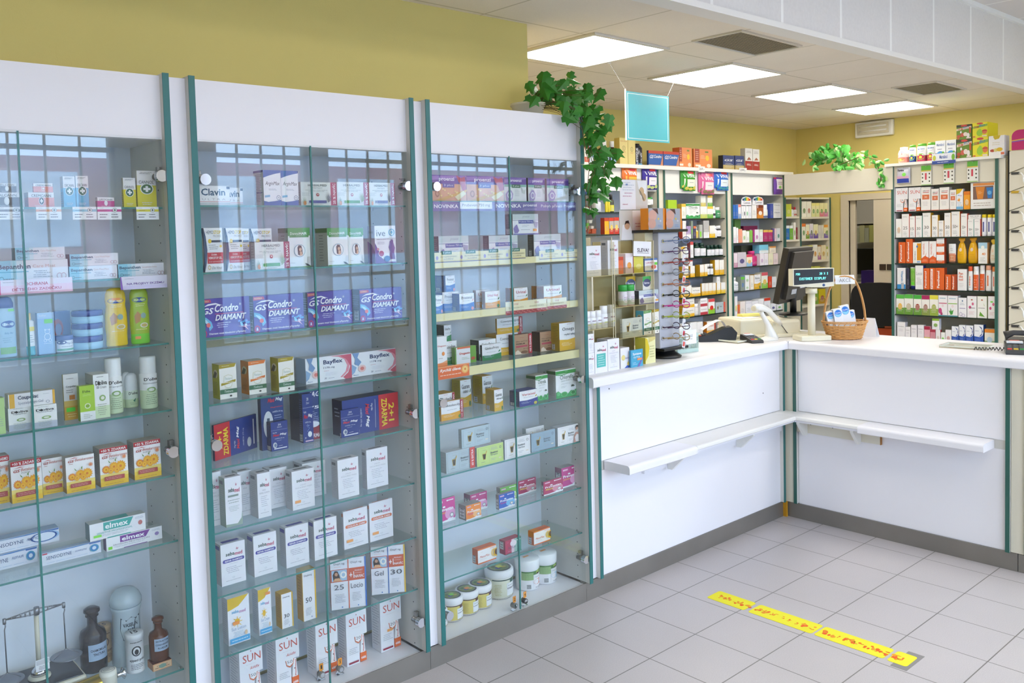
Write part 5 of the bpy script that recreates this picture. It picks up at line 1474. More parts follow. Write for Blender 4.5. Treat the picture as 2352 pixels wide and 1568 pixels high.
a_=B(S,245,372.7,1237,elmex('7a3c96','EROSION PROTECTION'),'white and purple toothpaste box',us=238,vb=1267)
B(S,207,335,1206,elmex('3aaaa0','SENSITIVE PROFESSIONAL'),'white and teal toothpaste box lying on the purple one',us=197,on=a_)
S=c1[6]
def PX(u,v,z=None):
 return un(u,v,'z',S.z if z is None else z)
def brownb(c,w_=.9):
 return dict(c=c,prof=[(.97,0,c),(1,.02,c),(1,.55,c),(.9,.62,c),(.45,.68,c),(.38,.72,c),(.38,.84,c),(.5,.86,c),(.5,.875,c),(0,.875,c)],split=1,cap=[(.3,.86,c),(.42,.89,c),(.62,.93,c),(.6,.97,c),(.35,1,c),(0,1,c)])
st=brownb('1c0e12')
st['ops']=[('r',.2,.2,.95,.46,'a8bcd4'),('t','CHAMOMILLAE',.28,.345,.85,.385,'2a2c34','b'),('t','TINCTURA',.36,.28,.78,.32,'2a2c34','b')]
st['span']=2.2
B(S,188,249,1403,st,'large dark brown glass apothecary bottle with stopper',vb=1522,shape='round',kind='apothecary_bottle',cat='bottle')
st=dict(c='b4c4cc',prof=[(.98,0,'b4c4cc'),(1,.02,'b4c4cc'),(.97,.1,'b4c4cc'),(.88,.3,'b4c4cc'),(.84,.5,'b4c4cc'),(.86,.68,'b4c4cc'),(.96,.75,'b4c4cc'),(.96,.77,'b4c4cc'),(0,.77,'b4c4cc')],split=1,cap=[(.9,.775,'b4c4cc'),(1,.8,'b4c4cc'),(1,.86,'b4c4cc'),(.85,.93,'b4c4cc'),(.6,.985,'b4c4cc'),(.25,1,'b4c4cc'),(0,1,'b4c4cc')],ops=[('p',[(.12,.66),(.35,.62),(.52,.66),(.7,.63),(.92,.66),(.95,.5),(.86,.36),(.55,.25),(.2,.36),(.08,.5)],'24303c'),('p',[(.15,.64),(.35,.605),(.52,.645),(.7,.612),(.89,.64),(.92,.5),(.83,.37),(.55,.268),(.22,.37),(.11,.5)],'b8c6ce'),('t','VASELIN.',.2,.53,.82,.58,'24303c','b'),('t','ALB.',.34,.46,.62,.51,'24303c','b')],span=1.9)
B(S,272,345,1371,st,'tall grey porcelain jar with shield shaped label',vb=1495,sb=.12,shape='round',kind='porcelain_jar',cat='jar')
def papertube(c,txt,ink):
 return dict(c=c,m=M_PRINT,prof=[(.97,0,c),(1,.01,c),(1,.05,c),(.96,.055,c),(.96,.86,c),(1,.865,c),(1,.985,c),(.96,1,c),(0,1,c)],ops=[('t',txt,.1,.3,.9,.38,ink,'b'),('e',.45,.58,.24,.13,ink),('e',.45,.58,.17,.1,c),('e',.45,.56,.1,.07,ink),('f',.15,.1,.85,.26,4,ink),('f',.15,.78,.85,.83,1,ink)],tops=[('t','15',.3,.3,.7,.7,ink,'b')],span=2.3)
B(S,244,284,1464,papertube('c2a276','Zasyp','5a4030'),'old tan cardboard powder tube with portrait',vb=1549,shape='round',kind='powder_tube',cat='tube')
B(S,298.5,340,1464,papertube('d8dadc','s\u00fdpac\u00ed pr\u00e1\u0161.','2a2c30'),'old white cardboard powder tube with child face',vb=1553,shape='round',kind='powder_tube',cat='tube')
a_=B(S,352,395,1527,dict(c='d8a074',sc='b88058',tc='5a2c20',ops=[('r',.04,.12,.96,.88,'e0bc94'),('f',.1,.2,.9,.8,2,'8a4a34'),('e',.5,.5,.2,.3,'7a9a8c')]),'small orange carton under the amber bottle',vb=1543)
st=brownb('5a2a10')
st['ops']=[('r',.14,.25,.92,.54,'a8bcd4'),('t','EXTRACTUM',.22,.46,.84,.5,'2a2c34','b'),('t','CONDURANGO',.2,.38,.86,.42,'2a2c34','b'),('t','FLUIDUM',.3,.3,.76,.34,'2a2c34','b')]
st['span']=2.2
B(S,353,396.5,1428,st,'small amber glass apothecary bottle with stopper',on=a_,shape='round',kind='apothecary_bottle',cat='bottle')
B(S,237,277,1552,dict(c='d8d4c4',m=M_PRINT,prof=[(1,0,'d8d4c4'),(1,.8,'d8d4c4'),(.95,1,'e6e2d4'),(0,1,'e6e2d4')],tops=[('o',.5,.5,.42,.42,'8a8a90',.92),('f',.2,.3,.8,.7,3,'8a8a90')]),'round cream cardboard tin at the bottom edge',sb=.001,vb=1585,shape='round',kind='round_tin',cat='tin')
p0=PX(60,1560)
t=empty('balance_scale',(p0.x,.155,S.z+.0006),0,'antique apothecary balance scale on a cream and black base','scale')
X,Y=p0.x,.155
xe=solve_u(Vector((0,.085,S.z)),Vector((1,0,0)),203)
b=MB()
b.box(-.2,-.07,.004,xe-X,.1,.052)
M_OLD=mat('old_cream_enamel','d2cdb8',.35,noise=.1)
b.build('base_box',M_OLD,t,.008)
bx('base_top',-.19,-.062,.052,xe-X-.008,.092,.056,mat('black_top','15151c',.25,noise=.1),t,.002)
b=MB()
for x in(-.18,xe-X-.02):
 b.tube([(x,-.06,0),(x,-.06,.006)],.008,10)
 b.tube([(x,.09,0),(x,.09,.006)],.008,10)
b.build('foot',M_BLACK,t)
px_=solve_u(Vector((0,.165,1)),Vector((1,0,0)),66)-X
zt_=un(62,1412,'y',.165)[2]-S.z
b=MB()
b.lathe([(.032,.056),(.032,.06),(.024,.065)],cx=px_,cy=.01)
b.build('collar',M_OLD,t)
b=MB()
b.lathe([(.024,.065),(.02,.078),(.01,.09),(.008,.092),(0,.092)],cx=px_,cy=.01)
b.build('socket',M_CHROME,t)
b=MB()
b.tube([(px_,.01,.09),(px_,.01,zt_)],.007,14)
b.build('column',M_OLD,t)
M_NICK=mat('old_nickel','8f9096',.3,.9,noise=.15)
xl,xr_=solve_u(Vector((0,.165,1)),Vector((1,0,0)),-8)-X,solve_u(Vector((0,.165,1)),Vector((1,0,0)),130)-X
zl,zr_=un(0,1427,'y',.165)[2]-S.z,un(130,1391,'y',.165)[2]-S.z
b=MB()
N_=12
for sgn in(-1,1):
 b.tube([(xl,.01,zl),(px_,.01,(zl+zr_)/2+.008*sgn),(xr_,.01,zr_)],.0022,6)
for i in range(13):
 f_=(i+.5)/13
 x=xl+(xr_-xl)*f_
 z=zl+(zr_-zl)*f_
 hh=.009*(1-abs(2*f_-1))+.001
 b.tube([(x,.01,z-hh),(x,.01,z+hh)],.0025,6)
b.tube([(px_,.004,zt_-.005),(px_,.004,zt_+.018)],.008,12)
b.build('beam',M_NICK,t)
for(x,z,nm_)in((xl,zl,'l'),(xr_,zr_,'r')):
 zp=.088 if nm_=='r'else .07
 b=MB()
 b.tube([(x,.01,z),(x+.002,.01,z-.02),(x-.001,.01,z-.03),(x,.01,zp+.03)],.0018,6)
 b.tube([(x,.01,z+.004),(x,.01,z-.012)],.005,8)
 for s_ in(-1,1):
  b.tube([(x,.01,zp+.03),(x+s_*.038,.01,zp+.004)],.001,5)
 b.build('hanger',M_NICK,t)
 b=MB()
 b.lathe([(.012,zp-.004),(.034,zp),(.046,zp+.007),(.043,zp+.008),(.03,zp+.003),(0,zp+.001)],cx=x,cy=.01)
 b.build('pan',M_NICK,t)
b=MB()
b.box(px_-.018,-.03,.09,px_+.02,-.029,.125,'e8e8ea')
paint(b,lambda x,y,o:(px_-.018+.038*x,-.03-o,.09+.035*y),[('r',.05,.55,.95,.95,'c8c8cc'),('f',.15,.1,.85,.45,3,'3a3a3c')])
b.build('paper_tag',M_PRINT,t)
p0=PX(205,1568)
t=empty('brass_syringe',(p0.x,.052,S.z),0,'brass cylinder with silver end lying in front of the scale','instrument')
b=MB()
b.tube([(-.12,-.01,.0262),(.035,.012,.0272),(.038,.0125,.0272),(.044,.0132,.0272),(.05,.014,.0272)],[.026,.026,.0285,.0285,.022],24)
b.build('brass_barrel',mat('brass','c8a648',.22,.9,noise=.1),t)
b=MB()
b.tube([(.05,.014,.0272),(.058,.0152,.0272),(.064,.016,.0272),(.076,.018,.0272),(.082,.0187,.0272),(.086,.0192,.0272)],[.014,.01,.008,.008,.018,.014],20)
b.build('silver_knob',M_CHROME,t)
# middle cabinet
S=c2_[0]
B(S,453.9,528.5,426,clavin(),'white carton with dark blue wording, front one',d=.05)
B(S,500,558.5,430.5,clavin(),'white carton with dark blue wording, partly hidden',sb=.09)
B(S,606.8,646.5,390,arginmax(),'tall blue and white carton',us=585)
B(S,647,686.5,391.5,arginmax(),'tall blue and white carton',us=646)
B(S,692,774,417.5,herbalmed('5a5c9c','4a4a6c'),'herbal pastille box with crimson end',us=690,d=.04)
B(S,774.8,848,417.5,herbalmed(),'herbal pastille box with crimson end',d=.04)
B(S,848.8,907.5,418.8,herbalmed('5a5c9c','4a4a6c'),'herbal pastille box with crimson end',d=.04)
S=c2_[1]
B(S,471.5,514,523.6,hemostop(),'tall white box with red lower panel',us=457)
B(S,522,560,523.6,hemostop(),'tall white box with red lower panel',us=515)
B(S,551,575,525,hemostop(),'tall white box with red lower panel',sb=.07)
B(S,580,627,525,hemostop(False),'dim tall white box behind the pastille box',us=573,sb=.075)
B(S,587,666.5,556.4,herbalmed(),'herbal pastille box in front of taller boxes',us=580,d=.03,sb=.01)
B(S,664,714,523.6,donna(),'white and green hair tablet box',us=642,sb=.05)
B(S,754,801,523.6,donna(),'white and green hair tablet box',us=727,sb=.03)
B(S,801.5,836.5,524,donna(),'white and green hair tablet box',sb=.035)
B(S,862.5,910.5,518.6,ive(),'white and violet box with woman silhouette',us=846)
S=c2_[2]
for k,(u0,u1,vt,us)in enumerate([(463,575.5,687.5,461),(584.5,699,680.5,573),(708.5,810,672,697.5),(828,924,665.5,810)]):
 B(S,u0,u1,vt,condro(),'big violet joint care box',us=us,sb=.012)
for(Sh,u0,u1,v0,v1,nm_)in((c2_[2],465,937,782,801,'middle'),):
 base=Sh.O-Sh.n*.003+Z*Sh.z
 xa_,xb_=solve_u(base,Sh.e,u0),solve_u(base,Sh.e,u1)
 tag(bx('shelf_rail',xa_,YG-.0055,Sh.z-.03,xb_,YG-.0035,Sh.z-.008,M_RAILC),'clear price rail under the violet boxes of the middle cabinet','rail')
S=c2_[3]
B(S,506,545,838,tinctura('b8b428','a89420'),'tincture carton with olive side',us=490,vb=918)
B(S,573,612.5,830.5,tinctura('d8862c','e07830'),'tincture carton with orange side',us=555,vb=907)
B(S,641.5,677,823,tinctura('b4a82c','a89420'),'tincture carton with olive side',us=623,vb=901)
B(S,703,817.5,824.5,bayflex(),'wide white and pink tablet carton in front',vb=883)
B(S,808,917,812,bayflex(),'wide white and pink tablet carton set back',vb=864,sb=.1)
S=c2_[4]
B(S,494,591,977,maxibig(),'long navy and red promotional box, turned',us=476,q=(1059,1027),d=.06)
B(S,603,654.5,910,maxitall(),'tall navy box with grey thermometer',us=596,sb=.1)
B(S,624,662.5,971,maximag('s'),'small navy box in front of the tall one',us=607,vb=1037)
B(S,697.5,721,906,maximag('t'),'slim tall navy effervescent tablet box',us=686,vb=1018)
B(S,690,740,897,maxitall(True),'big navy and dark red box at the back',sb=.12)
B(S,784.5,826,943,maximag('s'),'small navy box before the long red one',us=774,vb=1006)
B(S,788,916,921,maxibig(True),'long navy and red promotional box, straight',vb=999,sb=.07)
S=c2_[5]
B(S,480,512,1088,sebamed('DERMA SOFT','WASH EMULSION'),'tall white skin care box at left edge',vb=1204,sb=.07)
B(S,520,557.5,1099,sebamed(green=True),'tall white box with sage green side',us=499,vb=1212)
B(S,549,582,1085,sebamed('HAND BALSAM',''),'tall white skin care box standing behind',sb=.1)
B(S,594,624,1089,sebamed('HANDCREME','BALSAM'),'slim white skin care box with orange top sticker',us=577,vb=1191)
B(S,622,661,1079,sebamed(),'wide white skin care box standing behind',sb=.1)
B(S,673,723.5,1084,sebamed(price=.1),'white skin care box with orange sticker',us=658,vb=1173)
B(S,697,749.5,1066,sebamed(),'wide white skin care box standing behind',sb=.12)
B(S,778,825.5,1058,sebamed(),'white face and body wash box',us=763,vb=1147)
B(S,844,892,1034.5,sebamed(),'white face and body wash box',us=833,vb=1124)
S=c2_[6]
for(u0,u1,vt,us,vb)in((510,565.5,1253,495.5,1348),(585,637.5,1232,570,1326),(658.5,710.5,1213,645,1305.5),(723.5,775.5,1198,711,1288)):
 B(S,u0,u1,vt,sebamed(band='4c4aa0',sub2='REPAIR SHAMPOO'),'white shampoo box with violet band',us=us,vb=vb)
for(u0,u1,vt,us,vb)in((791,846,1176,787,1263),(850.5,903.5,1157,847,1245.5)):
 B(S,u0,u1,vt,sebamed(band='d9764c',sub2='COLOUR CARE',price=.1),'white shampoo box with orange band',us=us,vb=vb)
S=c2_[7]
B(S,526,575.5,1377,seba_sun(),'white sun lotion box with yellow corner',us=513,vb=1484)
B(S,596,625.5,1356,seba_sun(True),'slim white sun cream box with yellow corner',us=582,vb=1460)
B(S,648,674.5,1366,daylong('30'),'small yellow edged sun cream box marked thirty',us=635,vb=1445)
B(S,697.5,728,1313,daylong('50'),'tall yellow edged sun cream box marked fifty',us=684,vb=1428)
B(S,762,843.5,1287,daylong_duo('25','Locio','NAVIAC'),'double sun care pack marked twenty-five',q=(1402,1390),d=.035)
B(S,854.5,932.5,1257,daylong_duo('Gel','30'),'double sun care pack of gel and lotion',q=(1366.5,1358),d=.035)
S=c2_[8]
for k,(u0,u1,vt,us,vb,n,kd,pr)in enumerate([(554,606.5,1495,530,1620,'50',1,0),(637.5,690,1466,615,1590,'50',1,0),(728.5,778,1433,707,1557,'20',0,0),(798,844.5,1411,778.5,1532,'20',0,0),(876,923.5,1380,855.5,1499,'20',0,1)]):
 B(S,u0,u1,vt,sunbox(n,kd,pr),'tall white SUN box with sample tube'.replace('SUN','sun lotion'),us=us,vb=vb,shape='ell')
def lock(u,v,num,dark,desc):
 p=un(u,v,'z',.0785)
 t=empty('cabinet_lock',(p.x,max(p.y,.03),.0785),0,desc,'lock','cabinet door locks')
 b=MB()
 b.box(-.012,-.004,.0005,.016,.012,.003)
 b.prism([(-.012,.003),(.016,.003),(.013,.022),(-.006,.022)],.008,.011,axis='y')
 b.build('bracket',M_CHROME,t)
 b=MB()
 b.tube([(.002,-.008,.022),(.002,.014,.022)],.0115,20)
 b.build('barrel',M_BLACK if dark else M_STEEL,t)
 b=MB()
 b.tube([(.002,-.0092,.022),(.002,-.008,.022)],.0085,18)
 b.build('face_ring',M_CHROME,t)
 b=MB()
 b.box(-.002-.006,-.004,.038,-.002+.01,-.002,.064,'f59a24')
 b.box(.0,-.0035,.03,.002,-.0025,.04,'f59a24')
 paint(b,lambda x,y,o:(-.008+.016*x,-.004-o,.038+.026*y),[('t',num,.3,.25,.7,.8,'2a2018','b')],off0=.0001)
 b.build('number_tag',M_GLOSSY,t)
lock(738,1562,'1',0,'cabinet lock with orange tag 1 at the bottom of middle cabinet')
lock(781,1549,'5',0,'cabinet lock with orange tag 5 at the bottom of middle cabinet')
lock(1181,1402,'2',0,'silver cabinet lock with orange tag 2 in the right cabinet')
lock(1205,1391,'4',1,'black cabinet lock with orange tag 4 in the right cabinet')
# right cabinet
S=c3[0]
B(S,993,1072,401,proenzi_big(),'wide purple and orange joint tablet box',d=.05)
B(S,1072.6,1158,403,proenzi_big(),'wide purple and orange joint tablet box',d=.05)
B(S,1159,1209.5,406.5,proenzi(),'purple and white joint tablet box',d=.05)
B(S,1213.5,1256,408,proenzi(),'purple and white joint tablet box',us=1205)
B(S,1256.5,1306.5,410,proenzi(),'purple and white joint tablet box',sb=.005,d=.04)
o=card(S,994,1325,463,485,[('r',.0,.8,1,.82,'9a94b8'),('t','NOVINKA',.005,.32,.155,.72,'f2f2f6','b'),('r',.165,.24,.375,1,'e8e8ee'),('t','Prubeven 750 mg',.18,.42,.36,.8,'4a4c6c'),('t','NOVINKA',.4,.36,.575,.78,'f2f2f6','b'),('t','proenzi',.59,.42,.69,.8,'f2f2f6','b'),('f',.59,.14,.69,.26,1,'c8c4dc'),('t','Pohyb p\u0159in\u00e1\u0161\u00ed Proenzi',.72,.3,.985,.76,'f2f2f6')],'long violet banner with white lettering along the top shelf','67619f','banner','shelf_banner')
S=c3[1]
x1=B(S,1008.6,1077,542.5,prubeven(),'grey and violet tablet box, left',us=997.5,d=.045)
x2=B(S,1123.8,1189.5,541.5,prubeven(),'grey and violet tablet box, centre',us=1110.5)
x3=B(S,1226.7,1288.5,538.5,prubeven(),'grey and violet tablet box, right',us=1213)
B(S,1178,1236.6,491.5,prubeven(),'grey and violet tablet box bridging two others',us=1160.6,on=x2)
def rail(S,u0,u1,h,desc,mt=None,dz=.0):
 base=S.O-S.n*.003+Z*S.z
 xa_,xb_=solve_u(base,S.e,u0),solve_u(base,S.e,u1)
 return tag(bx('shelf_rail',xa_,YG-.0035,S.z-h+dz,xb_,YG-.0015,S.z+dz,mt or M_RAIL),desc,'rail')
rail(S,999,1336,.028,'cream price rail along the second shelf of right cabinet',dz=.004)
for k,(u0,u1,n,w1,w2,tab)in enumerate([(997,1207,4,'S\u00cdLA KOMPLEXN\u00cdHO','SLO\u017dEN\u00cd','3 plus'),(1238.6,1330,2,'KOMFORTN\u00cd FORMA','ROZPUSTN\u00c1 V \u00daSTECH','Comfort')]):
 ops=[('r',0,0,1,.08,'5a5484'),('r',0,.08,1,.2,'d8ca8c')]
 for j in range(n):
  a,w=j/n,1/n
  ops+=[('t',w1,a+w*.25,.5,a+w*.92,.66,'6a6650'),('t',w2,a+w*.38,.26,a+w*.78,.42,'6a6650'),('e',a+w*.12,.46,w*.05,.2,'9a8cb8'),('r',a+w*.3,.78,a+w*.72,1.14,'2f6a58'),('t',tab,a+w*.36,.84,a+w*.66,1.06,'eef4f0')]
 card(S,u0,u1,580.5 if k==0 else 576,604 if k==0 else 596,ops,['cream strip with four green tabs on second shelf of right cabinet','cream strip with two green tabs on second shelf of right cabinet'][k],'e6dcae','price strip','price_strip',on_front=.0045)
S=c3[2]
a_=B(S,1017.2,1054,671.5,prostenal(),'blue and white prostate tablet box, set back',sb=.06)
B(S,999,1017,679,prostenal(),'blue and white prostate tablet box, cut by trim',sb=.008,d=.045)
B(S,1024,1045.3,633,prostenal(),'blue and white prostate tablet box on top of another',us=1000,on=a_)
B(S,1056,1089.4,675,prostenal(),'blue and white prostate tablet box in front',us=1037,sb=.012)
B(S,1094,1126,667,urinal(),'orange and white urinary tablet box, set back',us=1087,sb=.07)
B(S,1115,1148.6,669.5,urinal('Urinal Akut'),'orange and white urinary tablet box, front left',us=1106.6,sb=.014)
B(S,1181.5,1212.5,662,urinal(),'orange and white urinary tablet box, centre',us=1162,sb=.014)
B(S,1249.5,1290.5,657.5,urinal(),'orange and white urinary tablet box, right',us=1221.4,sb=.014)
rail(S,1000,1336,.03,'cream price rail along the third shelf of right cabinet')
for k,(u0,u1,v0,v1,n)in enumerate([(1161,1255,694,724,2),(1256.5,1301,686.5,711,1)]):
 ops=[('r',0,0,1,.3,'b0484c')]
 for j in range(n):
  a,w=j/n,1/n
  ops+=[('t','Urinal',a+w*.4,.72,a+w*.6,.88,'b83a48'),('t','DLOUHODOB\u00c1 P\u00c9\u010cE',a+w*.15,.46,a+w*.85,.6,'8a8450')]
 for j in range(int(26*n)):
  ops.append(('e',(j+.5)/(26*n),.08+.14*((j*7)%3)/2,.016/n,.05,['d88a84','8c2c34'][j%2]))
 card(S,u0,u1,v0,v1,ops,['long cream card with berry border on third shelf of right cabinet','short cream card with berry border on third shelf of right cabinet'][k],'e8e0bc','price card','price_card',on_front=.0045)
S=c3[3]
gk=lambda:walmark('GinkoPrim',c='2f8450',sc='3c403e',icon='2f8450',low=.34,top='c8ccc8')
dg=lambda:dict(c='e8e8ea',sc='7aa052',tc='9ab470',ops=[('r',.72,0,1,1,'6aa03c'),('r',0,0,.05,1,'6aa03c'),('r',.1,.9,.72,1,'e07048'),('t','Degasin',.2,.52,.7,.68,'c84a30','b'),('f',.3,.24,.68,.4,2,'9ab08c'),('e',.84,.26,.1,.1,'c0583c')])
a_=B(S,1021,1050,785,gk(),'dark green and white ginkgo box, lower left',sb=.1)
B(S,1020.5,1036.5,747,gk(),'dark green and white ginkgo box on top of another',us=1003,on=a_)
B(S,1004.5,1028,774,dict(c='ecebec',sc='e8e4e2',ops=[('r',0,0,1,.2,'e88a50'),('p',[(0,.2),(1,.2),(1,.28),(.5,.22)],'eea878'),('t','Degasin',.1,.68,.9,.74,'c84a30'),('e',.62,.48,.14,.06,'e8904a'),('f',.1,.32,.6,.38,1,'b0a8a8')]),'tall white and orange digestion tablet box',sb=.008,vb=845)
B(S,1046,1094,799,dg(),'white and green digestion tablet box',us=1038,vb=838)
B(S,1101,1140,782,gk(),'dark green and white ginkgo box, set back',us=1081,sb=.08)
B(S,1108,1151.5,793,gk(),'dark green and white ginkgo box, front',us=1091,vb=829)
q10=lambda:walmark('Coenzyme Q10',promo='1+1 ZDARMA',low=.4,tcol='4a4c50',sc='c9951f')
a_=B(S,1141,1198,769,q10(),'amber and white coenzyme box, lower',sb=.12)
B(S,1142,1199.6,732,q10(),'amber and white coenzyme box, upper',us=1139.5,on=a_)
hl=lambda:dict(c='b08a6c',sc='40262c',tc='6a5048',ops=[('t','Hl\u00edva \u00fast\u0159i\u010dn\u00e1',.1,.62,.74,.7,'40302a'),('t','PREMIUM',.1,.5,.6,.57,'40302a','b'),('r',.1,.36,.74,.45,'b8485a'),('f',.3,.82,.6,.87,1,'b04a48'),('t','60+30',.5,.24,.78,.3,'5a4030'),('p',[(.04,.02),(.05,.16),(.2,.24),(.32,.12),(.5,.1),(.62,.0)],'e4d2bc'),('e',.55,.1,.2,.08,'7a5238'),('r',.8,0,1,1,'b42434'),('t','+50 % ZDARMA',.85,.08,.95,.92,'f4e8e8','vb')])
B(S,1181.5,1221.8,770,hl(),'brown mushroom capsule box with red end, left',us=1165,vb=816)
B(S,1241,1275.3,763,hl(),'brown mushroom capsule box with red end, right',us=1222,vb=808)
B(S,1285.7,1332,743,walmark('Omega 3',name2='ryb\u00ed olej',promo='1+1 ZDARMA',low=.42,sc='b8941c'),'large yellow and white fish oil box',us=1243,vb=804,sb=.02)
rail(S,1018,1336,.036,'pale yellow price rail along the fourth shelf of right cabinet')
card(S,1005.6,1077.5,843.5,873,[('t','Rychl\u00e1 \u00faleva',.06,.5,.72,.8,'f8f0ea','bi'),('f',.06,.2,.74,.38,1,'f6dcc8'),('e',.86,.56,.12,.34,'f0a860'),('e',.86,.56,.08,.24,'f6d080'),('e',.86,.56,.03,.1,'e08838'),('r',0,.9,1,1,'f09a68')],'orange sign with slanted white lettering, fourth shelf of right cabinet','e6703c','sign','shelf_sign',on_front=.0045)
S=c3[4]
lk=lambda:walmark('Laktobacily',promo='1+1 ZDARMA',low=.38,c='e4a428',icon='4a8a40')
B(S,1014,1064,925,lk(),'amber and white lactobacillus box, front',us=1008,vb=968)
B(S,1006,1045,907,lk(),'amber and white lactobacillus box, behind',sb=.07)
B(S,1058.5,1083,874,walmark('Guarana',name2='ENERGY',sc='a8921c',c='dcae2c'),'tall yellow guarana box, left',us=1032,vb=937)
B(S,1109,1132,865,walmark('Guarana',name2='800 mg',sc='b89c1c',c='dcae2c'),'tall yellow guarana box, right',us=1085,vb=928)
B(S,1136,1155.8,896,walmark('Guarana',name2='800 mg',sc='b4941c',c='dcae2c'),'small yellow guarana box in front',us=1116,vb=945)
B(S,1193.5,1235.3,900,walmark('Varixinal',c='2c3c8c',sc='282c5c',namec='c84a4a',low=.4,icon='c8c050',top='3a4488'),'navy and white vein tablet box',us=1171,vb=935)
B(S,1231,1259,863,chlorella(),'narrow green and white algae tablet box',us=1210,vb=922)
B(S,1277.3,1325,852,chlorella(),'wide green and white algae tablet box',us=1257,vb=916)
S=c3[5]
a_=B(S,1025.5,1090,1040,bioaktivni('b4c4ca',n2='Q10 Super',promo='60 % EXTRA'),'pale blue supplement box with red end',us=1012.5,vb=1088)
B(S,1096,1156.5,1029,bioaktivni('c9e286',n2='Pycnogenol',ring='8aa45c'),'lime green supplement box',us=1090,vb=1073)
B(S,1061,1126.3,987,bioaktivni('b4c8d0','Bioaktivn\u00ed','Q10'),'pale blue supplement box bridging two others',us=1054,on=a_)
B(S,1160,1218.3,1011,bioaktivni('ececec',n2='Selen+Zinek'),'white supplement box with grey frame',us=1151.4,vb=1056)
B(S,1209,1250,985,bioaktivni('e8e8e8'),'white supplement box standing behind',us=1200.8,sb=.09)
B(S,1221,1275.6,997,bioaktivni('93adbe',n2='Marin Plus',ring='b4c0c8'),'slate blue supplement box',us=1218.5,vb=1039)
B(S,1281.5,1328.3,983,bioaktivni('eceaea',n2='B.Duo',man=True),'white supplement box with small portrait',us=1265,vb=1025)
S=c3[6]
B(S,1004,1046,1150,preventan('cf3f92','Junior'),'tall magenta lozenge box, cut by the trim',us=1001,vb=1205)
B(S,1081,1119.3,1137,preventan('b8387c'),'magenta lozenge box standing behind orange one',us=1066.5,sb=.08)
B(S,1071,1105.3,1162,preventan('ee8a2c','Classic','d04c88','f6b878'),'orange lozenge box',us=1054,vb=1196)
B(S,1149.5,1188,1121,preventan('6cb848','Quatro','f0e8b0','b0dc90'),'green lozenge box standing behind blue one',us=1141,sb=.07)
B(S,1146.5,1182,1137,preventan('2c62c0','Quatro','d05098','7cc0ec'),'blue lozenge box',us=1139.5,vb=1171)
B(S,1190.5,1231.5,1106,preventan('a82858','Akut','e8d048','d88aa0'),'crimson lozenge box, set back',us=1187.5,vb=1138)
B(S,1249,1293,1107,preventan('b02c5c','Akut','e8d048','d88aa0'),'crimson lozenge box, in front',us=1244.5,vb=1139)
B(S,1290.5,1333.2,1076,preventan('c42f86','Junior'),'tall magenta lozenge box, rightmost',us=1275.5,vb=1122)
S=c3[7]
B(S,1098,1139.8,1263,menomax(),'orange box with sunflower',us=1085.5,vb=1297)
B(S,1161,1197.3,1243,actilac(),'crimson and green capsule box',us=1147.5,vb=1275)
B(S,1226.5,1263.7,1222,menomax(),'orange box with sunflower',us=1213.5,vb=1253)
S=c3[8]
def balm(low,price='86d83c',wc='d9c668',big=False):
 w='d8d8c0'if big else wc
 t1,t2=('2f4a40','2f5a48')if big else('4a2a2c','5a3030')
 ct=[('e',.5,.5,.44,.44,'4a4a40'),('e',.5,.5,.36,.36,'7c8a4c'),('e',.38,.42,.1,.1,'5c5c8c'),('e',.6,.6,.12,.1,'9aa85c'),('e',.62,.38,.1,.08,'c8b44c'),('r',.4,.4,.62,.6,price),('e',.34,.62,.08,.07,'4a6a3a')]
 return jar('e6e2d4','f2f0f0',wrap=w,neck=.74,ctops=ct,ops=[('r',0,.66,1,.7,t1),('r',0,.0,1,.06,t1),('r',.56,.56,.72,.69,t2),('r',.44,.12,.86,.56,'e8eaea'),('t','KO\u0147SK\u00c1 MAST'if not big else 'KONSKA MAST',.46,.34,.85,.4,'5a4a4a','b'),('f',.48,.44,.82,.5,1,'8a8a8c'),('p',[(.5,.06),(.62,.2),(.8,.18),(.92,.06)],low),('f',.06,.14,.3,.56,8,'a89c5c')])
for(u0,u1,vt,vb,low,price)in((1006,1037.5,1406,1452,'b8484a','86d83c'),(1034,1077.3,1379,1440,'b03a40','86d83c'),(1070.3,1113.3,1364,1424,'4aa0d4','f59a3c'),(1101,1143.6,1350,1410,'4aa0d4','f59a3c')):
 B(S,u0,u1,vt+3,balm(low,price),'small balm jar with yellow label',vb=vb-4,shape='round',kind='balm_jar',cat='jar')
B(S,1141,1191.8,1318,balm('4aa0d4','e0d83c',big=True),'large white lidded balm jar with dark rimmed label',vb=1383,shape='round',kind='balm_jar',cat='jar')
def hippo(c):
 return jar('ecebec','f4f4f4',neck=.66,ctops=[('r',.35,.5,.65,.62,'f0a05a')],ops=[('r',0,.52,1,.64,'4a7c3a'),('r',0,.36,.42,.6,'8fb074'),('e',.66,.6,.14,.05,'a8c45c'),('e',.62,.55,.06,.03,'4a3018'),('e',.78,.58,.08,.04,'3a7034'),('r',.42,.14,1,.52,'eceaea'),('e',.68,.28,.26,.1,c),('t','Hippocastanum',.46,.42,.92,.46,'6a7a8c'),('t','Herbamedicus',.5,.08,.9,.12,'5a5c60'),('n',.16,.08,.34,.22,'222222')])
B(S,1211,1253.6,1294,hippo('dc6a3c'),'white gel tub with orange label and white lid',vb=1364,shape='round',kind='gel_tub',cat='jar')
B(S,1251,1293.3,1280,hippo('6cb8dc'),'white gel tub with blue label and white lid',vb=1349,shape='round',kind='gel_tub',cat='jar')
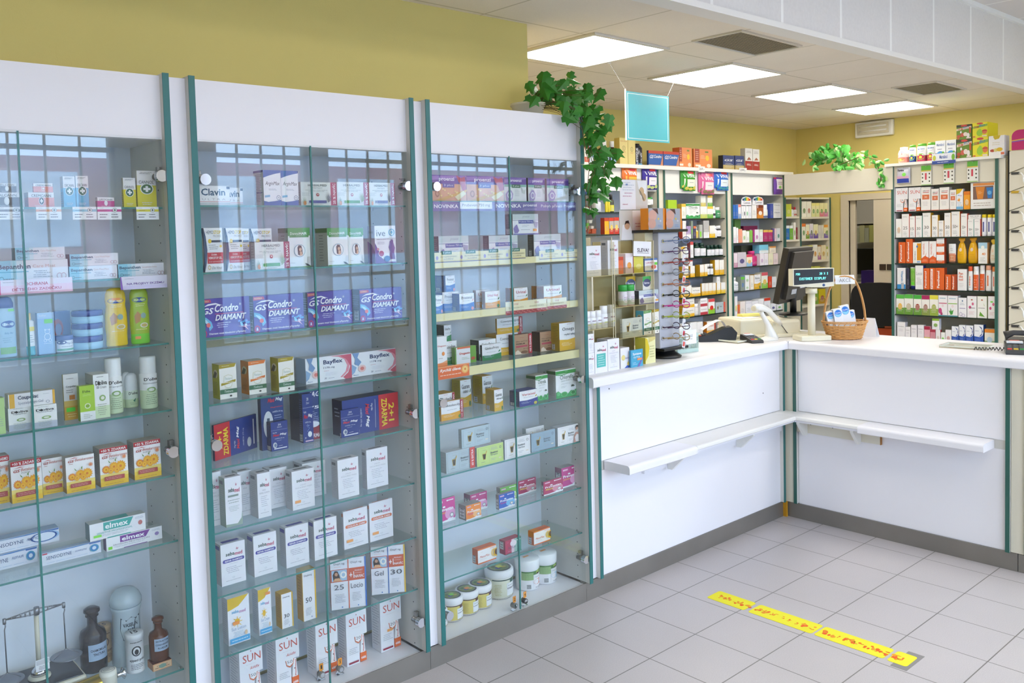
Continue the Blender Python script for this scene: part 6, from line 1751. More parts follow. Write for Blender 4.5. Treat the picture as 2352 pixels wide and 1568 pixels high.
# packages behind the counter
def row(S,rows,group=None):
 """rows: (u0,u1,vtop,style,desc[,kw])"""
 out=[]
 for r_ in rows:
  kw=dict(r_[5])if len(r_)>5 else{}
  if 'on'in kw and isinstance(kw['on'],int):
   kw['on']=out[kw['on']]
  out.append(B(S,r_[0],r_[1],r_[2],r_[3],r_[4],**kw))
 return out
P_=plain
R_=dict(shape='round',kind='bottle',cat='bottle')
yel=lambda n='':P_('eeece6',n,low='e8b428',sc='d8a41c')
row(TOPL,[(1343,1353.5,332,P_('eceae8','',high='d8604a',low='d8604a'),'red and white carton half hidden by ivy'),(1355,1364,333,P_('8ab4d8','',low='d8e4ee'),'light blue carton half hidden by ivy'),(1388,1405.5,321,bottle('3c2018','f0eeea',neck=.5,ops=wprint('a8c8e4','Gel',y0=.08,y1=.55)),'dark brown gel bottle with white cap',R_),(1407,1420,323,bottle('3c2018','f0eeea',neck=.5,ops=wprint('a8c8e4','Gel',y0=.08,y1=.55)),'dark brown gel bottle with white cap',R_),(1424,1442.7,316,dict(c='ecd88c',sc='d4b860',tc='dcc470',ops=[('t','HYALURON',.1,.86,.9,.9,'c86a50'),('o',.5,.62,.2,.09,'8a7a50',.85),('r',.48,.57,.52,.67,'8a7a50'),('t','FORTE',.3,.46,.7,.5,'c86a50')]),'tall pale yellow carton with round emblem',dict(us=1412)),(1443.5,1459.8,320,dict(c='ecd88c',sc='d4b860',ops=[('o',.5,.62,.2,.09,'8a7a50',.85),('r',.48,.57,.52,.67,'8a7a50'),('t','FORTE',.3,.46,.7,.5,'c86a50')]),'tall pale yellow carton with round emblem'),(1466,1486,328,dict(c='16182c',prof=[(.95,0),(1,.02),(1,.8),(.62,.93),(.5,.94),(.5,1),(0,1)],sy=.6,span=2.2,ops=[('r',.36,.03,1,.84,'68b4dc'),('r',.1,.03,.34,.84,'24306c'),('t','LISTERINE',.14,.08,.3,.8,'f0f0f4','vb'),('t','COOL MINT',.55,.1,.75,.6,'f0f0f4','vb')]),'dark mouthwash bottle with light blue label',dict(shape='round',kind='mouthwash_bottle',cat='bottle')),(1490,1523.5,345,dict(c='2a62b0',sc='24407c',tc='c8402c',ops=[('r',0,.82,1,1,'c8402c'),('t','GS',.08,.5,.34,.72,'eef2f8','bi'),('t','Condro',.36,.54,.88,.74,'eef2f8','bi'),('r',0,0,1,.1,'e0b890'),('p',[(.8,.1),(.98,.1),(.98,.8),(.9,.5)],'d8906a')]),'blue joint care box with red top stripe',dict(us=1486)),(1524.5,1560,347,dict(c='2a62b0',sc='24407c',tc='c8402c',ops=[('r',0,.82,1,1,'c8402c'),('t','GS',.08,.5,.34,.72,'eef2f8','bi'),('t','Condro',.36,.54,.88,.74,'eef2f8','bi'),('r',0,0,1,.1,'e0b890'),('p',[(.8,.1),(.98,.1),(.98,.8),(.9,.5)],'d8906a')]),'blue joint care box with red top stripe'),(1561,1589,338,dict(c='f0945a',sc='d8743c',tc='e08450',ops=[('r',0,.3,.2,1,'b04a34'),('f',.03,.4,.17,.9,5,'ecc8b0'),('r',.0,.1,.3,.2,'f4ece0'),('e',.8,.16,.13,.1,'f6e4cc'),('e',.72,.55,.12,.14,'f4c83c'),('f',.3,.5,.62,.7,3,'f6d8bc'),('r',.6,.82,.8,.9,'7a8a3c')]),'orange carton with brown side stripe'),(1594,1636,341,dict(c='f0945a',sc='d8743c',tc='e08450',ops=[('r',.05,.3,.3,1,'b04a34'),('f',.09,.4,.26,.9,5,'ecc8b0'),('r',.08,.1,.36,.2,'f4ece0'),('e',.8,.16,.11,.1,'f6e4cc'),('e',.72,.55,.1,.14,'f4c83c'),('f',.36,.5,.62,.7,3,'f6d8bc'),('r',.6,.82,.78,.9,'7a8a3c')]),'orange carton with brown side stripe',dict(us=1590)),(1661,1687,356,P_('3c4a80','GS','e8ecf4',sc='2a2c34',low='c8b070',nb='bi'),'navy and gold box, left',dict(us=1650)),(1688.5,1709,357,P_('3c4a80','GS','e8ecf4',sc='2a2c34',low='c8b070',nb='bi'),'navy and gold box, right'),(1712,1728.6,340,dict(c='eceae6',sc='c8c0b0',ops=[('r',0,0,1,.44,'a83434'),('f',.15,.78,.85,.9,2,'9a8a8a'),('p',[(.2,.48),(.5,.62),(.85,.5)],'b06a50'),('t','KRILL',.22,.24,.8,.32,'f0dcd8','b')]),'tall white and dark red carton, left',dict(us=1701)),(1729.4,1744.8,342,dict(c='eceae6',sc='c8c0b0',ops=[('r',0,0,1,.44,'a83434'),('f',.15,.78,.85,.9,2,'9a8a8a'),('p',[(.2,.48),(.5,.62),(.85,.5)],'b06a50'),('t','KRILL',.22,.24,.8,.32,'f0dcd8','b')]),'tall white and dark red carton, right'),])
for(u0,u1,v0,v1,tx)in((1604,1619,382,394.5,'269,-'),(1698,1715,385.5,396,'299,-')):
 p=un((u0+u1)/2,v0,'y',YU-.052)
 w=abs(un(u1,v0,'y',YU-.052).x-un(u0,v0,'y',YU-.052).x)
 h=p.z-un(u0,v1,'y',YU-.052).z
 b=MB()
 b.box(-w/2,-.001,-h,w/2,0,0,'eeeeee')
 paint(b,lambda x,y,o:(-w/2+w*x,-.001-o,-h+h*y),[('t',tx,.12,.25,.88,.75,'3a3a3c')])
 o=b.build('price_tag',M_PRINT)
 o.location=p
 tag(o,'handwritten price tag under the %s on the shelving top'%('orange cartons'if tx[1]=='6'else 'dark red cartons'),'price tag')
row(SEC1[0],[(1393,1397.3,449,bottle('ecd83c','e8e8e8',neck=.5,m=M_GLOSSY),'thin yellow and white bottle',R_),(1398,1403.6,448,bottle('e4d23c','e8e8e8',neck=.5),'thin yellow and white bottle',R_),(1404,1414,446,bottle('4a4a40','2a2a2c',neck=.5,ops=wprint('e0d84c',y0=.05,y1=.4)),'dark bottle with yellow label',R_),(1370,1386,452,bottle('dde0e8','e8e8ee',neck=.5),'white bottle behind the ivy',R_),(1487,1494.5,454,P_('eef0ee','',high='7ab84c'),'small white and green carton',dict(z=zu(1490,470)-.0)),(1495.5,1503,452,bottle('eceeee','3a9a54',capz=.6,neck=.7,capr=.8),'white jar with green lid',dict(R_,z=zu(1490,470)))])
row(SEC1[1],[(1389,1399,500,P_('eeb42c','',sc='c0452c',high='c0452c'),'orange and red ointment carton'),(1400,1410,500,P_('b8b4b0','',high='d8402c',low='c83c30',sq='f0c83c'),'grey and red ointment carton'),(1411,1422,499,P_('b8b4b0','',high='d8402c',low='c83c30',sq='f0c83c'),'grey and red ointment carton'),(1437,1452,505,P_('eceae8','',high='d8b070'),'pale carton behind the posters')])
S2=SEC2
row(S2[0],[(1535,1555,459,P_('a8cc30',''),'lime green carton'),(1566,1575.4,468,P_('f0eee4','',sc='e8c44c',high='e8c44c'),'white and yellow carton'),(1576,1607.5,467,chlorella(),'wide white and green algae box',dict(d=.06)),(1609,1624,474,P_('eef0ea','',low='c8d468'),'white and lime box'),(1624.8,1638,474,P_('eef0ea','',low='7ab84c',high='e4c44c'),'white and green box'),(1610,1621,449,P_('e8eae2','',low='d8c86a'),'white box on top of another',dict(on=3)),(1625.5,1636.5,449,P_('eef0ea','',low='7ab84c',high='e4c44c'),'white, yellow and green box on top',dict(on=4)),(1639,1646,473,bottle('f0f0ee','f0f0ee',capz=.7,neck=.7,ops=[('r',0,.2,1,.4,'3a3c3c')]),'slim white bottle with dark band',R_),(1647.5,1659,475.5,bottle('3c9458','f0f0ee',capz=.68,neck=.75,capr=.8,ops=wprint('3c9458','B12',tc_='e8f0e8',y0=.1,y1=.55)),'green jar with white lid',R_)])
row(S2[1],[(1568,1576,507,P_('eeeae8','',high='e8e8e4',sc='c04a38'),'white and red carton'),(1577,1587,519,P_('b09ac8','',low='f0eef2'),'lilac carton'),(1588,1592,507,P_('8a9a8c','',sq='78d040'),'slim grey box with green sticker'),(1593,1599,519,P_('4a4468','',high='d87848'),'dark violet and orange box'),(1600,1605.5,521,bottle('f0e4a0','f0f0f0',ops=wprint('e8c030')),'small yellow and white bottle',R_),(1607,1614,516,dict(c='b8bcb8',m=M_GLOSSY,ops=[('r',.1,.1,.6,.5,'8adf4c')]),'clear plastic pack with green sticker',dict(kind='plastic_pack',cat='pack')),(1616,1629,506.5,P_('b4b4b4','',low='e8e8ea',sc='8c8c8c'),'tall grey carton'),(1630,1642.5,518,P_('f0eee8','',low='e8bc24',sc='e0b420'),'yellow and white carton'),(1643,1649.3,520,bottle('eeeef2','eeeef2',neck=.6),'white bottle with violet print',R_),(1650,1661,518,bottle('2c2c2e','f0f0f0',capz=.78,neck=.7,capr=.8,ops=wprint('e8e8ea',y0=.1,y1=.6)),'dark jar with white lid',R_)])
row(S2[2],[(1565,1574,567,P_('eee8d8','',high='e8b42c'),'small yellow topped carton'),(1575,1585,565,bottle('f0f0ee','f0f0ee',neck=.6,ops=wprint('e4e8e4')),'white bottle',R_),(1586,1593,555,P_('e8e8ea','',high='c85458',sc='8a4a4c'),'red and white carton'),(1600,1612.5,557,bottle('1f3c30','24443a',ops=wprint('e6e6ea',y0=.1,y1=.62),capz=.85,neck=.55,capr=.6),'dark green vitamin bottle',R_),(1613.5,1626,558,bottle('1f3c30','24443a',ops=wprint('e6e6ea',y0=.1,y1=.62),capz=.85,neck=.55,capr=.6),'dark green vitamin bottle',R_),(1627.5,1635.5,563,bottle('1f3c30','24443a',ops=wprint('e6e6ea',y0=.1,y1=.62),neck=.6),'short dark green vitamin bottle',R_),(1636,1644.3,563,bottle('1f3c30','24443a',ops=wprint('e6e6ea',y0=.1,y1=.62),neck=.6),'short dark green vitamin bottle',R_),(1645.5,1654.5,562,bottle('1f3c30','24443a',ops=wprint('e6e6ea',y0=.1,y1=.62),neck=.6),'short dark green vitamin bottle',R_),(1655.3,1664,562,bottle('1f3c30','24443a',ops=wprint('e6e6ea',y0=.1,y1=.62),neck=.6),'short dark green vitamin bottle',R_)])
dj=lambda:bottle('2c2c30','f0f0f0',capz=.8,neck=.7,capr=.8,ops=wprint('e8e8ea',y0=.1,y1=.6))
row(S2[3],[(1571,1581.5,612,yel(),'yellow and white vitamin box'),(1586,1596,611,yel(),'yellow and white vitamin box',dict(us=1582)),(1608,1617.2,608,yel(),'yellow and white vitamin box',dict(us=1597)),(1618,1625,607,yel(),'yellow and white vitamin box'),(1626,1633,606,dj(),'dark jar with white lid',R_),(1634,1641,606,dj(),'dark jar with white lid',R_),(1642.5,1652,597,yel(),'tall yellow and white vitamin box'),(1652.8,1663,597,yel(),'tall yellow and white vitamin box'),(1582,1591,598,P_('e8e8ea','',high='d85c5c'),'red topped carton on top',dict(on=0))])
row(S2[4],[(1565,1576.5,657,yel(),'yellow and white tablet box'),(1577,1588.5,656,yel(),'yellow and white tablet box'),(1589,1609,661,yel('Vita'),'low yellow and white tablet box'),(1612,1619.5,651,yel(),'slim yellow and white tablet box',dict(us=1609)),(1620,1627.7,651,yel(),'slim yellow and white tablet box'),(1628.2,1635.8,650,yel(),'slim yellow and white tablet box'),(1636.3,1644.3,650,yel(),'slim yellow and white tablet box'),(1646.5,1655,649,P_('eeeeec','',low='e8c434',sc='e0b838'),'white and yellow dropper box'),(1656.5,1666,649,P_('eeeeec','',low='e8c434',sc='e0b838'),'white and yellow dropper box'),(1646.5,1654,635,P_('eeeeec',''),'small white box on top',dict(on=7))])
a6=row(S2[5],[(1569,1595,708,yel('Imun'),'yellow and white immunity box, lower'),(1569,1595,687.5,yel('Imun'),'yellow and white immunity box, upper',dict(on=0)),(1597,1607.5,698,bottle('f0eeec','f4f4f4',capz=.66,neck=.8,capr=.95,ops=wprint('e8e8e6')),'white jar with white lid',R_),(1609,1625.5,704.5,P_('f0eef0','Linex',low='b8404c',fp=False),'white box with red base, lower'),(1609,1624.5,685.5,P_('f0eef0','Linex',low='b8404c',fp=False),'white box with red base, upper',dict(on=3)),(1627.5,1641.8,687,P_('f0eeec','',low='8cc43c',high='d84c50',sq='d8382c',fp=False),'white box with red heart and green base'),(1644,1662,695,bioaktivni('b4c4ca'),'pale blue supplement box'),(1662.3,1666,693.5,P_('e0604c',''),'slim red carton')])
row(S2[6],[(1586,1601,741,P_('eceef0','',sc='dcdee0'),'white carton beside the basket'),(1601.5,1614.5,740,P_('eceef0',''),'white carton beside the basket'),(1624,1640.5,739,P_('f0ece6','Urinal','c05038',low='e8a82c',sc='d88024'),'orange and white carton',dict(us=1616)),(1641.2,1643.5,738,P_('d0503c',''),'slim red carton'),(1649,1661.5,741,P_('efecec','',high='d87070',sc='d8d0cc'),'white carton with red top',dict(us=1645))])
S3=SEC3
row(S3[0],[(1684.3,1689.5,470,P_('2f6cc0',''),'slim blue carton'),(1690,1695.2,470,P_('2f6cc0',''),'slim blue carton'),(1696.3,1702,469,P_('e8e8f0','',high='e08a80',low='7a9cd0'),'white and blue carton'),(1703.8,1707.5,473,P_('f0f0f2',''),'slim white carton'),(1708,1712.5,473,P_('f0f0f2','',sq='3a3c50'),'slim white carton'),(1713.5,1719.5,473,P_('eef0f2','',sq='8ad4a0'),'slim white carton'),(1720,1726,473,P_('e8eaf2',''),'slim white carton'),(1727.4,1738,463,P_('ecebe8','',sc='d8d4cc'),'tall white carton'),(1739,1753.6,471,P_('a8582c','',low='d88a34',high='7a3020',sq='f0e8e0',fp=False),'brown tea box'),(1755,1768.5,470,bottle('f0f0f0','f6f6f6',capz=.58,neck=.8,capr=.92,ops=wprint('eef0e8',low='4a5a9c',y0=.05,y1=.5)),'white jar with wide lid',R_),(1769.7,1776,468,P_('4a5cb0',''),'slim blue carton'),(1777,1793,481.5,P_('f0f0f2','Clavin','3c4a64',fp=False),'white carton with dark name, lower'),(1777,1793,466,P_('f0f0f2','Clavin','3c4a64',fp=False),'white carton with dark name, upper',dict(on=11))])
cen=lambda:dict(c='f0f0f4',ops=[('r',.1,.5,.24,.74,'24304c'),('r',.24,.5,.37,.84,'3a7cb0'),('r',.37,.5,.5,.9,'4a9a54'),('r',.5,.5,.63,.9,'e8c83c'),('r',.63,.5,.76,.84,'e0842c'),('r',.76,.5,.9,.74,'c83434'),('t','Centrum',.2,.14,.85,.42,'6a6a74')])
for k,(u0,u1,v0,v1)in enumerate(((1703,1725.5,451,471),(1729,1753,451,470))):
 P0,P1=un(u0,v1,'y',YU+.012),un(u1,v0,'y',YU+.012)
 w,h=P1.x-P0.x,P1.z-P0.z
 b=MB()
 b.prism([(-w/2,0),(w/2,0),(w/2,h*.6),(w*.38,h*.85),(0,h),(-w*.38,h*.85),(-w/2,h*.6)],0,.003,'eeeef4')
 paint(b,lambda x,y,o:(-w/2+w*x,-o,h*y),[o_ for o_ in cen()['ops']])
 b.box(-.004,.003,-.03,.004,.006,h*.5,'eeeef4')
 o=b.build('display_card',M_PRINT)
 o.location=(P0.x+w/2,YU+.012,P0.z)
 tag(o,'arched rainbow vitamin card, %s of two on the right wall shelving'%ORD[k],'card','arched rainbow cards')
row(S3[1],[(1685,1691,521,P_('f0f0f2','',low='e8d8e4'),'white carton with pink foot'),(1692,1696,523,P_('f0f0f2',''),'white carton'),(1697.2,1705,526,P_('eea084',''),'salmon carton'),(1706,1713.6,529,P_('eef0ea','',sq='a8d088'),'white carton with green mark'),(1714,1721.3,531,P_('f0f0ec','',sc='e0b090'),'white carton with orange edge'),(1722.2,1728.8,529,P_('84bc50',''),'green carton'),(1730.5,1733.5,527,P_('b03488',''),'slim magenta carton'),(1734.3,1743.3,527,P_('f0ecf2','',sq='d080c0'),'white carton with pink sweep'),(1744.3,1752.4,527,P_('f0ecf2','',high='e0e8c8'),'white carton with lilac print'),(1753.5,1764,528,P_('b83070','',high='e8c05c'),'magenta and yellow carton'),(1764.6,1774.6,528,P_('b83070','',high='e8c05c'),'magenta and yellow carton'),(1775.6,1779,524.5,P_('6a5c98',''),'slim violet carton'),(1779.3,1783.5,524.5,P_('f0d8e0','',sc='c85070'),'slim pink striped carton'),(1784.5,1792,524,P_('eef0f2','',sq='48a090'),'white carton with green figure'),(1708,1740,519,P_('a8386c','',sc='983060'),'wide magenta box behind the front row',dict(sb=.14)),(1688,1701.5,504,P_('7ab45c',''),'tall green box at the back',dict(sb=.15))])
row(S3[2],[(1686,1694,582,P_('ecdce4','',low='c890ac'),'pink and white carton'),(1695,1714,580,P_('cdc6ce','',sq='5a5484',fp=False),'wide lilac grey carton'),(1715,1728,585,P_('f0e8d0','',low='8cb8dc',high='d83c5c',sq='f0b85c'),'multicoloured carton'),(1729.5,1744.5,576.5,bottle('c82a74','d83a84',capz=.84,neck=.5,capr=.6,body=1,ops=wprint('c82a74','',y0=.1,y1=.5)),'magenta bottle with pink cap',R_),(1746,1755,582,P_('f0eaf2','',sq='d8b8dc'),'white and lilac carton'),(1755.6,1764.5,582,P_('f0eaf2',''),'white and lilac carton'),(1765.5,1776,582,P_('ece8c8',''),'pale yellow carton'),(1776.6,1787,582,P_('f0dcdc','',sc='d8a8a8'),'pale pink carton'),(1744,1764.5,562.5,P_('7cc8e4','',low='e8f0f4'),'cyan box lying on the row',dict(on=4)),(1703,1732,564,P_('7a7a60','',sc='6a6a50'),'olive box at the back',dict(sb=.16)),(1768,1782,566,P_('eee4d0','',high='e8a04c'),'white and orange box on the row',dict(on=6))])
row(S3[3],[(1687.5,1700.5,638,bottle('f0f0f2','f0f0f2',capz=.85,neck=.5,ops=wprint('e8ecf0','Lacto',tc_='34487c')),'white bottle with blue lettering',R_),(1702,1710.6,636,P_('8c9890','',high='6cc04c',sq='4a7ab8'),'grey green carton'),(1711.6,1721.5,652,P_('eef0ee','',sc='a0b8dc',sq='b8d8a8'),'white and blue box, lower'),(1711.6,1721.5,632,P_('eef0ee','',sc='a0b8dc',sq='b8d8a8'),'white and blue box, upper',dict(on=2)),(1723,1731.5,632.5,P_('f0ece0','',sc='e8b8a0'),'cream carton'),(1732.5,1747,631,walmark('Hemo',sc='e0b020'),'yellow and white tablet box'),(1749.5,1763.5,626,P_('eef0e4','',high='d8606a',low='8cc44c',sq='e8c030'),'white carton with yellow fruit and green base'),(1765,1773,635,P_('d8482c','',sq='e87850'),'red carton'),(1774,1783,636,P_('e8ecf2',''),'pale carton half behind the monitor')])
row(S3[4],[(1688.3,1694,681,P_('eeeef0','',sq='e8dc4c'),'slim white carton'),(1695.2,1699.6,700,P_('e0703c',''),'low orange carton'),(1700.6,1712,693,P_('ece4dc',''),'cream carton'),(1713.5,1727,692,P_('eeeef2','',high='e0e0e8'),'white carton with violet lines'),(1727.6,1741.5,692,P_('eeeef2',''),'white carton with violet lines'),(1742.5,1754.3,687,P_('f0f0f2','',sq='3a3474'),'white carton with navy oval'),(1755.5,1769.5,685,P_('eceef2','',high='d0402c'),'white carton with red top'),(1771,1782,697,P_('eceef2','',sq='4a4890'),'low white carton'),(1785,1796,697,P_('eceef2','',sq='6cc04c'),'low white carton')])
row(CS4[0],[(1805.5,1818,468.5,P_('c4d048','',sc='d8a83c',sq='e0e480'),'lime green detergent box'),(1819,1825.6,474,bottle('f0eee8','c8283c',capz=.72,neck=.4,ops=wprint('ecebe6')),'white bottle with red pointed cap',R_),(1826.2,1832.5,475,bottle('e0d8d0','c8283c',capz=.72,neck=.4,ops=wprint('dcd0c8',low='b85c48')),'white bottle with red pointed cap',R_)])
row(CS4[1],[(1804.8,1813.6,518,P_('2c78c4','',high='e8ecf0'),'blue pouch box'),(1814.2,1821.5,518,P_('7ab83c','',high='e8ecf0'),'green pouch box'),(1823,1828,511,P_('eeeae0','',sq='8cc45c'),'tall white carton'),(1828.6,1832,522,P_('8a3438',''),'slim dark red carton')])
herb=lambda c,l='e8e08c':P_('ece6b8','',high=l,sq=c,low='dfe0a0')
row(CS5[0],[(1842,1852.5,462.5,P_('eeece0','',sq='7a9a5c'),'tall cream herbal box'),(1853.2,1863.5,462.5,P_('eeece0','',sq='c88a7c'),'tall cream herbal box'),(1864.3,1873,466,herb('6a9a48'),'pale yellow herbal box'),(1873.6,1882,466,herb('7aa848'),'pale yellow herbal box'),(1882.8,1892,466,P_('ece6b0','',low='d87c8c',sq='6a9a48'),'yellow and pink herbal box'),(1892.6,1901,466,P_('ece6b0','',low='d080a8',sq='6a9a48'),'yellow and pink herbal box')])
row(CS5[1],[(1842,1850.5,513.5,P_('ecead8','',high='e07c3c',sq='6a9a48'),'cream herbal box with orange top'),(1851.3,1859.5,516,P_('ecead0','',low='7a9a3c',sq='e8963c'),'cream herbal box with orange flower'),(1860.2,1868,513.5,P_('e4e0e8','',low='8a74b4',sq='5a6a5c'),'white and violet herbal box'),(1869,1879,515,P_('ebe8c0','',low='6a50a0',sq='c8a83c'),'yellow and violet herbal box'),(1880,1885.5,517,P_('dcd8d0','',),'slim grey carton'),(1886.5,1891.5,517,P_('dcd8d0',''),'slim grey carton'),(1892.5,1907,516,P_('efeac0','',high='e8a03c',low='7c68b0',sq='7a9a3c'),'wide yellow herbal box at the end')])
row(CS5[2],[(1853,1866,564,P_('d8d860','',sq='a83c54',low='c8404c'),'lime and crimson tea box'),(1868,1877.5,562,P_('efeadc','',high='f0f0ea',sq='e0a040'),'white and orange tea box'),(1878.5,1885.5,566,P_('ece4d0','',low='b070a0',sq='d8b860'),'cream and violet tea box'),(1886.5,1897,563,P_('ece0bc','',sq='d8b45c',sc='d8a86c'),'tan framed tea box'),(1897.8,1904,566,P_('eae4c8','',high='a0a84c',sq='d8c468'),'cream and olive tea box')])
row(CS5[3],[(1870,1884,612,P_('c8cc5c','',sq='8ab43c'),'lime tea box beside the pole'),(1885,1896,614,P_('e0cc3c','',sq='b05c34'),'yellow and red tea box')])
row(CS5[4],[(1868,1880,668,P_('8cb84c','',sq='e0dc8c'),'green tea box low on the corner shelf'),(1881.5,1896,664,P_('e0cc2c','',sq='b0543c',low='c89a34'),'yellow tea box low on the corner shelf')])
cb=lambda c:dict(c='f0f0f0',prof=[(.95,0,'f0f0f0'),(1,.02,c),(1,.34,c),(1,.35,'f0f0f0'),(1,.8,'f0f0f0'),(.8,.86,'f0f0f0'),(0,.86)],split=1,cap=[(.86,.84,'6cb83c'),(.86,.98,'6cb83c'),(0,1,'6cb83c')],ops=[('t','Marsi\u00e1nci',.2,.66,.85,.74,'4a6ab0','b'),('e',.5,.28,.4,.17,'8ac44c'),('e',.5,.26,.26,.12,'c83c5c'if c[0]=='b'else '2c4ca0'),('e',.5,.25,.14,.07,'e8d84c'),('f',.25,.52,.8,.6,2,'5a6a8c')],span=2.3)
cbx=lambda:dict(c='eef0f4',sc='dcdce0',tc='6cb83c',ops=[('r',0,.0,1,.36,'24408c'),('e',.5,.26,.38,.2,'4a9ae0'),('e',.5,.24,.2,.12,'8ac44c'),('e',.78,.3,.14,.14,'6ab83c'),('t','Marsi\u00e1nci',.14,.72,.88,.86,'8a9ac4','b'),('f',.16,.52,.84,.6,1,'34406c')])
gum=lambda g:dict(c=('6a8c2c'if g else 'e4dc2c'),sc=('3c3420'if g else 'e8dc28'),tc=('4a4a24'if g else 'd8cc28'),ops=[('r',0,.84,1,1,'3c3c28'if g else 'e8dc30'),('e',.5,.93,.22,.06,'d0483c'),('p',[(0,.6),(1,.74),(1,.88),(0,.74)],'8cb84c'if not g else 'dcd0b8'),('t','GUM',.1,.64,.42,.78,'c8442c','b'),('t','JELLY',.46,.7,.84,.86,'4a7ab8','b')]+([('e',.48,.3,.2,.22,'9ac83c'),('e',.5,.48,.1,.1,'9ac83c'),('e',.82,.36,.17,.16,'d87848'),('r',.66,.4,.98,.46,'b83c2c')]if not g else[('e',.4,.3,.14,.14,'c8604c'),('e',.6,.34,.14,.14,'e8d8d0'),('e',.78,.25,.1,.16,'e8e4e0'),('e',.3,.5,.06,.08,'e8e8e8'),('r',.84,.4,.96,.8,'c8582c'),('e',.15,.22,.13,.1,'c05c40')])+[('r',.66,.04,.96,.12,'e8d8d4'),('r',.04,.03,.2,.1,'d06048')])
row(TOPR,[(2058,2084,338,dict(c='d88c8c',prof=[(.8,0,'d8a89c'),(.95,.06,'e0a890'),(1,.35,'d88078'),(1,.6,'e8c8c4'),(.8,.78,'ece4e8'),(.62,.82,'ece4e8'),(0,.82)],split=1,cap=[(.68,.8,'f0eef0'),(.68,.97,'f0eef0'),(0,1,'f0eef0')],ops=[('f',.2,.85,.8,.95,1,'4a4c78'),('p',[(.1,.5),(.5,.6),(.9,.52),(.9,.44),(.5,.52),(.1,.42)],'e0683c'),('e',.4,.2,.3,.08,'c8c45c'),('f',.2,.62,.8,.72,1,'5a5c88')],span=2.3),'round pink gummy jar',dict(R_,kind='gummy_jar',cat='jar')),(2085.5,2101,333,cb('24408c'),'white childrens vitamin bottle with navy foot',dict(R_)),(2102.5,2125,330,cb('b8385c'),'childrens vitamin bottle with crimson ring',dict(R_)),(2126,2146.5,327,cb('b8384c'),'childrens vitamin bottle with crimson ring',dict(R_)),(2148,2171,324,cbx(),'white childrens vitamin box with planet',{}),(2172.5,2195.5,322,cbx(),'white childrens vitamin box with planet',{}),(2197,2232,321.5,gum(1),'green gummy box, lower of the pair',{}),(2197,2231.5,288,gum(1),'green gummy box, upper of the pair',dict(on=6)),(2233.5,2269,317,gum(0),'yellow gummy box, lower of the pair',{}),(2233.5,2268,283,gum(0),'yellow gummy box, upper of the pair',dict(on=8,us=2292)),(2270.5,2306.5,313,dict(c='eceaea',sc='d8d8e4',tc='c8b040',ops=[('p',[(.3,1),(.3,.92),(.4,.8),(.66,.84),(.74,.96),(.76,1)],'c8b024'),('f',.2,.5,.8,.7,2,'d8ccb0'),('e',.25,.26,.16,.07,'b84c34'),('e',.46,.28,.14,.09,'d8cc84'),('e',.7,.3,.2,.1,'d8b42c'),('r',.78,.04,1,.16,'e07858')]),'white fruit tea gift box with cut-out top',dict(us=2318))])
yc=un(2345,320,'x',XR+.01)[1]
zb_=zd+.001
b=MB()
wy,hz_=.11,un(2345,297,'x',XR)[2]-zd
pts=[(-wy,0),(wy,0)]
for k in range(7):
 a=PI/2*k/6
 pts.append((wy-.05+.05*math.cos(a),hz_-.05+.05*math.sin(a)))
for k in range(7):
 a=PI/2+PI/2*k/6
 pts.append((-wy+.05+.05*math.cos(a),hz_-.05+.05*math.sin(a)))
b.prism(pts,0,.004,'c0246c',axis='x')
Fp=lambda x,y,o:(-o,wy-2*wy*x,hz_*y)
paint(b,Fp,[('p',[(0,.5),(1,.62),(1,.56),(0,.44)],'e8b44c'),('p',[(0,.45),(1,.57),(1,.51),(0,.39)],'8a5cb0'),('e',.5,.3,.1,.16,'e8c83c')])
o=b.build('display_board',M_PRINT)
o.location=(XR+.02,un(2312.5,500,'x',XR)[1]-wy-.025,zd+.001)
tag(o,'rounded pink display board with a pale stripe on the drawer cabinet','board')
sunc=lambda n,cc='e07040',sd=None,r=0:dict(c='edebe8',sc=sd or cc,tc='e8e4e0',ops=[('r',.96,0,1,1,cc),('t','Daylong',.14,.85,.66,.9,'7a7a7c'),('t',n,.18,.34,.74,.47,'4a4a4c'),('f',.18,.1,.7,.26,4,'a8a8ac'),('e',.62,.05,.04,.015,'4a7fc0')])
seb30=lambda n:dict(c='edeae6',sc='d8d0c8',tc='e0dcd4',ops=[('t','seba',.2,.82,.5,.87,'4a5c54','b'),('t','med',.52,.82,.84,.87,'c04468','b'),('r',.2,.76,.82,.785,'c0504c'),('r',.14,.48,.86,.68,'d8764c'),('t',n,.35,.54,.65,.62,'f0d8cc'),('f',.2,.2,.8,.4,4,'bcb8b8'),('r',0,0,1,.03,'c85c40')])
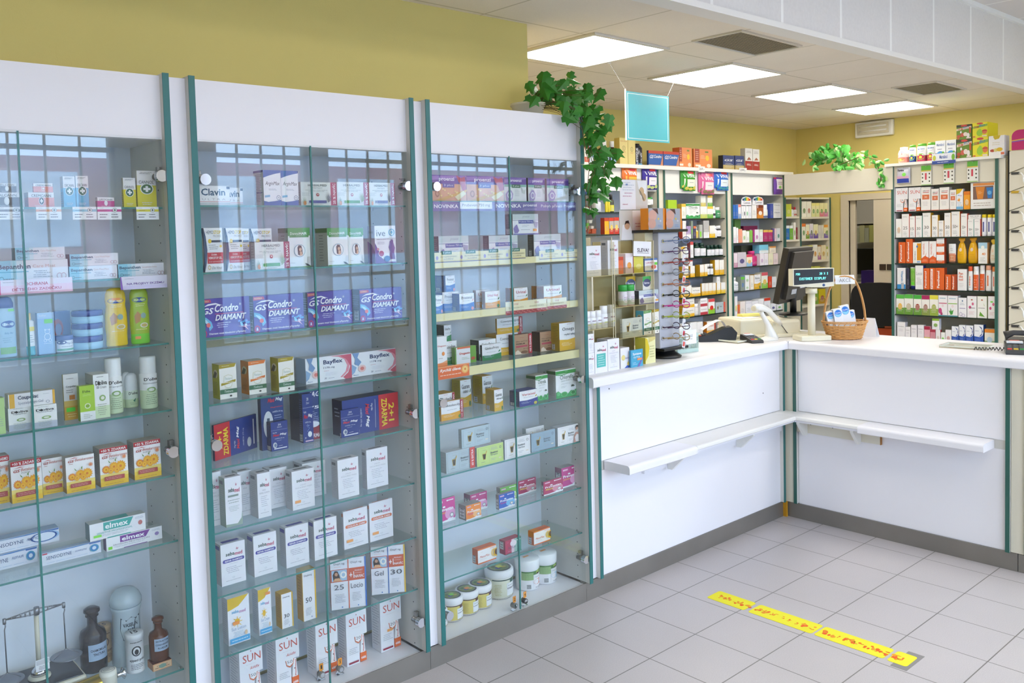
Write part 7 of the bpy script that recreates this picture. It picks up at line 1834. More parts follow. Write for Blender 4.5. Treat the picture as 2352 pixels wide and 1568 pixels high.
row(RS[0],[(2057,2085,432.5,sunbox('2'),'white sun lotion box with sample tube',dict(shape='ell',d=.05)),(2087,2114.5,431,sunbox('2'),'white sun lotion box with sample tube',dict(shape='ell',d=.05)),(2115.5,2137.5,430,seb30('30'),'white box with orange square marked thirty',{}),(2139,2156.5,434,seb30('30'),'white box with orange square marked thirty',{}),(2158,2180,430.5,seb30('50'),'white box with orange square marked fifty',{}),(2181.5,2196,436,seb30('50'),'small white box with orange square',{}),(2196.7,2212,434,seba_sun(),'white and yellow sun lotion box',{}),(2213.5,2228,439.5,P_('eea02c','',high='e07c24',sq='f4d0a0'),'orange sun cream carton',{}),(2229.5,2286,420.5,dict(c='ecebe8',sc='d8d4d0',ops=[('r',.1,.88,.95,.98,'e0904c'),('r',.1,.36,.92,.86,'7c5c50'),('p',[(.2,.84),(.58,.84),(.5,.37),(.28,.37)],'d88430'),('p',[(.64,.8),(.92,.8),(.86,.39),(.7,.39)],'2f78c0'),('e',.77,.6,.08,.08,'6ab0e0'),('f',.3,.56,.48,.68,3,'f0c890'),('f',.1,.08,.92,.26,2,'b8a8a0')]),'white window box with orange and blue tubes',dict(d=.06))])
row(RS[1],[(2058,2071,502.5,P_('edebe8','',sq='e8c8a8'),'white carton with gold arch'),(2071.6,2088.5,491.5,sunc('25','e0563c'),'tall white sun cream carton marked twenty-five'),(2089.4,2102.3,496.5,sunc('15','e0563c'),'white sun cream carton marked fifteen'),(2103.2,2118,495.5,sunc('30','6cc0b8'),'white and mint sun cream carton marked thirty'),(2119.4,2138.3,489,sunc('30','e8b42c'),'tall white and yellow carton marked thirty'),(2140.3,2154.5,494,sunc('30','e8b42c'),'white and yellow carton marked thirty'),(2155.4,2168,506.5,sunc('30','e8b42c'),'low white and yellow carton marked thirty'),(2169.3,2184,489,sunc('50','e8b42c'),'white and yellow carton marked fifty'),(2185.2,2205,486,sunc('50+','e8b42c','e0563c'),'tall white and yellow carton marked fifty plus'),(2207,2222,490.5,sunc('50+','e0563c'),'white and red carton marked fifty plus'),(2223,2236.8,503.5,sunc('50+','6cc0b8'),'low white and mint carton marked fifty plus'),(2237.6,2252,503.5,sunc('50+','e0563c'),'low white and red carton marked fifty plus'),(2224,2252,493.5,P_('edebe8','50','6a6a6c'),'small white carton lying on two others',dict(on=10)),]+[(u,u+11.6,492.5,bottle('edebf0','ecd020',capz=.86,neck=.86,capr=.9,shoulder=.74,ops=[('r',.3,.1,.7,.7,'f0f0f4'),('r',.36,.2,.6,.66,'5a5c98')]),'slim white bottle with yellow cap',dict(R_))for u in(2253.2,2265.8,2277.5)])
pan=lambda c='e0662c',o=0:dict(c=c,sc='c8542c',tc='d8602c',ops=[('r',.14,.03,.56,.95,'d85c28'if not o else 'efece8'),('t','Panthenol',.2,.08,.48,.86,'f2ece6'if not o else 'e05c30','vb')])
panw=lambda:dict(c='efecea',sc='e0764c',tc='b4c4dc',ops=[('p',[(0,0),(1,0),(1,.26),(.5,.34),(0,.22)],'e0602c'),('t','PANTHENOL',.2,.4,.44,.9,'e0704c','v'),('p',[(.55,.3),(.7,.5),(.62,.28)],'e0602c'),('f',.1,.08,.9,.18,2,'f4c0a0')])
spray=lambda c,n:dict(c=c,prof=[(.75,0),(.9,.03),(1,.25),(.9,.5),(.62,.72),(.42,.78),(0,.78)],sy=.5,split=1,cap=[(.4,.76,n),(.42,.84,n),(.7,.88,n),(.66,.96,n),(.3,1,n),(0,1,n)],ops=[('e',.4,.52,.16,.07,'f0d8c0'),('f',.25,.12,.75,.36,4,'d89820')],span=2.1)
row(RS[2],[(2064,2079.8,556,pan(),'orange box with upright white lettering',{}),(2081,2096.2,548.5,pan(),'tall orange box with upright white lettering',{}),(2097,2115.5,556.5,dict(c='efece6',sc='e4c060',ops=[('r',.5,.14,1,.95,'dc9420'),('e',.52,.8,.1,.06,'4a7ac0'),('t','PANTHENOL',.2,.16,.34,.6,'5a5a5c','v'),('r',.5,.04,.9,.1,'8ab0dc')]),'white and amber box',{}),(2116.5,2132.8,554,panw(),'white and orange cream box',{}),(2134,2150.3,554,panw(),'white and orange cream box',{}),(2151.3,2168.7,585,P_('efecea','',low='e0602c',sc='b84c2c'),'small white and orange box, bottom of stack',{}),(2151.3,2168.7,566,P_('efecea','',low='e0602c',sc='b84c2c'),'small white and orange box, middle of stack',dict(on=5)),(2151.3,2168.7,547,P_('efecea','',low='e0602c',sc='b84c2c'),'small white and orange box, top of stack',dict(on=6)),(2176,2193,560,dict(c='e8eaea',prof=[(.85,0,'5a4a40'),(.9,.1,'8a6a54'),(.95,.45,'d88860'),(1,.5,'e8eaea'),(1,.95,'e8eaea'),(.95,1,'e8eaea'),(0,1)],sy=.5,ops=[('e',.5,.28,.26,.12,'d8a888'),('r',.1,.46,.9,.5,'d86c40'),('f',.3,.62,.7,.8,2,'a8b4b8')]),'white face cream tube with portrait',dict(R_,kind='cream_tube',cat='tube')),(2194.8,2217,544.5,spray('ecb41c','eba828'),'yellow trigger spray bottle',dict(R_,kind='spray_bottle')),(2219.4,2244,543.5,spray('ecb41c','eba828'),'yellow trigger spray bottle',dict(R_,kind='spray_bottle')),(2247,2267.5,557,dict(c='ecebe6',sc='e0aa70',ops=[('r',0,.72,1,1,'a8cce0'),('e',.5,.78,.2,.08,'f0f0e8'),('t','40',.4,.4,.8,.52,'e0842c','b'),('f',.2,.1,.8,.3,3,'b0a8a0')]),'white and pale blue box marked forty',{}),(2271.8,2287.5,549,spray('eae8de','ecc43c'),'white spray bottle with yellow head',dict(R_,kind='spray_bottle'))])
can=lambda c,cap,low=None:bottle('edebe8',cap,shoulder=.7,capz=.76,neck=.85,capr=.92,ops=[('r',.05,.03,.95,.66,c),('f',.3,.1,.7,.5,4,'f0e0d8'if c!='edebe8'else '9a8a88'),('r',.42,.2,.58,.6,low or c)])
row(RS[3],[(2061,2079.8,615,dict(c='ece9e8',sc='c8ccd0',ops=[('t','Vitamin E',.46,.22,.74,.86,'4a8cc0','db'),('r',0,0,1,.22,'3a8cc8'),('r',.5,0,.8,.28,'b0b4b8')]),'white and blue box with sideways lettering',{}),(2083,2088,616,P_('34344c',''),'slim dark tube box',{}),(2088.6,2101.3,613.5,dict(c='d8dce0',prof=[(.85,0,'24347c'),(.9,.15,'24347c'),(.9,.16,'d8e0d8'),(1,.95,'8cc45c'),(1,1,'d8dcd8'),(0,1)],sy=.5,ops=[('e',.5,.6,.36,.25,'7cc04c'),('r',.3,.2,.7,.32,'6ce03c')]),'green and white tube on navy cap',dict(R_,kind='cream_tube',cat='tube')),(2102.5,2120.4,609.5,P_('edebea','Locoi','8a8c90',sc='2c44a0'),'tall white carton beside orange boxes',{}),(2121.5,2135,616,pan(),'orange box with upright white lettering',{}),(2136,2147.6,615,pan(o=1),'orange and white box with upright lettering',{}),(2148.4,2168.8,615,pan(),'wide orange box with upright white lettering',{}),(2171,2184.3,630.5,pan(),'low orange box with upright white lettering',{}),(2185,2198,630,pan('a8482c'),'low dark orange box with upright lettering',{}),(2199.5,2220,618,dict(c='edebea',sc='d8d8d8',ops=[('t','Pan',.14,.74,.6,.86,'d86c4c','b'),('t','the',.14,.6,.6,.72,'d86c4c','b'),('t','nol',.14,.46,.6,.58,'d86c4c','b'),('f',.14,.14,.7,.36,3,'c8c0c0')]),'white carton with stacked orange letters',{}),(2222.4,2232.8,611.5,can('edebe8','e0562c','e08a70'),'white spray can with orange cap',R_),(2234,2247.3,611.5,can('e06024','edeae8'),'orange spray can with white cap',R_),(2249,2260.8,608.5,can('e06024','eae4e0'),'orange spray can with clear cap',R_),(2262.4,2275.6,608.5,can('eae6e0','e8a888','e06c34'),'white spray can with peach cap',R_),(2277.3,2287.5,612.5,can('eae6e4','e88848','e06c54'),'white spray can with orange top',R_)])
hb=lambda c1_,c2x,sq,low='6a9a3c':P_('efece4','',high=c1_,sq=sq,low=low)
lav=lambda s,t_:P_('efecec','',sq=s,high=t_,fp=True)
row(RS[4],[(2058.8,2076.5,676,hb('5cb84c','','e8b030'),'herbal tea box with green top and marigolds',{}),(2077.4,2097,675.5,hb('5cb84c','','c8b898'),'herbal tea box with green top',{}),(2098.6,2116.6,677,hb('4cb048','','a84c40'),'herbal tea box with green top',{}),(2117.4,2134.8,678,hb('b02c60','','a06c60','8a9a4c'),'herbal tea box with magenta top',{}),(2135.7,2154.8,677.5,hb('e4d84c','','a8b04c','98b048'),'herbal tea box with yellow top',{}),(2155.6,2175.8,677.5,dict(c='efecec',sc='d8d4d4',tc='c86a80',ops=[('r',.05,.6,.95,.64,'c05070'),('f',.15,.8,.85,.92,1,'8ab0c8'),('e',.2,.26,.2,.14,'c04c80'),('e',.35,.12,.12,.08,'a83c6c'),('o',.5,.5,.08,.05,'e0a0a8',.7),('r',0,0,1,.06,'4a8c98')]),'white box with pink flowers',{}),(2176.8,2199.6,678.5,dict(c='efecec',sc='d8d4d4',tc='c86a80',ops=[('r',.05,.6,.95,.64,'8ab84c'),('f',.15,.8,.85,.92,1,'8ab0c8'),('p',[(.3,.08),(.1,.3),(.26,.26),(.3,.42),(.4,.26),(.6,.34),(.5,.12)],'4a9a44'),('o',.5,.5,.08,.05,'e0a0a8',.7),('r',0,0,1,.06,'4a8c98')]),'white box with green leaves',{}),(2201.3,2220,683.5,dict(c='efeeee',sc='d8d8d8',ops=[('e',.5,.84,.08,.05,'6a88a8'),('f',.2,.62,.8,.76,2,'8a9ab0'),('r',.14,.45,.86,.475,'7a5c9c'),('o',.3,.16,.18,.1,'9a80b8',.8),('o',.62,.1,.2,.08,'9a80b8',.8)]),'white box with lilac scroll print',{}),(2221.5,2243,679.5,dict(c='efeceb',sc='d8d4d4',tc='c88098',ops=[('e',.6,.64,.12,.07,'d87090'),('e',.3,.48,.14,.07,'c85080'),('f',.2,.4,.9,.5,1,'6a6a6c'),('f',.2,.14,.8,.3,3,'d8a0ac'),('e',.5,.83,.1,.03,'b05c40')]),'white box with rose print',{}),(2244.7,2266.5,680,dict(c='efeee6',sc='c8d0a0',tc='9ab83c',ops=[('f',.1,.42,.9,.5,1,'6a6a6c'),('p',[(.2,.1),(.3,.3),(.5,.2),(.8,.06),(.5,.08)],'6aa03c'),('p',[(.64,.7),(.76,.58),(.74,.54)],'8ab84c'),('e',.5,.83,.1,.03,'b05c40')]),'white box with green bamboo print',{}),(2269.3,2288,680,dict(c='efeceb',sc='d8d4d4',tc='c88098',ops=[('e',.66,.64,.14,.07,'d87090'),('e',.3,.46,.14,.07,'c85080'),('r',.3,.72,.6,.78,'78d84a'),('f',.2,.14,.8,.3,3,'d8a0ac')]),'white box with rose print',{})])
den=lambda:dict(c='2f58b0',sc='24488c',tc='c8ccd8',ops=[('p',[(0,1),(1,1),(1,.62),(.9,.5),(.6,.42),(0,.46)],'eceef2'),('p',[(.5,.95),(.8,.88),(.95,.7),(.8,.5),(.5,.42),(.84,.6),(.84,.78)],'24408c'),('f',.1,.68,.7,.74,1,'5a6a98'),('f',.1,.2,.8,.36,3,'8aa4e0')])
or6=lambda c:dict(c='efecee',sc='d8d4d8',ops=[('t','Femibion',.14,.74,.82,.8,'7a7a80'),('f',.2,.5,.8,.66,2,'c8c4cc'),('e',.3,.16,.24,.08,c)])
row(RS[5],[(2061,2079,739,or6('a83c88'),'white box with magenta flower',{}),(2079.6,2091,750,or6('b8a0c0'),'low white box with magenta flower',{}),(2092.6,2106,746,or6('8a9a3c'),'white box with purple and green fruit',{}),(2107.8,2122,746,or6('b05098'),'white box with magenta flower',{}),(2123,2135.8,749,P_('e8a8b4','',high='a82c48',low='d8c85c'),'pink and crimson carton',{}),(2136.6,2148.2,756,P_('d8909c','',high='b03c50'),'low pink carton',{}),(2149.4,2159.8,757,P_('efeaea','',sc='a83040',sq='e8d8d0'),'low crimson edged carton',{}),(2141,2157,731,P_('efeef0','',high='8cb83c',sq='8ab84c'),'green and white carton on top',dict(on=5)),(2161,2170.5,763,P_('efeeea','',sq='78d84a'),'low white carton with green sticker',{}),(2171.6,2185,757,P_('efecec','',sq='e0a8a8'),'white carton with pink circle',{}),(2186,2201.6,749,den(),'white and blue denture care carton',{}),(2202.8,2217.6,746,den(),'white and blue denture care carton',{}),(2218.4,2235.6,747,den(),'white and blue denture care carton',{}),(2237.4,2258.6,745,den(),'white and blue denture care carton',{}),(2261.5,2284.5,755,P_('e8e4d8','',high='e88c34',low='8aa87c',sq='a8c8dc',sc='d8b45c'),'orange topped carton at the shelf end',{})])
def hang(S,u0,u1,v0,v1,st,desc,yoff,kind,cat,hook=True):
 """a pouch or card that hangs in front of a fascia"""
 base=S.O-S.n*yoff+Z*2.
 t0,t1=solve_u(base,S.e,u0),solve_u(base,S.e,u1)
 p=S.O-S.n*yoff+S.e*t0
 z1,z0=solve_v(p,Z,v0),solve_v(p,Z,v1)
 it=Item()
 it.w,it.d,it.h,it.S,it.rot,it.shape,it.st,it.kind,it.cat=t1-t0,.01,z1-z0,S,0,st.get('shape','pouch'),st,kind,cat
 it.P0,it.e,it.n,it.r=p+Z*z0,S.e,S.n,None
 o=make_item(it,desc)
 o.rotation_euler[1]=st.get('roll',0)
 if hook:
  b=MB()
  b.tube([(0,yoff-.006,it.h+.012),(0,-.004,it.h+.008),(0,-.009,it.h-.012)],.0012,6)
  b.build('hook',M_CHROME,o)
 return o
def candy(c,c2x,low):
 return dict(c=c,ops=[('r',.28,.84,.78,.95,'d8303c'),('t','VIVIL',.16,.64,.9,.8,'f4f4f8','b'),('r',.2,.2,.86,.56,c2x),('f',.3,.36,.76,.44,1,'8a8a90'),('e',.2,.12,.14,.08,low),('e',.5,.09,.18,.07,low),('e',.82,.14,.14,.09,low)],m=M_GLOSSY)
for(u0,u1,v0,v1,c,c2x,low,nm_)in((1436,1463,385,432,'ee7a2c','f4c04c','f4d050','orange'),(1482,1509,385,435,'3c2c98','ece8f2','c8d48c','navy'),(1570,1597,391,438,'3f9c34','e8f0dc','d8cc5c','green'),(1611,1640,396,446,'d86a9c','f0e4e6','8a7a5c','pink'),(1647,1673,393,437,'2a6ccc','dceaf2','3f9ab0','blue')):
 hang(S2[0],u0,u1,v0,v1,candy(c,c2x,low),'%s candy bag hanging in front from the shelving top'%nm_,.012,'candy_bag','candy bag')
 hang(S2[0],u0-7,u1-9,v0+1,v1-5,candy(c,c2x,low),'%s candy bag hanging behind the front one'%nm_,-.0028+.006,'candy_bag','candy bag',False)
hang(S2[0],1777,1797,407,446,dict(c='6a3c9c',ops=[('r',.2,.3,1,.9,'e8e0f0'),('f',.3,.55,.9,.75,2,'5a4a70'),('e',.5,.42,.14,.08,'8ad468'),('e',.1,.95,.12,.05,'c8304c')],m=M_GLOSSY),'purple and white lozenge bag hanging at the shelving end',.012,'candy_bag','candy bag')
hang(RS[0],2060,2091,386,422,dict(c='c4c4d0',m=M_GLOSSY,ops=[('r',.04,.04,.92,.3,'3a50b0'),('r',.04,.3,.92,.46,'d8a8c4'),('e',.6,.55,.14,.12,'86dc5c'),('t','Femina',.1,.76,.6,.9,'3c3c48','b')]),'silver and blue plastic pack hanging on the sun care fascia',.014,'plastic_pack','pack')
for k,(u0,u1,v0,v1)in enumerate(((2116,2138.5,381,426),(2167.5,2191,375.5,422),(2221.5,2246,371,418.5))):
 o=hang(RS[0],u0,u1,v0,v1,dict(c='ecebe4',m=M_PRINT,shape='box',ops=[('r',0,.74,1,1,'5fb03c'),('r',0,.7,1,.76,'d8c05c'),('r',.38,.28,.56,.62,'d0485c'),('r',0,0,1,.05,'a8c888')]+[('e',.14+.7*(j%2),.2+.19*(j//2),.07,.04,'3a3428')for j in range(6)]),'white and green tick repellent card, %s from the left'%ORD[k],.012,'blister_card','card')
 o['group']='hanging blister cards on the sun care fascia'
p0=un(2140.7,357,'x',XR-.043)
p1=un(2195,371,'x',XR-.043)
b=MB()
w,h=abs(p0.y-p1.y),p0.z-p1.z+.02
b.box(-w/2,-.001,0,w/2,0,h,'e8eaf2')
paint(b,lambda x,y,o:(-w/2+w*x,-.001-o,h*y),[('r',0,0,1,.32,'34509c'),('t','Marsi\u00e1nci',.32,.5,.66,.85,'6a80c0','b'),('f',.2,.08,.8,.26,1,'dfe4f4'),('e',.1,.6,.07,.25,'c8cc4c'),('e',.9,.6,.07,.3,'7ab83c')])
o=b.build('shelf_sticker',M_PRINT)
o.location=(XR-.0425,(p0.y+p1.y)/2,p1.z-.01)
o.rotation_euler=(0,0,-PI/2)
tag(o,'white and blue sticker hanging from the sun care shelving top edge','sticker')
# plants
def leafmesh(b,P,size,nrm,up,kind=0):
 """one leaf at P, facing nrm, its tip along up"""
 n=nrm.normalized()
 u=(up-n*up.dot(n)).normalized()
 s=n.cross(u)
 if kind==0:
  pts=[(0,-.42),(.16,-.5),(.42,-.3),(.3,-.12),(.52,.12),(.24,.14),(.0,.62)]
 else:
  pts=[(0,-.5),(.2,-.4),(.3,-.1),(.22,.2),(0,.55)]
 c0,c1_=P-u*size*.42,P+u*size*.6
 for sg in(1,-1):
  L_=[P+(s*(x*sg)+u*y-n*abs(x)*.35)*size for x,y in pts]
  mid=P+n*size*.03
  for i in range(len(L_)-1):
   q=[mid,L_[i],L_[i+1]]
   b.poly(q if sg>0 else q[::-1],0,0,False)
rnd=random.Random(11)
ivy=[(200,100,170),(110,200,150),(95,330,160),(150,370,130),(280,170,150),(330,190,140),(400,150,130),(510,110,130),(430,350,160),(480,240,160),(590,210,180),(600,330,160),(660,270,130),(755,255,150),(730,400,130),(470,490,140),(640,540,160),(700,450,130),(760,460,110),(720,560,150),(865,520,140),(830,600,110),(770,620,140),(660,640,110),(740,710,170),(620,710,110),(840,830,130),(945,840,150),(690,820,120),(780,870,120),(670,950,150),(740,940,130),(870,960,120),(740,1050,140),(850,1040,90),(690,1100,120),(790,1150,130),(935,1130,140),(720,1250,160),(840,1210,90),(830,1280,120),(690,1300,120),(670,1400,120),(230,230,150),(170,270,140),(260,300,130),(350,260,150),(540,300,150),(500,390,120),(560,420,120),(640,420,130),(350,330,110),(640,200,120),(690,700,110),(700,1180,100),(650,1180,90),(660,560,90)]
t=empty('potted_ivy',(2.6,.13,PT-.004),0,'bushy ivy in a beige pot trailing down the right display cabinet edge','plant')
b=MB()
org=Vector((2.6,.13,PT-.004))
centres=[]
for(x,y,s_)in ivy:
 for k in range(2):
  u,v=1200+x/4.354,160+y/4.354
  if k:
   u,v,s_=u+rnd.uniform(-9,9),v+rnd.uniform(-9,9),s_*.8
  yy=(.02+.2*rnd.random())if y<420 and x<640 else-.075+.05*rnd.random()-(.03 if k==0 else 0)
  P0=un(u,v,'y',yy)
  if P0.x<2.78 and P0.z<2.26 and yy>-.03:
   P0=un(u,v,'y',-.06)
  if P0.x<2.8 and P0.z<2.23 and P0.y>-.05:
   P0.y=-.06
  d_=(P0-CAM).length
  size=s_/4.354/FPX*d_*1.12
  nn=(CAM-P0).normalized()+Vector((rnd.uniform(-.7,.7),rnd.uniform(-.2,.5),rnd.uniform(-.1,.9)))
  up=Vector((rnd.uniform(-1,1),rnd.uniform(-.5,.5),-.6+rnd.uniform(-.6,.5)))
  leafmesh(b,P0-org,size,nn,up)
  if k==0:
   centres.append(P0-org)
b.build('foliage',M_LEAF,t)
b=MB()
top=Vector((.0,.03,.06))
for c in centres:
 if c.z>-.1:
  mid=(top+c)/2+Vector((0,0,.03))
  b.tube([top,mid,c],.0012,4)
for off in(0,.012,-.02):
 pts=[un(1330+off*300,262,'y',-.03)-org]
 for(u,v)in((1345,300),(1352,340),(1362,380),(1358,420),(1352,450),(1354,485)):
  pts.append(un(u+off*400,v,'y',-.075+off)-org)
 b.tube(pts,.0016,5)
for(a,c)in(((1362,330),(1385,385)),((1385,385),(1400,415)),((1385,385),(1392,440)),((1368,350),(1416,352))):
 b.tube([un(*a,'y',-.08)-org,un((a[0]+c[0])/2+3,(a[1]+c[1])/2,'y',-.08)-org,un(*c,'y',-.08)-org],.0012,5)
b.build('stem',M_STEM,t)
b=MB()
b.lathe([(.06,.0),(.075,.06),(.08,.06),(.08,.07),(.07,.07),(.07,.05),(0,.05)],cx=.0,cy=.03)
b.build('pot',M_BEIGE,t)
t=empty('trailing_pothos',(7.42,1.1,2.0),0,'variegated pothos plant spilling over the pale header board','plant')
org=Vector((7.42,1.1,2.0))
b,b2=MB(),MB()
pl=[(345,380,70)]+[(rnd.uniform(430,1040),0,0)for _ in range(95)]+[(x,y,60)for x,y in((1060,260),(1100,300),(1150,330),(1190,370),(1240,370),(1290,390),(1340,350),(1200,310),(1150,390),(1210,430),(1240,400),(1265,470),(1275,510),(1290,540),(1250,600),(1240,640),(1290,620),(1300,660),(1270,660),(1310,590),(1330,570),(1100,260),(1060,330))]
for i,(x,y,s_)in enumerate(pl):
 if not s_:
  f_=(x-430)/610
  topy=250-90*math.sin(PI*min(1,f_*1.15))+(30 if f_>.8 else 0)
  y=rnd.uniform(topy,470-f_*30)
  s_=rnd.uniform(60,120)
 u,v=1780+x/5.227,300+y/5.227
 P0=un(u,v,'x',7.27 if y>440 or x>1180 else 7.32+.12*rnd.random())
 size=s_/5.227/FPX*(P0-CAM).length*1.05
 leafmesh(b if i%4 else b2,P0-org,size,(CAM-P0).normalized()+Vector((rnd.uniform(-.4,.4),rnd.uniform(-.7,.7),rnd.uniform(-.2,.8))),Vector((rnd.uniform(-.4,.4),rnd.uniform(-1,1),rnd.uniform(-1,.8))),1)
b.build('foliage',M_LEAF2,t)
b2.build('pale_foliage',mat('pothos_leaf_pale','a8cc80',.45,noise=.35,nscale=40),t)
b=MB()
pts=[un(1780+x/5.227,300+y/5.227,'x',7.275)-org for x,y in((1150,380),(1200,400),(1240,440),(1262,500),(1270,560),(1275,640))]
b.tube(pts,.004,5)
pts=[un(1780+x/5.227,300+y/5.227,'x',7.33)-org for x,y in((700,440),(900,360),(1050,300),(1150,330),(1300,380))]
b.tube(pts,.004,5)
b.build('stem',M_STEM,t)
b=MB()
b.box(-.1,-.25,.0,.06,.3,.14)
b.build('planter',M_BEIGE,t)
ys=.70
pa,pb,pc,pd=un(1437,208.5,'y',ys),un(1535.5,221,'y',ys),un(1538.5,330.5,'y',ys),un(1443,319.5,'y',ys)
t=empty('hanging_sign',((pa.x+pb.x)/2,ys,pa.z),0,'blank turquoise square sign with white border hanging on chains','sign')
w,h=pb.x-pa.x,pa.z-(pc.z+pd.z)/2
b=MB()
b.box(-w/2,-.0015,-h,w/2,.0015,0,'58b8c4')
paint(b,lambda x,y,o:(-w/2+w*x,-.0015-o,-h+h*y),[('r',.03,.035,.97,.965,'eef4f4'),('r',.042,.047,.958,.953,'58b8c4')])
b.build('panel',M_PRINT,t)
bx('edge_profile',-w/2-.006,-.004,-h-.002,-w/2-.0005,.004,.012,M_PLWHITE,t)
for(x,uu)in((-w/2+.002,(1401,141.6)),(w/2-.012,(1558,168))):
 e_=un(*uu,'z',ZC-.002)-t.location
 e_.y=0
 b=MB()
 n=22
 for k in range(n):
  a=Vector((x,0,0)).lerp(e_,k/n)
  c=Vector((x,0,0)).lerp(e_,(k+.8)/n)
  b.tube([a,c],.0022 if k%2 else .0014,5)
 b.build('chain',M_CHROME,t)
 b=MB()
 b.box(e_.x-.012,-.004,e_.z-.01,e_.x+.012,.004,e_.z)
 b.build('hook',M_PLWHITE,t)
 # on the left counter
def at(u,v,z=ZT):
 return un(u,v,'z',z)
def zat(P,v):
 return P.z+solve_v(P,Z,v)
CT=Shelf('left counter',(0,0),0,ZT,.5,'counter')
def onc(u0,u1,vt,st,desc,sb,z=ZT,**kw):
 return B(CT,u0,u1,vt,st,desc,sb=sb,z=z,**kw)
def rack(name,x0,x1,y0,y1,zs,ztop_,desc,lean=.0):
 t=empty(name,((x0+x1)/2,(y0+y1)/2,ZT+.0005),0,desc,'display')
 X,Y=(x0+x1)/2,(y0+y1)/2
 for k,x in enumerate((x0,x1)):
  bx('side_pane',x-.0015-X,y0-Y,0,x+.0015-X,y1-Y,ztop_,M_ACRYL,t)
  bx('pane_edge',x-.0018-X,y0-.0006-Y,0,x+.0018-X,y0+.0004-Y,ztop_,M_ACED,t)
 bx('back_pane',x0-X,y1-.002-Y,0,x1-X,y1-Y,ztop_,M_ACED,t)
 for z in zs:
  bx('tray',x0+.002-X,y0+.002-Y,z-.003,x1-.002-X,y1-.003-Y,z,M_ACED,t)
  bx('tray_lip',x0+.002-X,y0-Y,z-.003,x1-.002-X,y0+.0015-Y,z+.03,M_ACRYL,t)
 return t
pA,pB=at(1346,860),at(1424,847)
xa,xb=2.80,3.03
za=lambda v:un(1400,v,'y',.06)[2]-ZT
zb1,zb2=za(632),za(752)
rack('skin_care_rack',xa,xb,.055,.19,[zb2,zb1],za(545),'clear skin care display rack on the counter beside the glass cabinet')
onc(1348,1381,565,sebamed('ANTI-AGING','',price=None),'tall white skin care box in top tray of rack',.066,ZT+zb1)
onc(1397,1421,552,sebamed('CREAM',''),'tall white skin care box at right of top tray',.066,ZT+zb1,us=1381)
for k,(u0,u1,vt)in enumerate(((1350,1361,716),(1362,1374.5,715),(1375.5,1387,713),(1388,1402.5,703),(1404.5,1418,700))):
 onc(u0,u1,vt,bottle('eceef2','f2f2f4',shoulder=.58,capz=.62,neck=.8,capr=.92,sy=.8,ops=[('t','sebamed',.2,.42,.8,.5,'8a5a70','b'),('r',.3,.24,.8,.27,'c8dc5c'),('f',.2,.1,.8,.2,2,'b0b8c8')]),'small white lotion bottle in middle tray of rack',.066,ZT+zb2,shape='round',kind='lotion_bottle',cat='bottle')
sg=sebamed('CLEAR FACE','')
sg['ops']=sg['ops'][:3]+[('r',.14,.18,.84,.62,'5cbcb4'),('f',.2,.22,.78,.58,5,'c0e4e0')]
onc(1367,1396,787,sg,'white skin care box with mint square at rack foot',.03,us=1366)
onc(1396.8,1423,780,sebamed('LIQUID','FACE & BODY WASH'),'white skin care box at right of rack foot',.03)
a_=onc(1350,1366,812,sebamed('',''),'white box at far left of rack foot, lower',.03)
onc(1350,1366,768,sebamed('',''),'white box at far left of rack foot, upper',.033,on=a_)
xa2,xb2=3.045,3.345
zc=lambda v:un(1470,v,'y',.06)[2]-ZT
zz=[zc(771),zc(700),zc(626)]
rack('tablet_display',xa2,xb2,.055,.19,zz,zc(553),'clear acrylic tablet display with sale notice on the counter')
onc(1437,1454,582,P_('ece8ea','',low='e0c8c8',high='e8e0e4',sq='e8a04c',fp=False),'white and pink box in top tray of display',.068,ZT+zz[2])
onc(1456,1478,590,P_('dcd45c','',sq='e8e08c',sc='c86a88',low='d8c84c',fp=False),'yellow green box in top tray of display',.068,ZT+zz[2])
onc(1481,1510,594,dict(c='ece9ea',sc='5a7ab4',ops=[('r',0,.86,1,1,'5a7ab4'),('r',0,0,1,.1,'5a80b8'),('t','URINAL',.1,.62,.8,.74,'d8708c'),('e',.7,.35,.2,.16,'d86a5c'),('r',.76,.5,.98,.7,'78d44a'),('f',.1,.3,.45,.5,2,'b8a8b0')]),'white and blue urinary tablet box in display',.068,ZT+zz[2])
onc(1421,1432,590,P_('e8703c','',sc='c84830',high='c84830'),'orange box at left of top tray',.068,ZT+zz[2])
gj=lambda:dict(c='d8d0d4',prof=[(.92,0,'d8a0ac'),(1,.05,'e0b8c0'),(1,.35,'c8d0c8'),(1,.68,'dcd8dc'),(.95,.7,'dcd8dc'),(0,.7)],split=1,cap=[(1,.7,'3cae4c'),(1,.96,'3cae4c'),(.94,1,'3cae4c'),(0,1,'3cae4c')],ops=[('e',.5,.35,.3,.2,'e8e0e8'),('f',.3,.3,.7,.45,2,'a878a0')])
onc(1432,1446,655,gj(),'jar with bright green lid in display',.07,ZT+zz[1],shape='round',kind='tablet_jar',cat='jar')
onc(1448,1463,654,gj(),'jar with bright green lid in display',.07,ZT+zz[1],shape='round',kind='tablet_jar',cat='jar')
a_=onc(1468,1515,668,prubeven(),'violet tablet box in middle tray of display',.068,ZT+zz[1])
eye=lambda:dict(c='e8e6e0',sc='c8c4a8',tc='e0c44c',ops=[('r',0,.62,1,1,'e0b83c'),('e',.5,.52,.46,.3,'54587c'),('t','Starmax',.16,.44,.84,.6,'e8e8f0','b')])
onc(1453,1475,636,eye(),'white and gold box with oval badge on another',.08,on=a_)
eg=eye()
eg['ops'][0]=('r',0,.62,1,1,'4aae5c')
onc(1476.5,1495,635,eg,'white and green box with oval badge on another',.08,on=a_)
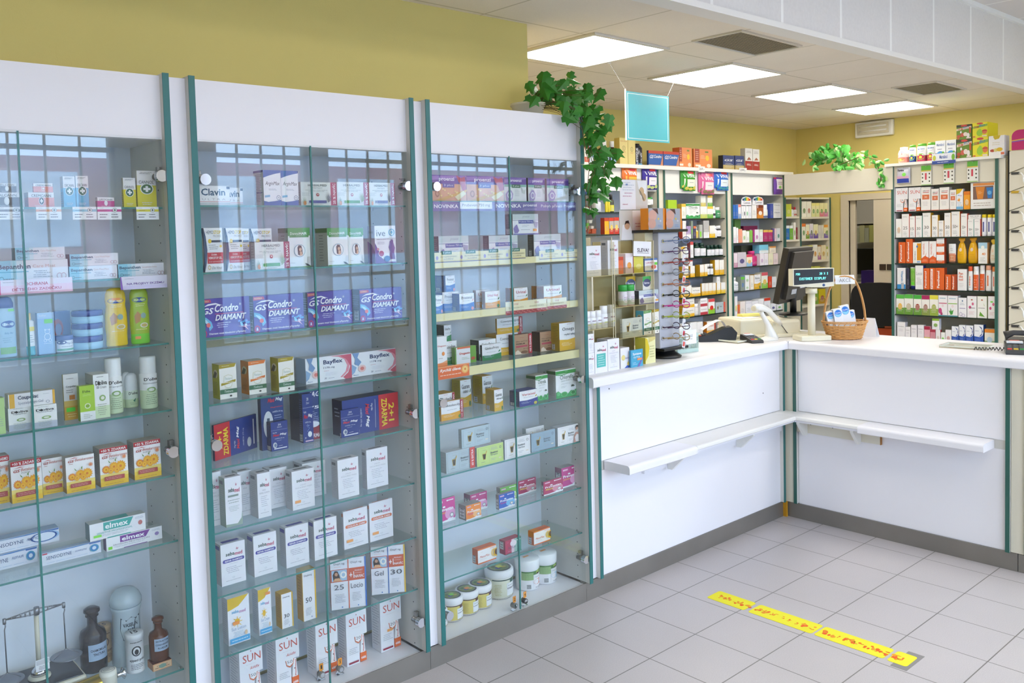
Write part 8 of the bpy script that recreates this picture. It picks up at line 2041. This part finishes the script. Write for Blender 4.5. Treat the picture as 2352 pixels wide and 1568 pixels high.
onc(1430,1476,733,bioaktivni('c4c6b4',n2='Melatonin'),'grey supplement box in lowest tray of display',.066,ZT+zz[0],us=1425)
onc(1479,1497,714,tinctura('5cb0c4','6a9c5c'),'tincture carton with green ribbon in display',.066,ZT+zz[0])
onc(1498.5,1515,711,tinctura('b89c2c','b89c2c'),'tincture carton with gold ribbon in display',.066,ZT+zz[0])
onc(1426,1446,800,dict(c='eceaee',ops=[('e',.3,.52,.22,.14,'e8d88c'),('p',[(.4,0),(1,0),(1,.24)],'4a6ac0'),('e',.85,.2,.14,.1,'e8d078'),('t','EXAMED',.5,.44,.98,.52,'7c6ab0')]),'white bottle carton at display foot',.03)
onc(1450,1477,805,dict(c='4aa8cc',sc='3a8cb4',tc='4ab0d0',ops=[('t','Systane',.14,.66,.86,.84,'f0f4f8','b'),('t','ULTRA',.2,.52,.74,.62,'d8ecf4','b'),('p',[(.5,0),(.68,0),(1,.46),(1,.6)],'7a68b0'),('r',.5,.38,.9,.5,'f09a5c'),('f',.1,.12,.5,.3,2,'d0e8f4')]),'bright blue eye drop box at display foot',.012,us=1446)
onc(1483,1506,776,dict(c='ece8b0',sc='d8cc4c',ops=[('p',[(0,1),(.2,.95),(.4,.6),(.3,.3),(0,.1)],'dcc428'),('r',.3,.84,.66,.92,'5a7468'),('p',[(.3,.8),(1,.9),(1,1),(.3,1)],'d8c87c'),('f',.4,.2,.9,.7,5,'b8b87c')]),'pale yellow box with banana shape at display foot',.035)
def sheet(u0,u1,v0,v1,y,ops,desc,kind='paper_notice',cat='notice',c='f0eff2',zrot=0):
 A,C_=un(u0,v0,'y',y),un(u1,v1,'y',y)
 w,h=C_.x-A.x,A.z-C_.z
 b=MB()
 b.box(-w/2,-.0008,0,w/2,0,h,c)
 paint(b,lambda x,y_,o:(-w/2+w*x,-.0008-o,h*y_),ops,off0=.0001)
 o=b.build(kind,M_CLOTH)
 o.location=((A.x+C_.x)/2,y,C_.z)
 o.rotation_euler=(0,zrot,0)
 return tag(o,desc,cat)
sheet(1454,1495,555,587,.052,[('t','SLEVA!',.2,.28,.86,.54,'5a4c54','b'),('r',.2,.2,.88,.225,'5a4c54')],'white sale notice taped to the tablet display',zrot=.05)
ad=lambda fl:([('r',.56,.0,1,1,'d8d4cc'),('p',[(.62,.98),(.98,.98),(.94,.5),(.8,.3),(.7,.6)],'efeff2'),('e',.78,.62,.09,.14,'d0b48c'),('e',.86,.42,.08,.14,'ccae88'),('p',[(.66,.7),(.84,.3),(.88,.32),(.74,.62)],'8a8478')]if fl else[('r',0,0,.44,1,'d8d4cc'),('p',[(.05,.0),(.4,0),(.42,.3),(.3,.6),(.1,.5)],'efeff2'),('e',.25,.48,.09,.13,'d8b090'),('p',[(.16,.5),(.2,.64),(.3,.66),(.34,.5),(.3,.56),(.22,.56)],'3c2c28')])+[('r',.2 if fl else .68,.8 if fl else .24,.28 if fl else .76,.86 if fl else .3,'5a7ab8'),('t','sebamed',.08 if fl else .72,.16 if fl else .84,.26 if fl else .96,.2 if fl else .9,'b86a80','b'),('f',.08 if fl else .5,.4,.52 if fl else .95,.6,2,'d0a8b8'),('f',.08 if fl else .5,.62 if fl else .1,.5 if fl else .95,.94 if fl else .34,4,'c8ccd8')]
o1=sheet(1423,1487.5,412,481,.17,ad(1),'upper skin care poster with pale photo half, above the displays','poster','poster')
o2=sheet(1422,1490.5,483,549,.17,ad(0),'lower skin care poster with woman in white towel','poster','poster')
t=empty('poster_stand',(o1.location.x,.176,ZT+.0005),0,'clear stand holding two skin care posters behind the displays','stand')
bx('clear_board',-.1,0.0,0,.1,.003,un(1450,410,'y',.17)[2]-ZT,M_ACRYL,t)
bx('foot',-.1,-.0,0,.1,.06,.003,M_ACRYL,t)
pz=ZT+za(545)+.0015
t=empty('candy_tub',(2.87,.12,pz),0,'clear tub of wrapped sweets with blue lid rim behind the ivy','tub')
bx('clear_tub',-.062,-.06,.001,.062,.06,.2,M_ACRYL,t,.008)
bx('blue_rim',-.058,-.062,.2,.066,.062,.213,mat('blue_rim','2c6cd0',.3,noise=.05),t,.003)
b=MB()
for k in range(60):
 p=Vector((rnd.uniform(-.05,.05),rnd.uniform(-.05,.04),.012+.16*rnd.random()))
 s_=rnd.uniform(.008,.015)
 c=rnd.choice(['d8603c','e8a08c','f0e8e0','b83c48','7ab84c','e8c8a8','d88ca8'])
 b.box(p.x-s_,p.y-s_*.7,p.z-s_*.8,p.x+s_,p.y+s_*.7,p.z+s_*.8,c)
 b.poly([(p.x-s_,p.y,p.z),(p.x-s_*1.7,p.y-s_*.6,p.z+s_),(p.x-s_*1.7,p.y+s_*.6,p.z-s_)],c)
 b.poly([(p.x+s_,p.y,p.z),(p.x+s_*1.7,p.y-s_*.6,p.z+s_),(p.x+s_*1.7,p.y+s_*.6,p.z-s_)],c)
o=tag(b.build('sweets',M_GLOSSY,t),kind='stuff')
c0=at(1541,812)
t=empty('spectacle_stand',(3.50,.115,ZT+.0005),.0,'rotating spectacle stand with grey column and black foot on the counter','stand')
X,Y=3.50,.115
zs_=lambda v:un(1540,v,'y',Y-.05)[2]-ZT
b=MB()
b.lathe([(.085,0),(.088,.008),(.07,.02),(.055,.03),(.05,.055),(.03,.06),(0,.06)])
b.build('foot',M_BLACK,t)
zc0,zc1=zs_(797),zs_(533)
gx=lambda u:un(u,660,'y',Y-.055).x-X
bx('bottom_plate',gx(1516),-.075,zc0-.014,gx(1572),.075,zc0,M_BLACK,t,.002)
bx('top_plate',gx(1493),-.08,zc1,gx(1573),.08,zc1+.014,M_BLACK,t,.002)
bx('column',gx(1514.5),-.055,zc0,gx(1560),.055,zc1,mat('grey_column','b8bac4',.3,noise=.04),t,.006)
bx('side_panel',gx(1496),-.02,zc0,gx(1514),.05,zc1,M_ACED,t)
cols=['7c8cb0','5a4068','a03c34','8a8e94','b87858','1c1c20','c82c8c','a8b83c','3c2040','a88c58']
tags_=[None,'f0eef2','e8a8b0','e86a64','e0606c','d8445c','e8e0e4','e8e4ea','c83c4c','e05c50']
for k in range(10):
 v=554+(777-554)*k/9
 z=un(1524,v,'y',.055)[2]
 g_=empty('reading_glasses',(un(1524.5,v,'y',.058).x,.058,z),0,'%s reading glasses, %s from the top on the spectacle stand'%(['clear blue','thin purple','dark red','silver','copper','black','magenta','lime green','dark plum','gold'][k],ORD[k]),'glasses','reading glasses on the spectacle stand')
 m_=mat('spectacle_frame_%d'%k,cols[k],.25,noise=.05)
 b=MB()
 b.tube([(-.008,.0015,0),(-.008,-.003,0)],.009,14)
 b.build('socket',M_CHROME,g_)
 xf=.085
 for sy_ in(-1,1):
  b=MB()
  ring=[(xf,-.045+sy_*.03+.022*math.cos(a),.004+.016*math.sin(a))for a in[2*PI*j/16 for j in range(16)]]
  b.tube(ring,.0022,6,closed=True)
  b.build('rim',m_,g_)
  b=MB()
  b.poly([(xf,p[1],p[2])for p in ring])
  b.build('lens',M_LENS,g_)
  b=MB()
  b.tube([(-.006,-.006-(.078 if sy_<0 else .0)*.3,0),(.05,-.02-(.04 if sy_<0 else 0),.003),(xf,-.045+sy_*.053,.007)],[.0032,.0022,.002],6)
  b.build('temple',m_,g_)
 b=MB()
 b.tube([(xf,-.053,.006),(xf+.001,-.045,.009),(xf,-.037,.006)],.0018,6)
 b.build('bridge',m_,g_)
 if tags_[k]:
  b=MB()
  xt,zt_=.08,-.03
  b.prism([(xt-.014,zt_-.018),(xt+.01,zt_-.024),(xt+.018,zt_+.012),(xt-.006,zt_+.018)],-.063,-.0622,'ecebf0')
  b.prism([(xt-.009,zt_-.012),(xt+.007,zt_-.016),(xt+.012,zt_+.006),(xt-.003,zt_+.011)],-.0634,-.0631,tags_[k])
  b.tube([(xt,-.0625,zt_+.015),(xt+.01,-.06,.0)],.0006,4,'f0f0f0')
  b.build('price_label',M_PRINT,g_)
ztp=ZT+.0005+zc1+.015
mom=lambda:dict(c='a8acb8',sc='e08a2c',tc='e8e4dc',ops=[('r',.9,0,1,1,'e89028'),('e',.25,.66,.26,.26,'d8a898'),('e',.2,.28,.24,.24,'d0a090'),('p',[(.2,.98),(.55,.98),(.6,.7),(.4,.86)],'5a3c34'),('e',.6,.5,.05,.05,'e8c84c'),('e',.72,.4,.05,.05,'c8ccd8'),('f',.5,.08,.85,.24,2,'5a90c8')])
onc(1490,1527,478,mom(),'orange edged pack with mother and baby, left',.05,ztp,us=1488.5,kind='baby_pack',cat='pack',d=.05)
onc(1531,1566,479,mom(),'orange edged pack with mother and baby, right',.05,ztp,kind='baby_pack',cat='pack',d=.05)
pa,pb=at(1588,812),at(1615,805)
t=empty('plastic_basket',(3.71,.17,ZT+.0005),-.15,'pale green slotted plastic basket with white notice and cartons','basket')
M_MINT=mat('mint_plastic','b4ccc4',.35,noise=.03)
bx('basket_floor',-.075,-.055,0,.075,.055,.004,M_MINT,t)
hB=.1
for(x0,y0,x1,y1)in((-.078,-.058,.078,-.055),(-.078,.055,.078,.058),(-.078,-.055,-.075,.055),(.075,-.055,.078,.055)):
 b=MB()
 b.box(x0,y0,0,x1,y1,.02)
 b.box(x0,y0,hB-.02,x1,y1,hB)
 b.box(x0,y0,.052,x1,y1,.058)
 lng=max(x1-x0,y1-y0)
 n=round(lng/.011)
 for k in range(n+1):
  f_=k/n
  if x1-x0>y1-y0:
   b.box(x0+(lng-.003)*f_,y0,.02,x0+(lng-.003)*f_+.003,y1,hB-.02)
  else:
   b.box(x0,y0+(lng-.003)*f_,.02,x1,y0+(lng-.003)*f_+.003,hB-.02)
 b.build('slotted_wall',M_MINT,t)
b=MB()
b.box(-.02,-.0605,.045,.06,-.0595,.12,'f0f0f2')
paint(b,lambda x,y,o:(-.02+.08*x,-.0605-o,.045+.075*y),[('t','ALE',.36,.5,.66,.68,'6a6c70'),('f',.38,.3,.66,.42,1,'6a6c70')],off0=.0001)
b.build('paper_notice',M_PRINT,t)
for k in range(3):
 o=bx('medicine_box',-.02,-.03,0,.02,.03,.115+.012*k,M_CARD)
 o.location=(3.665+.044*k,.185-.006*k,ZT+.005)
 o.rotation_euler=(0,0,-.15)
 tag(o,'plain white carton standing in the green basket, %s from the left'%ORD[k],'box','white cartons in the green basket')
def terminal(P0,ang,sc,desc,grip=False):
 t=empty('card_terminal',P0,ang,desc,'card terminal','card terminals on the counters')
 t.scale=(sc,sc,sc)
 b=MB()
 b.prism([(-.075,.0),(.075,.0),(.078,.03),(.07,.045),(.0,.034),(-.07,.018),(-.078,.008)],-.04,.04,axis='x')
 b.build('body',M_DGREY,t,.004)
 sl=lambda y:.018+(y+.07)*.22
 def key(x,y,w,h,c,nm):
  b=MB()
  z=sl(y)+.001
  b.poly([(x-w,y-h,sl(y-h)+.003),(x+w,y-h,sl(y-h)+.003),(x+w,y+h,sl(y+h)+.003),(x-w,y+h,sl(y+h)+.003)],c)
  b.box(x-w,y-h,z-.002,x+w,y+h,z+.0015,c)
  b.build(nm,M_GLOSSY,t)
 key(0,.035,.032,.018,'d0d4dc','screen')
 key(0,.058,.02,.004,'d87060','logo_strip')
 for k,(x,c)in enumerate(((-.024,'d8383c'),(0,'e8c83c'),(.024,'3c9c4c'))):
  key(x,-.052,.009,.005,c,'key')
 for r_ in range(4):
  for q_ in range(3):
   key(-.024+.024*q_,-.038+.013*r_,.008,.004,'5a5c60','key')
 return t
p=at(1748,787)
terminal((p.x,p.y+.06,ZT+.0005),-.5,.9,'small grey card terminal near the counter corner')
p=at(2325,812)
t=terminal((p.x+.04,p.y,ZT+.0005),-1.2,1.1,'grey card terminal with coiled cable at the right edge')
b=MB()
pts=[(-.04-.0035*k,-.0+.02+.004*math.sin(k*.2)+.008*math.cos(k*1.6),.012+.008*math.sin(k*1.6))for k in range(36)]
b.tube(pts,.002,5)
b.build('coiled_cable',M_BLACK,t)
p=at(2350,800)
t=empty('telephone',(p.x+.1,p.y+.02,ZT+.0005),-1.3,'dark grey desk telephone behind the right card terminal','telephone')
bx('base',-.08,-.09,0,.08,.09,.04,M_DGREY,t,.008)
b=MB()
b.tube([(-.09,-.07,.06),(-.05,-.07,.075),(.05,-.07,.075),(.09,-.07,.06)],[.022,.014,.014,.022],12)
b.build('handset',M_DGREY,t)
p=at(1685,785)
t=empty('receipt_terminal',(p.x-.02,p.y+.1,ZT+.0005),-.75,'black handheld card terminal with white receipt paper curling out','card terminal')
b=MB()
b.prism([(-.11,0),(.1,0),(.11,.05),(.08,.085),(.04,.08),(-.05,.04),(-.115,.03)],-.04,.04,axis='y')
b.build('body',M_BLACK,t,.008)
b=MB()
for k in range(9):
 c=['d83c3c','e8c83c','3c9c4c'][k%3]if k<3 else '4a4a50'
 b.box(-.105+.016*(k//3),-.024+.018*(k%3),.034+.005*(k//3),-.094+.016*(k//3),-.012+.018*(k%3),.037+.006*(k//3),c)
b.build('keypad',M_PRINT,t)
b=MB()
N_=14
for k in range(N_):
 a0,a1=[PI*1.15*j/N_ for j in(k,k+1)]
 f=lambda a:(.05-.11*(a/PI)+.02*math.sin(a),.085+.035*math.sin(a))
 (x0,z0),(x1,z1)=f(a0),f(a1)
 b.poly([(x0,-.03,z0),(x0,.045,z0),(x1,.05,z1),(x1,-.035,z1)],'f4f4f4',0,True)
 b.poly([(x1,-.035,z1-.0005),(x1,.05,z1-.0005),(x0,.045,z0-.0005),(x0,-.03,z0-.0005)],'e8e8ec',0,True)
b.build('receipt_paper',M_CLOTH,t)
def tray(u,v,ang,desc):
 p=at(u,v)
 t=empty('coin_tray',(p.x,p.y,ZT+.0005),ang,desc,'tray','glass coin trays')
 b=MB()
 b.box(-.11,-.07,0,.11,.07,.006)
 b.build('glass_plate',M_ACRYL,t)
 b=MB()
 for(x0,y0,x1,y1)in((-.11,-.07,.11,-.064),(-.11,.064,.11,.07),(-.11,-.064,-.104,.064),(.104,-.064,.11,.064)):
  b.box(x0,y0,.006,x1,y1,.014)
 b.box(-.06,-.03,.0062,.07,.03,.0075)
 b.build('rim',mat('frosted_rim','d8dcd0',.15,noise=.05)if not bpy.data.materials.get('frosted_rim')else bpy.data.materials['frosted_rim'],t)
tray(1700,783,-.1,'clear glass coin tray between the two card terminals')
tray(2220,798,-PI/2+.05,'clear glass coin tray on the right counter')
pL,pR=at(1708,780),at(1846,782)
cx,cy=(pL.x+pR.x)/2+.05,.36
t=empty('receipt_printer',(4.6,.24,ZT+.0005),-.45,'large cream printer housing under the monitor at the counter corner','printer')
zt_=un(1780,731,'y',.12)[2]-ZT
bx('housing',-.2,-.12,0,.0,.14,zt_,M_BEIGE,t,.012)
bx('housing_right',.003,-.14,0,.2,.12,zt_-.008,M_BEIGE,t,.02)
bx('base_plate',-.22,-.17,0,.24,.16,.02,M_BEIGE,t,.004)
bx('paper_slot',-.15,-.06,zt_,-.03,.05,zt_+.003,M_CARD,t)
mz=ZT+.0005+zt_+.0035
pm=un(1822,722,'z',mz)
t=empty('monitor',(pm.x,pm.y,mz),.17,'black flat monitor seen from behind on the cream printer','monitor')
b=MB()
b.lathe([(.11,0),(.11,.006),(.09,.012),(.03,.016),(0,.016)],sy=.75)
b.build('foot',M_BLACK,t)
b=MB()
b.tube([(0,0,.012),(0,.0,.1),(0,-.02,.2)],.02,12)
b.build('neck',M_BLACK,t)
sw,sh=.33,.36
b=MB()
b.prism([(-.21,.08),(.21,.08),(.21,.42),(-.21,.42)],.0,.035,axis='y')
b.prism([(-.17,.11),(.17,.11),(.17,.4),(-.17,.4)],-.025,.0,axis='y')
b.build('screen_case',mat('monitor_shell','2e2a28',.35,noise=.04),t,.006,tr=Matrix.Translation((0,.0,0))@Matrix.Translation((0,.03,0))@Matrix.Rotation(.2,4,'X'))
b=MB()
b.prism([(-.1,.14),(-.02,.14),(-.02,.17),(-.1,.17)],-.0275,-.0255,'b8bcc4')
b.prism([(.04,.17),(.12,.17),(.12,.2),(.04,.2)],-.0275,-.0255,'e8e8ec')
b.build('stickers',M_PRINT,t,tr=Matrix.Translation((0,.03,0))@Matrix.Rotation(.2,4,'X'))
o=bx('notepad',-.07,-.03,0,.07,.03,.014,mat('yellow_pad','e8dc7c',.7,noise=.03))
o.location=(4.60,.30,mz)
o.rotation_euler=(0,0,-.5)
tag(o,'pale yellow notepad under the monitor','notepad')
p=at(1772,781)
t=empty('barcode_scanner',(p.x,p.y+.02,ZT+.0005),0,'white hand scanner resting on its curved stand','scanner')
hy=lambda u,v:un(u,v,'y',t.location.y)-t.location
b=MB()
b.lathe([(.065,0),(.065,.004),(.05,.012),(.02,.02),(0,.02)],sy=.8)
pts=[hy(1771,778),hy(1769,765),hy(1762,742),hy(1752,724),hy(1748,716)]
b.tube(pts,[.045,.03,.016,.013,.012],14)
b.build('stand',M_PLWHITE,t)
b=MB()
b.tube([hy(1732,707),hy(1740,705),hy(1752,707),hy(1765,713),hy(1780,730),hy(1793,744)],[.016,.02,.019,.016,.017,.012],14)
b.build('scanner_body',M_PLWHITE,t)
b=MB()
b.tube([hy(1730.5,709),hy(1736,707)],[.016,.017],12)
b.build('scanner_window',M_BEIGE,t)
b=MB()
b.tube([hy(1793,744),hy(1800,753),hy(1808,764),hy(1822,768),hy(1840,766),hy(1852,763)],.0025,6)
b.build('cable',M_DGREY,t)
G57={'F':'7C101E020202','D':0}
FONT={'F':['11111','1','1','1111','1','1','1'],'D':['1111','10001','10001','10001','10001','10001','1111'],'2':['0111','10001','00001','0001','001','01','11111'],'0':['0111','10001','10011','10101','11001','10001','0111'],'X':['10001','10001','0101','001','0101','10001','10001'],'C':['0111','10001','1','1','1','10001','0111'],'U':['10001']*6+['0111'],'S':['01111','1','1','0111','00001','00001','1111'],'T':['11111']+['001']*6,'O':['0111','10001','10001','10001','10001','10001','0111'],'M':['10001','11011','10101','10101','10001','10001','10001'],'E':['11111','1','1','1111','1','1','11111'],'R':['1111','10001','10001','1111','101','1001','10001'],'I':['0111','001','001','001','001','001','0111'],'P':['1111','10001','10001','1111','1','1','1'],'L':['1']*6+['11111'],'A':['0111','10001','10001','11111','10001','10001','10001'],'Y':['10001','10001','0101','001','001','001','001'],' ':[]}
p=at(1858,782)
t=empty('customer_display',(4.555,p.y,ZT+.0005),-.62,'beige customer display pole with glowing text on black screen','display')
dist=lambda u,v:un(u,v,'y',p.y)
bx('base',-.09,-.06,0,.09,.06,.03,M_BEIGE,t,.006)
zd0=solve_v(Vector((4.555,p.y,ZT)),Z,660)
zd1=solve_v(Vector((4.555,p.y,ZT)),Z,618)
b=MB()
b.tube([(0,0,.028),(0,0,zd0-.03)],.021,18)
b.tube([(0,0,zd0-.034),(0,0,zd0-.005)],.032,18)
b.build('pole',M_BEIGE,t)
W2=.122
b=MB()
b.prism([(-W2,zd0+.012),(.0,zd0+.002),(W2*.5,zd0),(W2,zd0+.006),(W2,zd1+.004),(-W2,zd1+.004)],-.028,.03,axis='y')
b.build('display_case',M_BEIGE,t,.004)
b=MB()
b.prism([(-W2+.006,zd0+.018),(W2-.006,zd0+.03),(W2-.006,zd1),(-W2+.006,zd1)],-.0295,-.0285,axis='y')
b.build('screen',M_BLACK,t)
b=MB()
b.tube([(.06,-.0295,zd0+.013),(.06,-.0282,zd0+.013)],.008,16)
b.build('oval_badge',mat('badge_blue','34507c',.3,noise=.05),t)
b=MB()
hh=zd1-zd0
for row_,(txt,x0,x1)in enumerate((('FDD             20 X 2',-W2*.86,W2*.72),('  CUSTOMER DISPLAY',-W2*.86,W2*.62))):
 n=len(txt)
 cw=(x1-x0)/n
 for i,ch in enumerate(txt):
  for r_,line in enumerate(FONT[ch]):
   for q_,bit in enumerate(line):
    if bit=='1':
     x,z=x0+cw*(i+.14*q_),zd1-hh*(.2+.25*row_)-r_*cw*.2
     b.box(x,-.0304,z,x+cw*.12,-.0297,z+cw*.16)
b.build('lit_characters',mat('display_glow','7cf0e8',.4,emit='6ae8e4',estr=2.2),t)
# on the right counter
p=at(1930,784)
c=Vector((4.71,-.245,ZT+.0005))
t=empty('wicker_basket',c,-.75,'wicker basket with tall handle holding white medicine cartons','basket')
RX,RY,hb_=.113,.08,.105
b=MB()
ell=lambda a,k,z:(RX*k*math.cos(a),RY*k*math.sin(a),z)
b.prism([ell(2*PI*j/24,.8,0)[:2]for j in range(24)],.002,.008,axis='z')
for r_ in range(9):
 z=.01+r_*.0085
 k=.8+.28*(z/hb_)
 ph=PI*(r_%2)
 b.tube([ell(2*PI*j/48,k+.03*math.sin(j*PI/2+ph),z)for j in range(48)],.0042,6,closed=True)
b.build('woven_body',M_WICK,t)
b=MB()
for j in range(24):
 a=2*PI*j/24
 b.tube([ell(a,.8,.002),ell(a,1.06,.088),ell(a+.12,1.1,.1)],.0028,5)
for k,z in((1.1,.096),(1.13,.104)):
 b.tube([(ell(2*PI*j/40,k+.02*math.sin(j),z))for j in range(40)],.0035,6,closed=True)
b.build('stakes_and_rim',M_WICK,t)
zh=solve_v(c,Z,634)
for off in(-.006,.006):
 b=MB()
 b.tube([(-RX*1.05*math.cos(a)**.8 if a<PI/2 else RX*1.05*abs(math.cos(a))**.8,off+.004*math.sin(a*6),.03+(zh-.03)*math.sin(a)**.9)for a in[PI*j/26 for j in range(1,26)]],.0042,8)
 b.build('handle',M_WICK,t)
b=MB()
n=10
for k in range(n):
 a0,a1=k/n,(k+1)/n
 pr_2=lambda a:(-.018+.036*a,zh+.006-.05*abs(2*a-1)**1.5)
 (y0,z0),(y1,z1)=pr_2(a0),pr_2(a1)
 b.poly([(-.055,y0,z0),(.055,y0,z0),(.055,y1,z1),(-.055,y1,z1)],'f2f2f4',0,True)
 b.poly([(-.055,y1,z1-.0006),(.055,y1,z1-.0006),(.055,y0,z0-.0006),(-.055,y0,z0-.0006)],'f2f2f4',0,True)
paint(b,lambda x,y,o:(-.05+.1*x,-.0165-.0045*(1-y)-o,zh-.036+.03*y),[('t','AKCE',.14,.1,.8,.8,'8a8c94')],off0=.0006)
b.build('paper_sign',M_CLOTH,t)
oc=dict(c='eef0f4',sc='c8ccd4',tc='eef0f4',ops=[('e',.5,.84,.42,.13,'2f7cd8'),('p',[(.1,.84),(.2,.76),(.5,.7),(.8,.76),(.9,.84),(.6,.8),(.3,.82)],'8cd0f0'),('t','Ocutein',.16,.84,.84,.9,'f0f4fa','i'),('e',.6,.06,.3,.05,'2f68b8')],sops=[('f',.15,.4,.85,.9,10,'a0a4b4'),('n',.2,.04,.7,.2,'222222')])
for k,(dx,dy,tl,tz,h_)in enumerate(((-.062,.0,-.28,.3,.15),(-.025,-.012,-.24,.15,.165),(.03,-.005,-.3,-.05,.185),(.055,.02,-.2,-.1,.15))):
 b=MB()
 w_,d_=.05,.03
 b.box(-w_/2,-d_/2,0,w_/2,d_/2,h_)
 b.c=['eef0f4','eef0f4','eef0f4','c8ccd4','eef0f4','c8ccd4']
 paint(b,face_front(w_,d_,h_),oc['ops'])
 paint(b,face_left(w_,d_,h_),oc['sops'])
 o=b.build('medicine_box',M_PRINT)
 R2=Matrix.Rotation(-.75,4,'Z')
 o.matrix_world=Matrix.Translation(c+R2@Vector((dx,dy,.014)))@R2@Matrix.Rotation(tz*.5,4,'Z')@Matrix.Rotation(tl*.7,4,'Y')
 tag(o,'white carton with blue oval leaning in the wicker basket, %s from the left'%ORD[k],'box','white cartons in the wicker basket')
p=at(1993,773)
b=MB()
b.prism([(-.05,0),(.05,0),(.034,.11),(-.034,.11)],-.0008,.0008,'f2f2f4',axis='x')
o=b.build('folded_card',M_CLOTH)
o.data.transform(Matrix.Rotation(-.2,4,'Y'))
b=MB()
b.prism([(-.05,0),(.05,0),(.034,.11),(-.034,.11)],-.0008,.0008,'ececf0',axis='x')
o2=b.build('back_flap',M_CLOTH,o)
o2.data.transform(Matrix.Translation((.044,0,0))@Matrix.Rotation(.2,4,'Y')if False else Matrix.Translation((-.0,0,0))@Matrix.Rotation(.2,4,'Y'))
o.data.transform(Matrix.Translation((.023,0,0)))
o2.data.transform(Matrix.Translation((-.021,0,0)))
o.location=(p.x+.02,p.y-.0,ZT+.001)
tag(o,'blank white folded card standing behind the wicker basket','card')
p=at(1728,772)
o=bx('keyboard',-.12,-.05,0,.12,.05,.015,M_BLACK,None,.003)
o.location=(p.x+.05,p.y+.1,ZT+.0005)
o.rotation_euler=(0,0,-.4)
tag(o,'black keyboard lying behind the glass coin tray','keyboard')
flush()
# light
W=bpy.data.worlds.new('world')
SC.world=W
W.use_nodes=True
nt=W.node_tree
bg=nt.nodes['Background']
bg.inputs['Color'].default_value=(.6,.76,1,1)
bg.inputs['Strength'].default_value=8
for i,(a,c)in enumerate(WINS):
 ld=bpy.data.lights.new('window_portal','AREA')
 ld.shape='RECTANGLE'
 ld.size,ld.size_y=c-a,WZ1-WZ0
 ld.cycles.is_portal=True
 o=bpy.data.objects.new('window_portal',ld)
 o.location=((a+c)/2,YF-.13,(WZ0+WZ1)/2)
 o.rotation_euler=(PI/2,0,0)
 COL.objects.link(o)
SC.view_settings.view_transform='Standard'
SC.view_settings.look='None'
SC.view_settings.exposure=.72
SC.view_settings.gamma=1
SC.view_settings.use_curve_mapping=False
SC.cycles.max_bounces=10
SC.cycles.diffuse_bounces=5
SC.cycles.glossy_bounces=5
SC.cycles.transmission_bounces=6
SC.cycles.transparent_max_bounces=40
SC.cycles.use_denoising=True
SC.cycles.caustics_reflective=False
SC.cycles.caustics_refractive=False
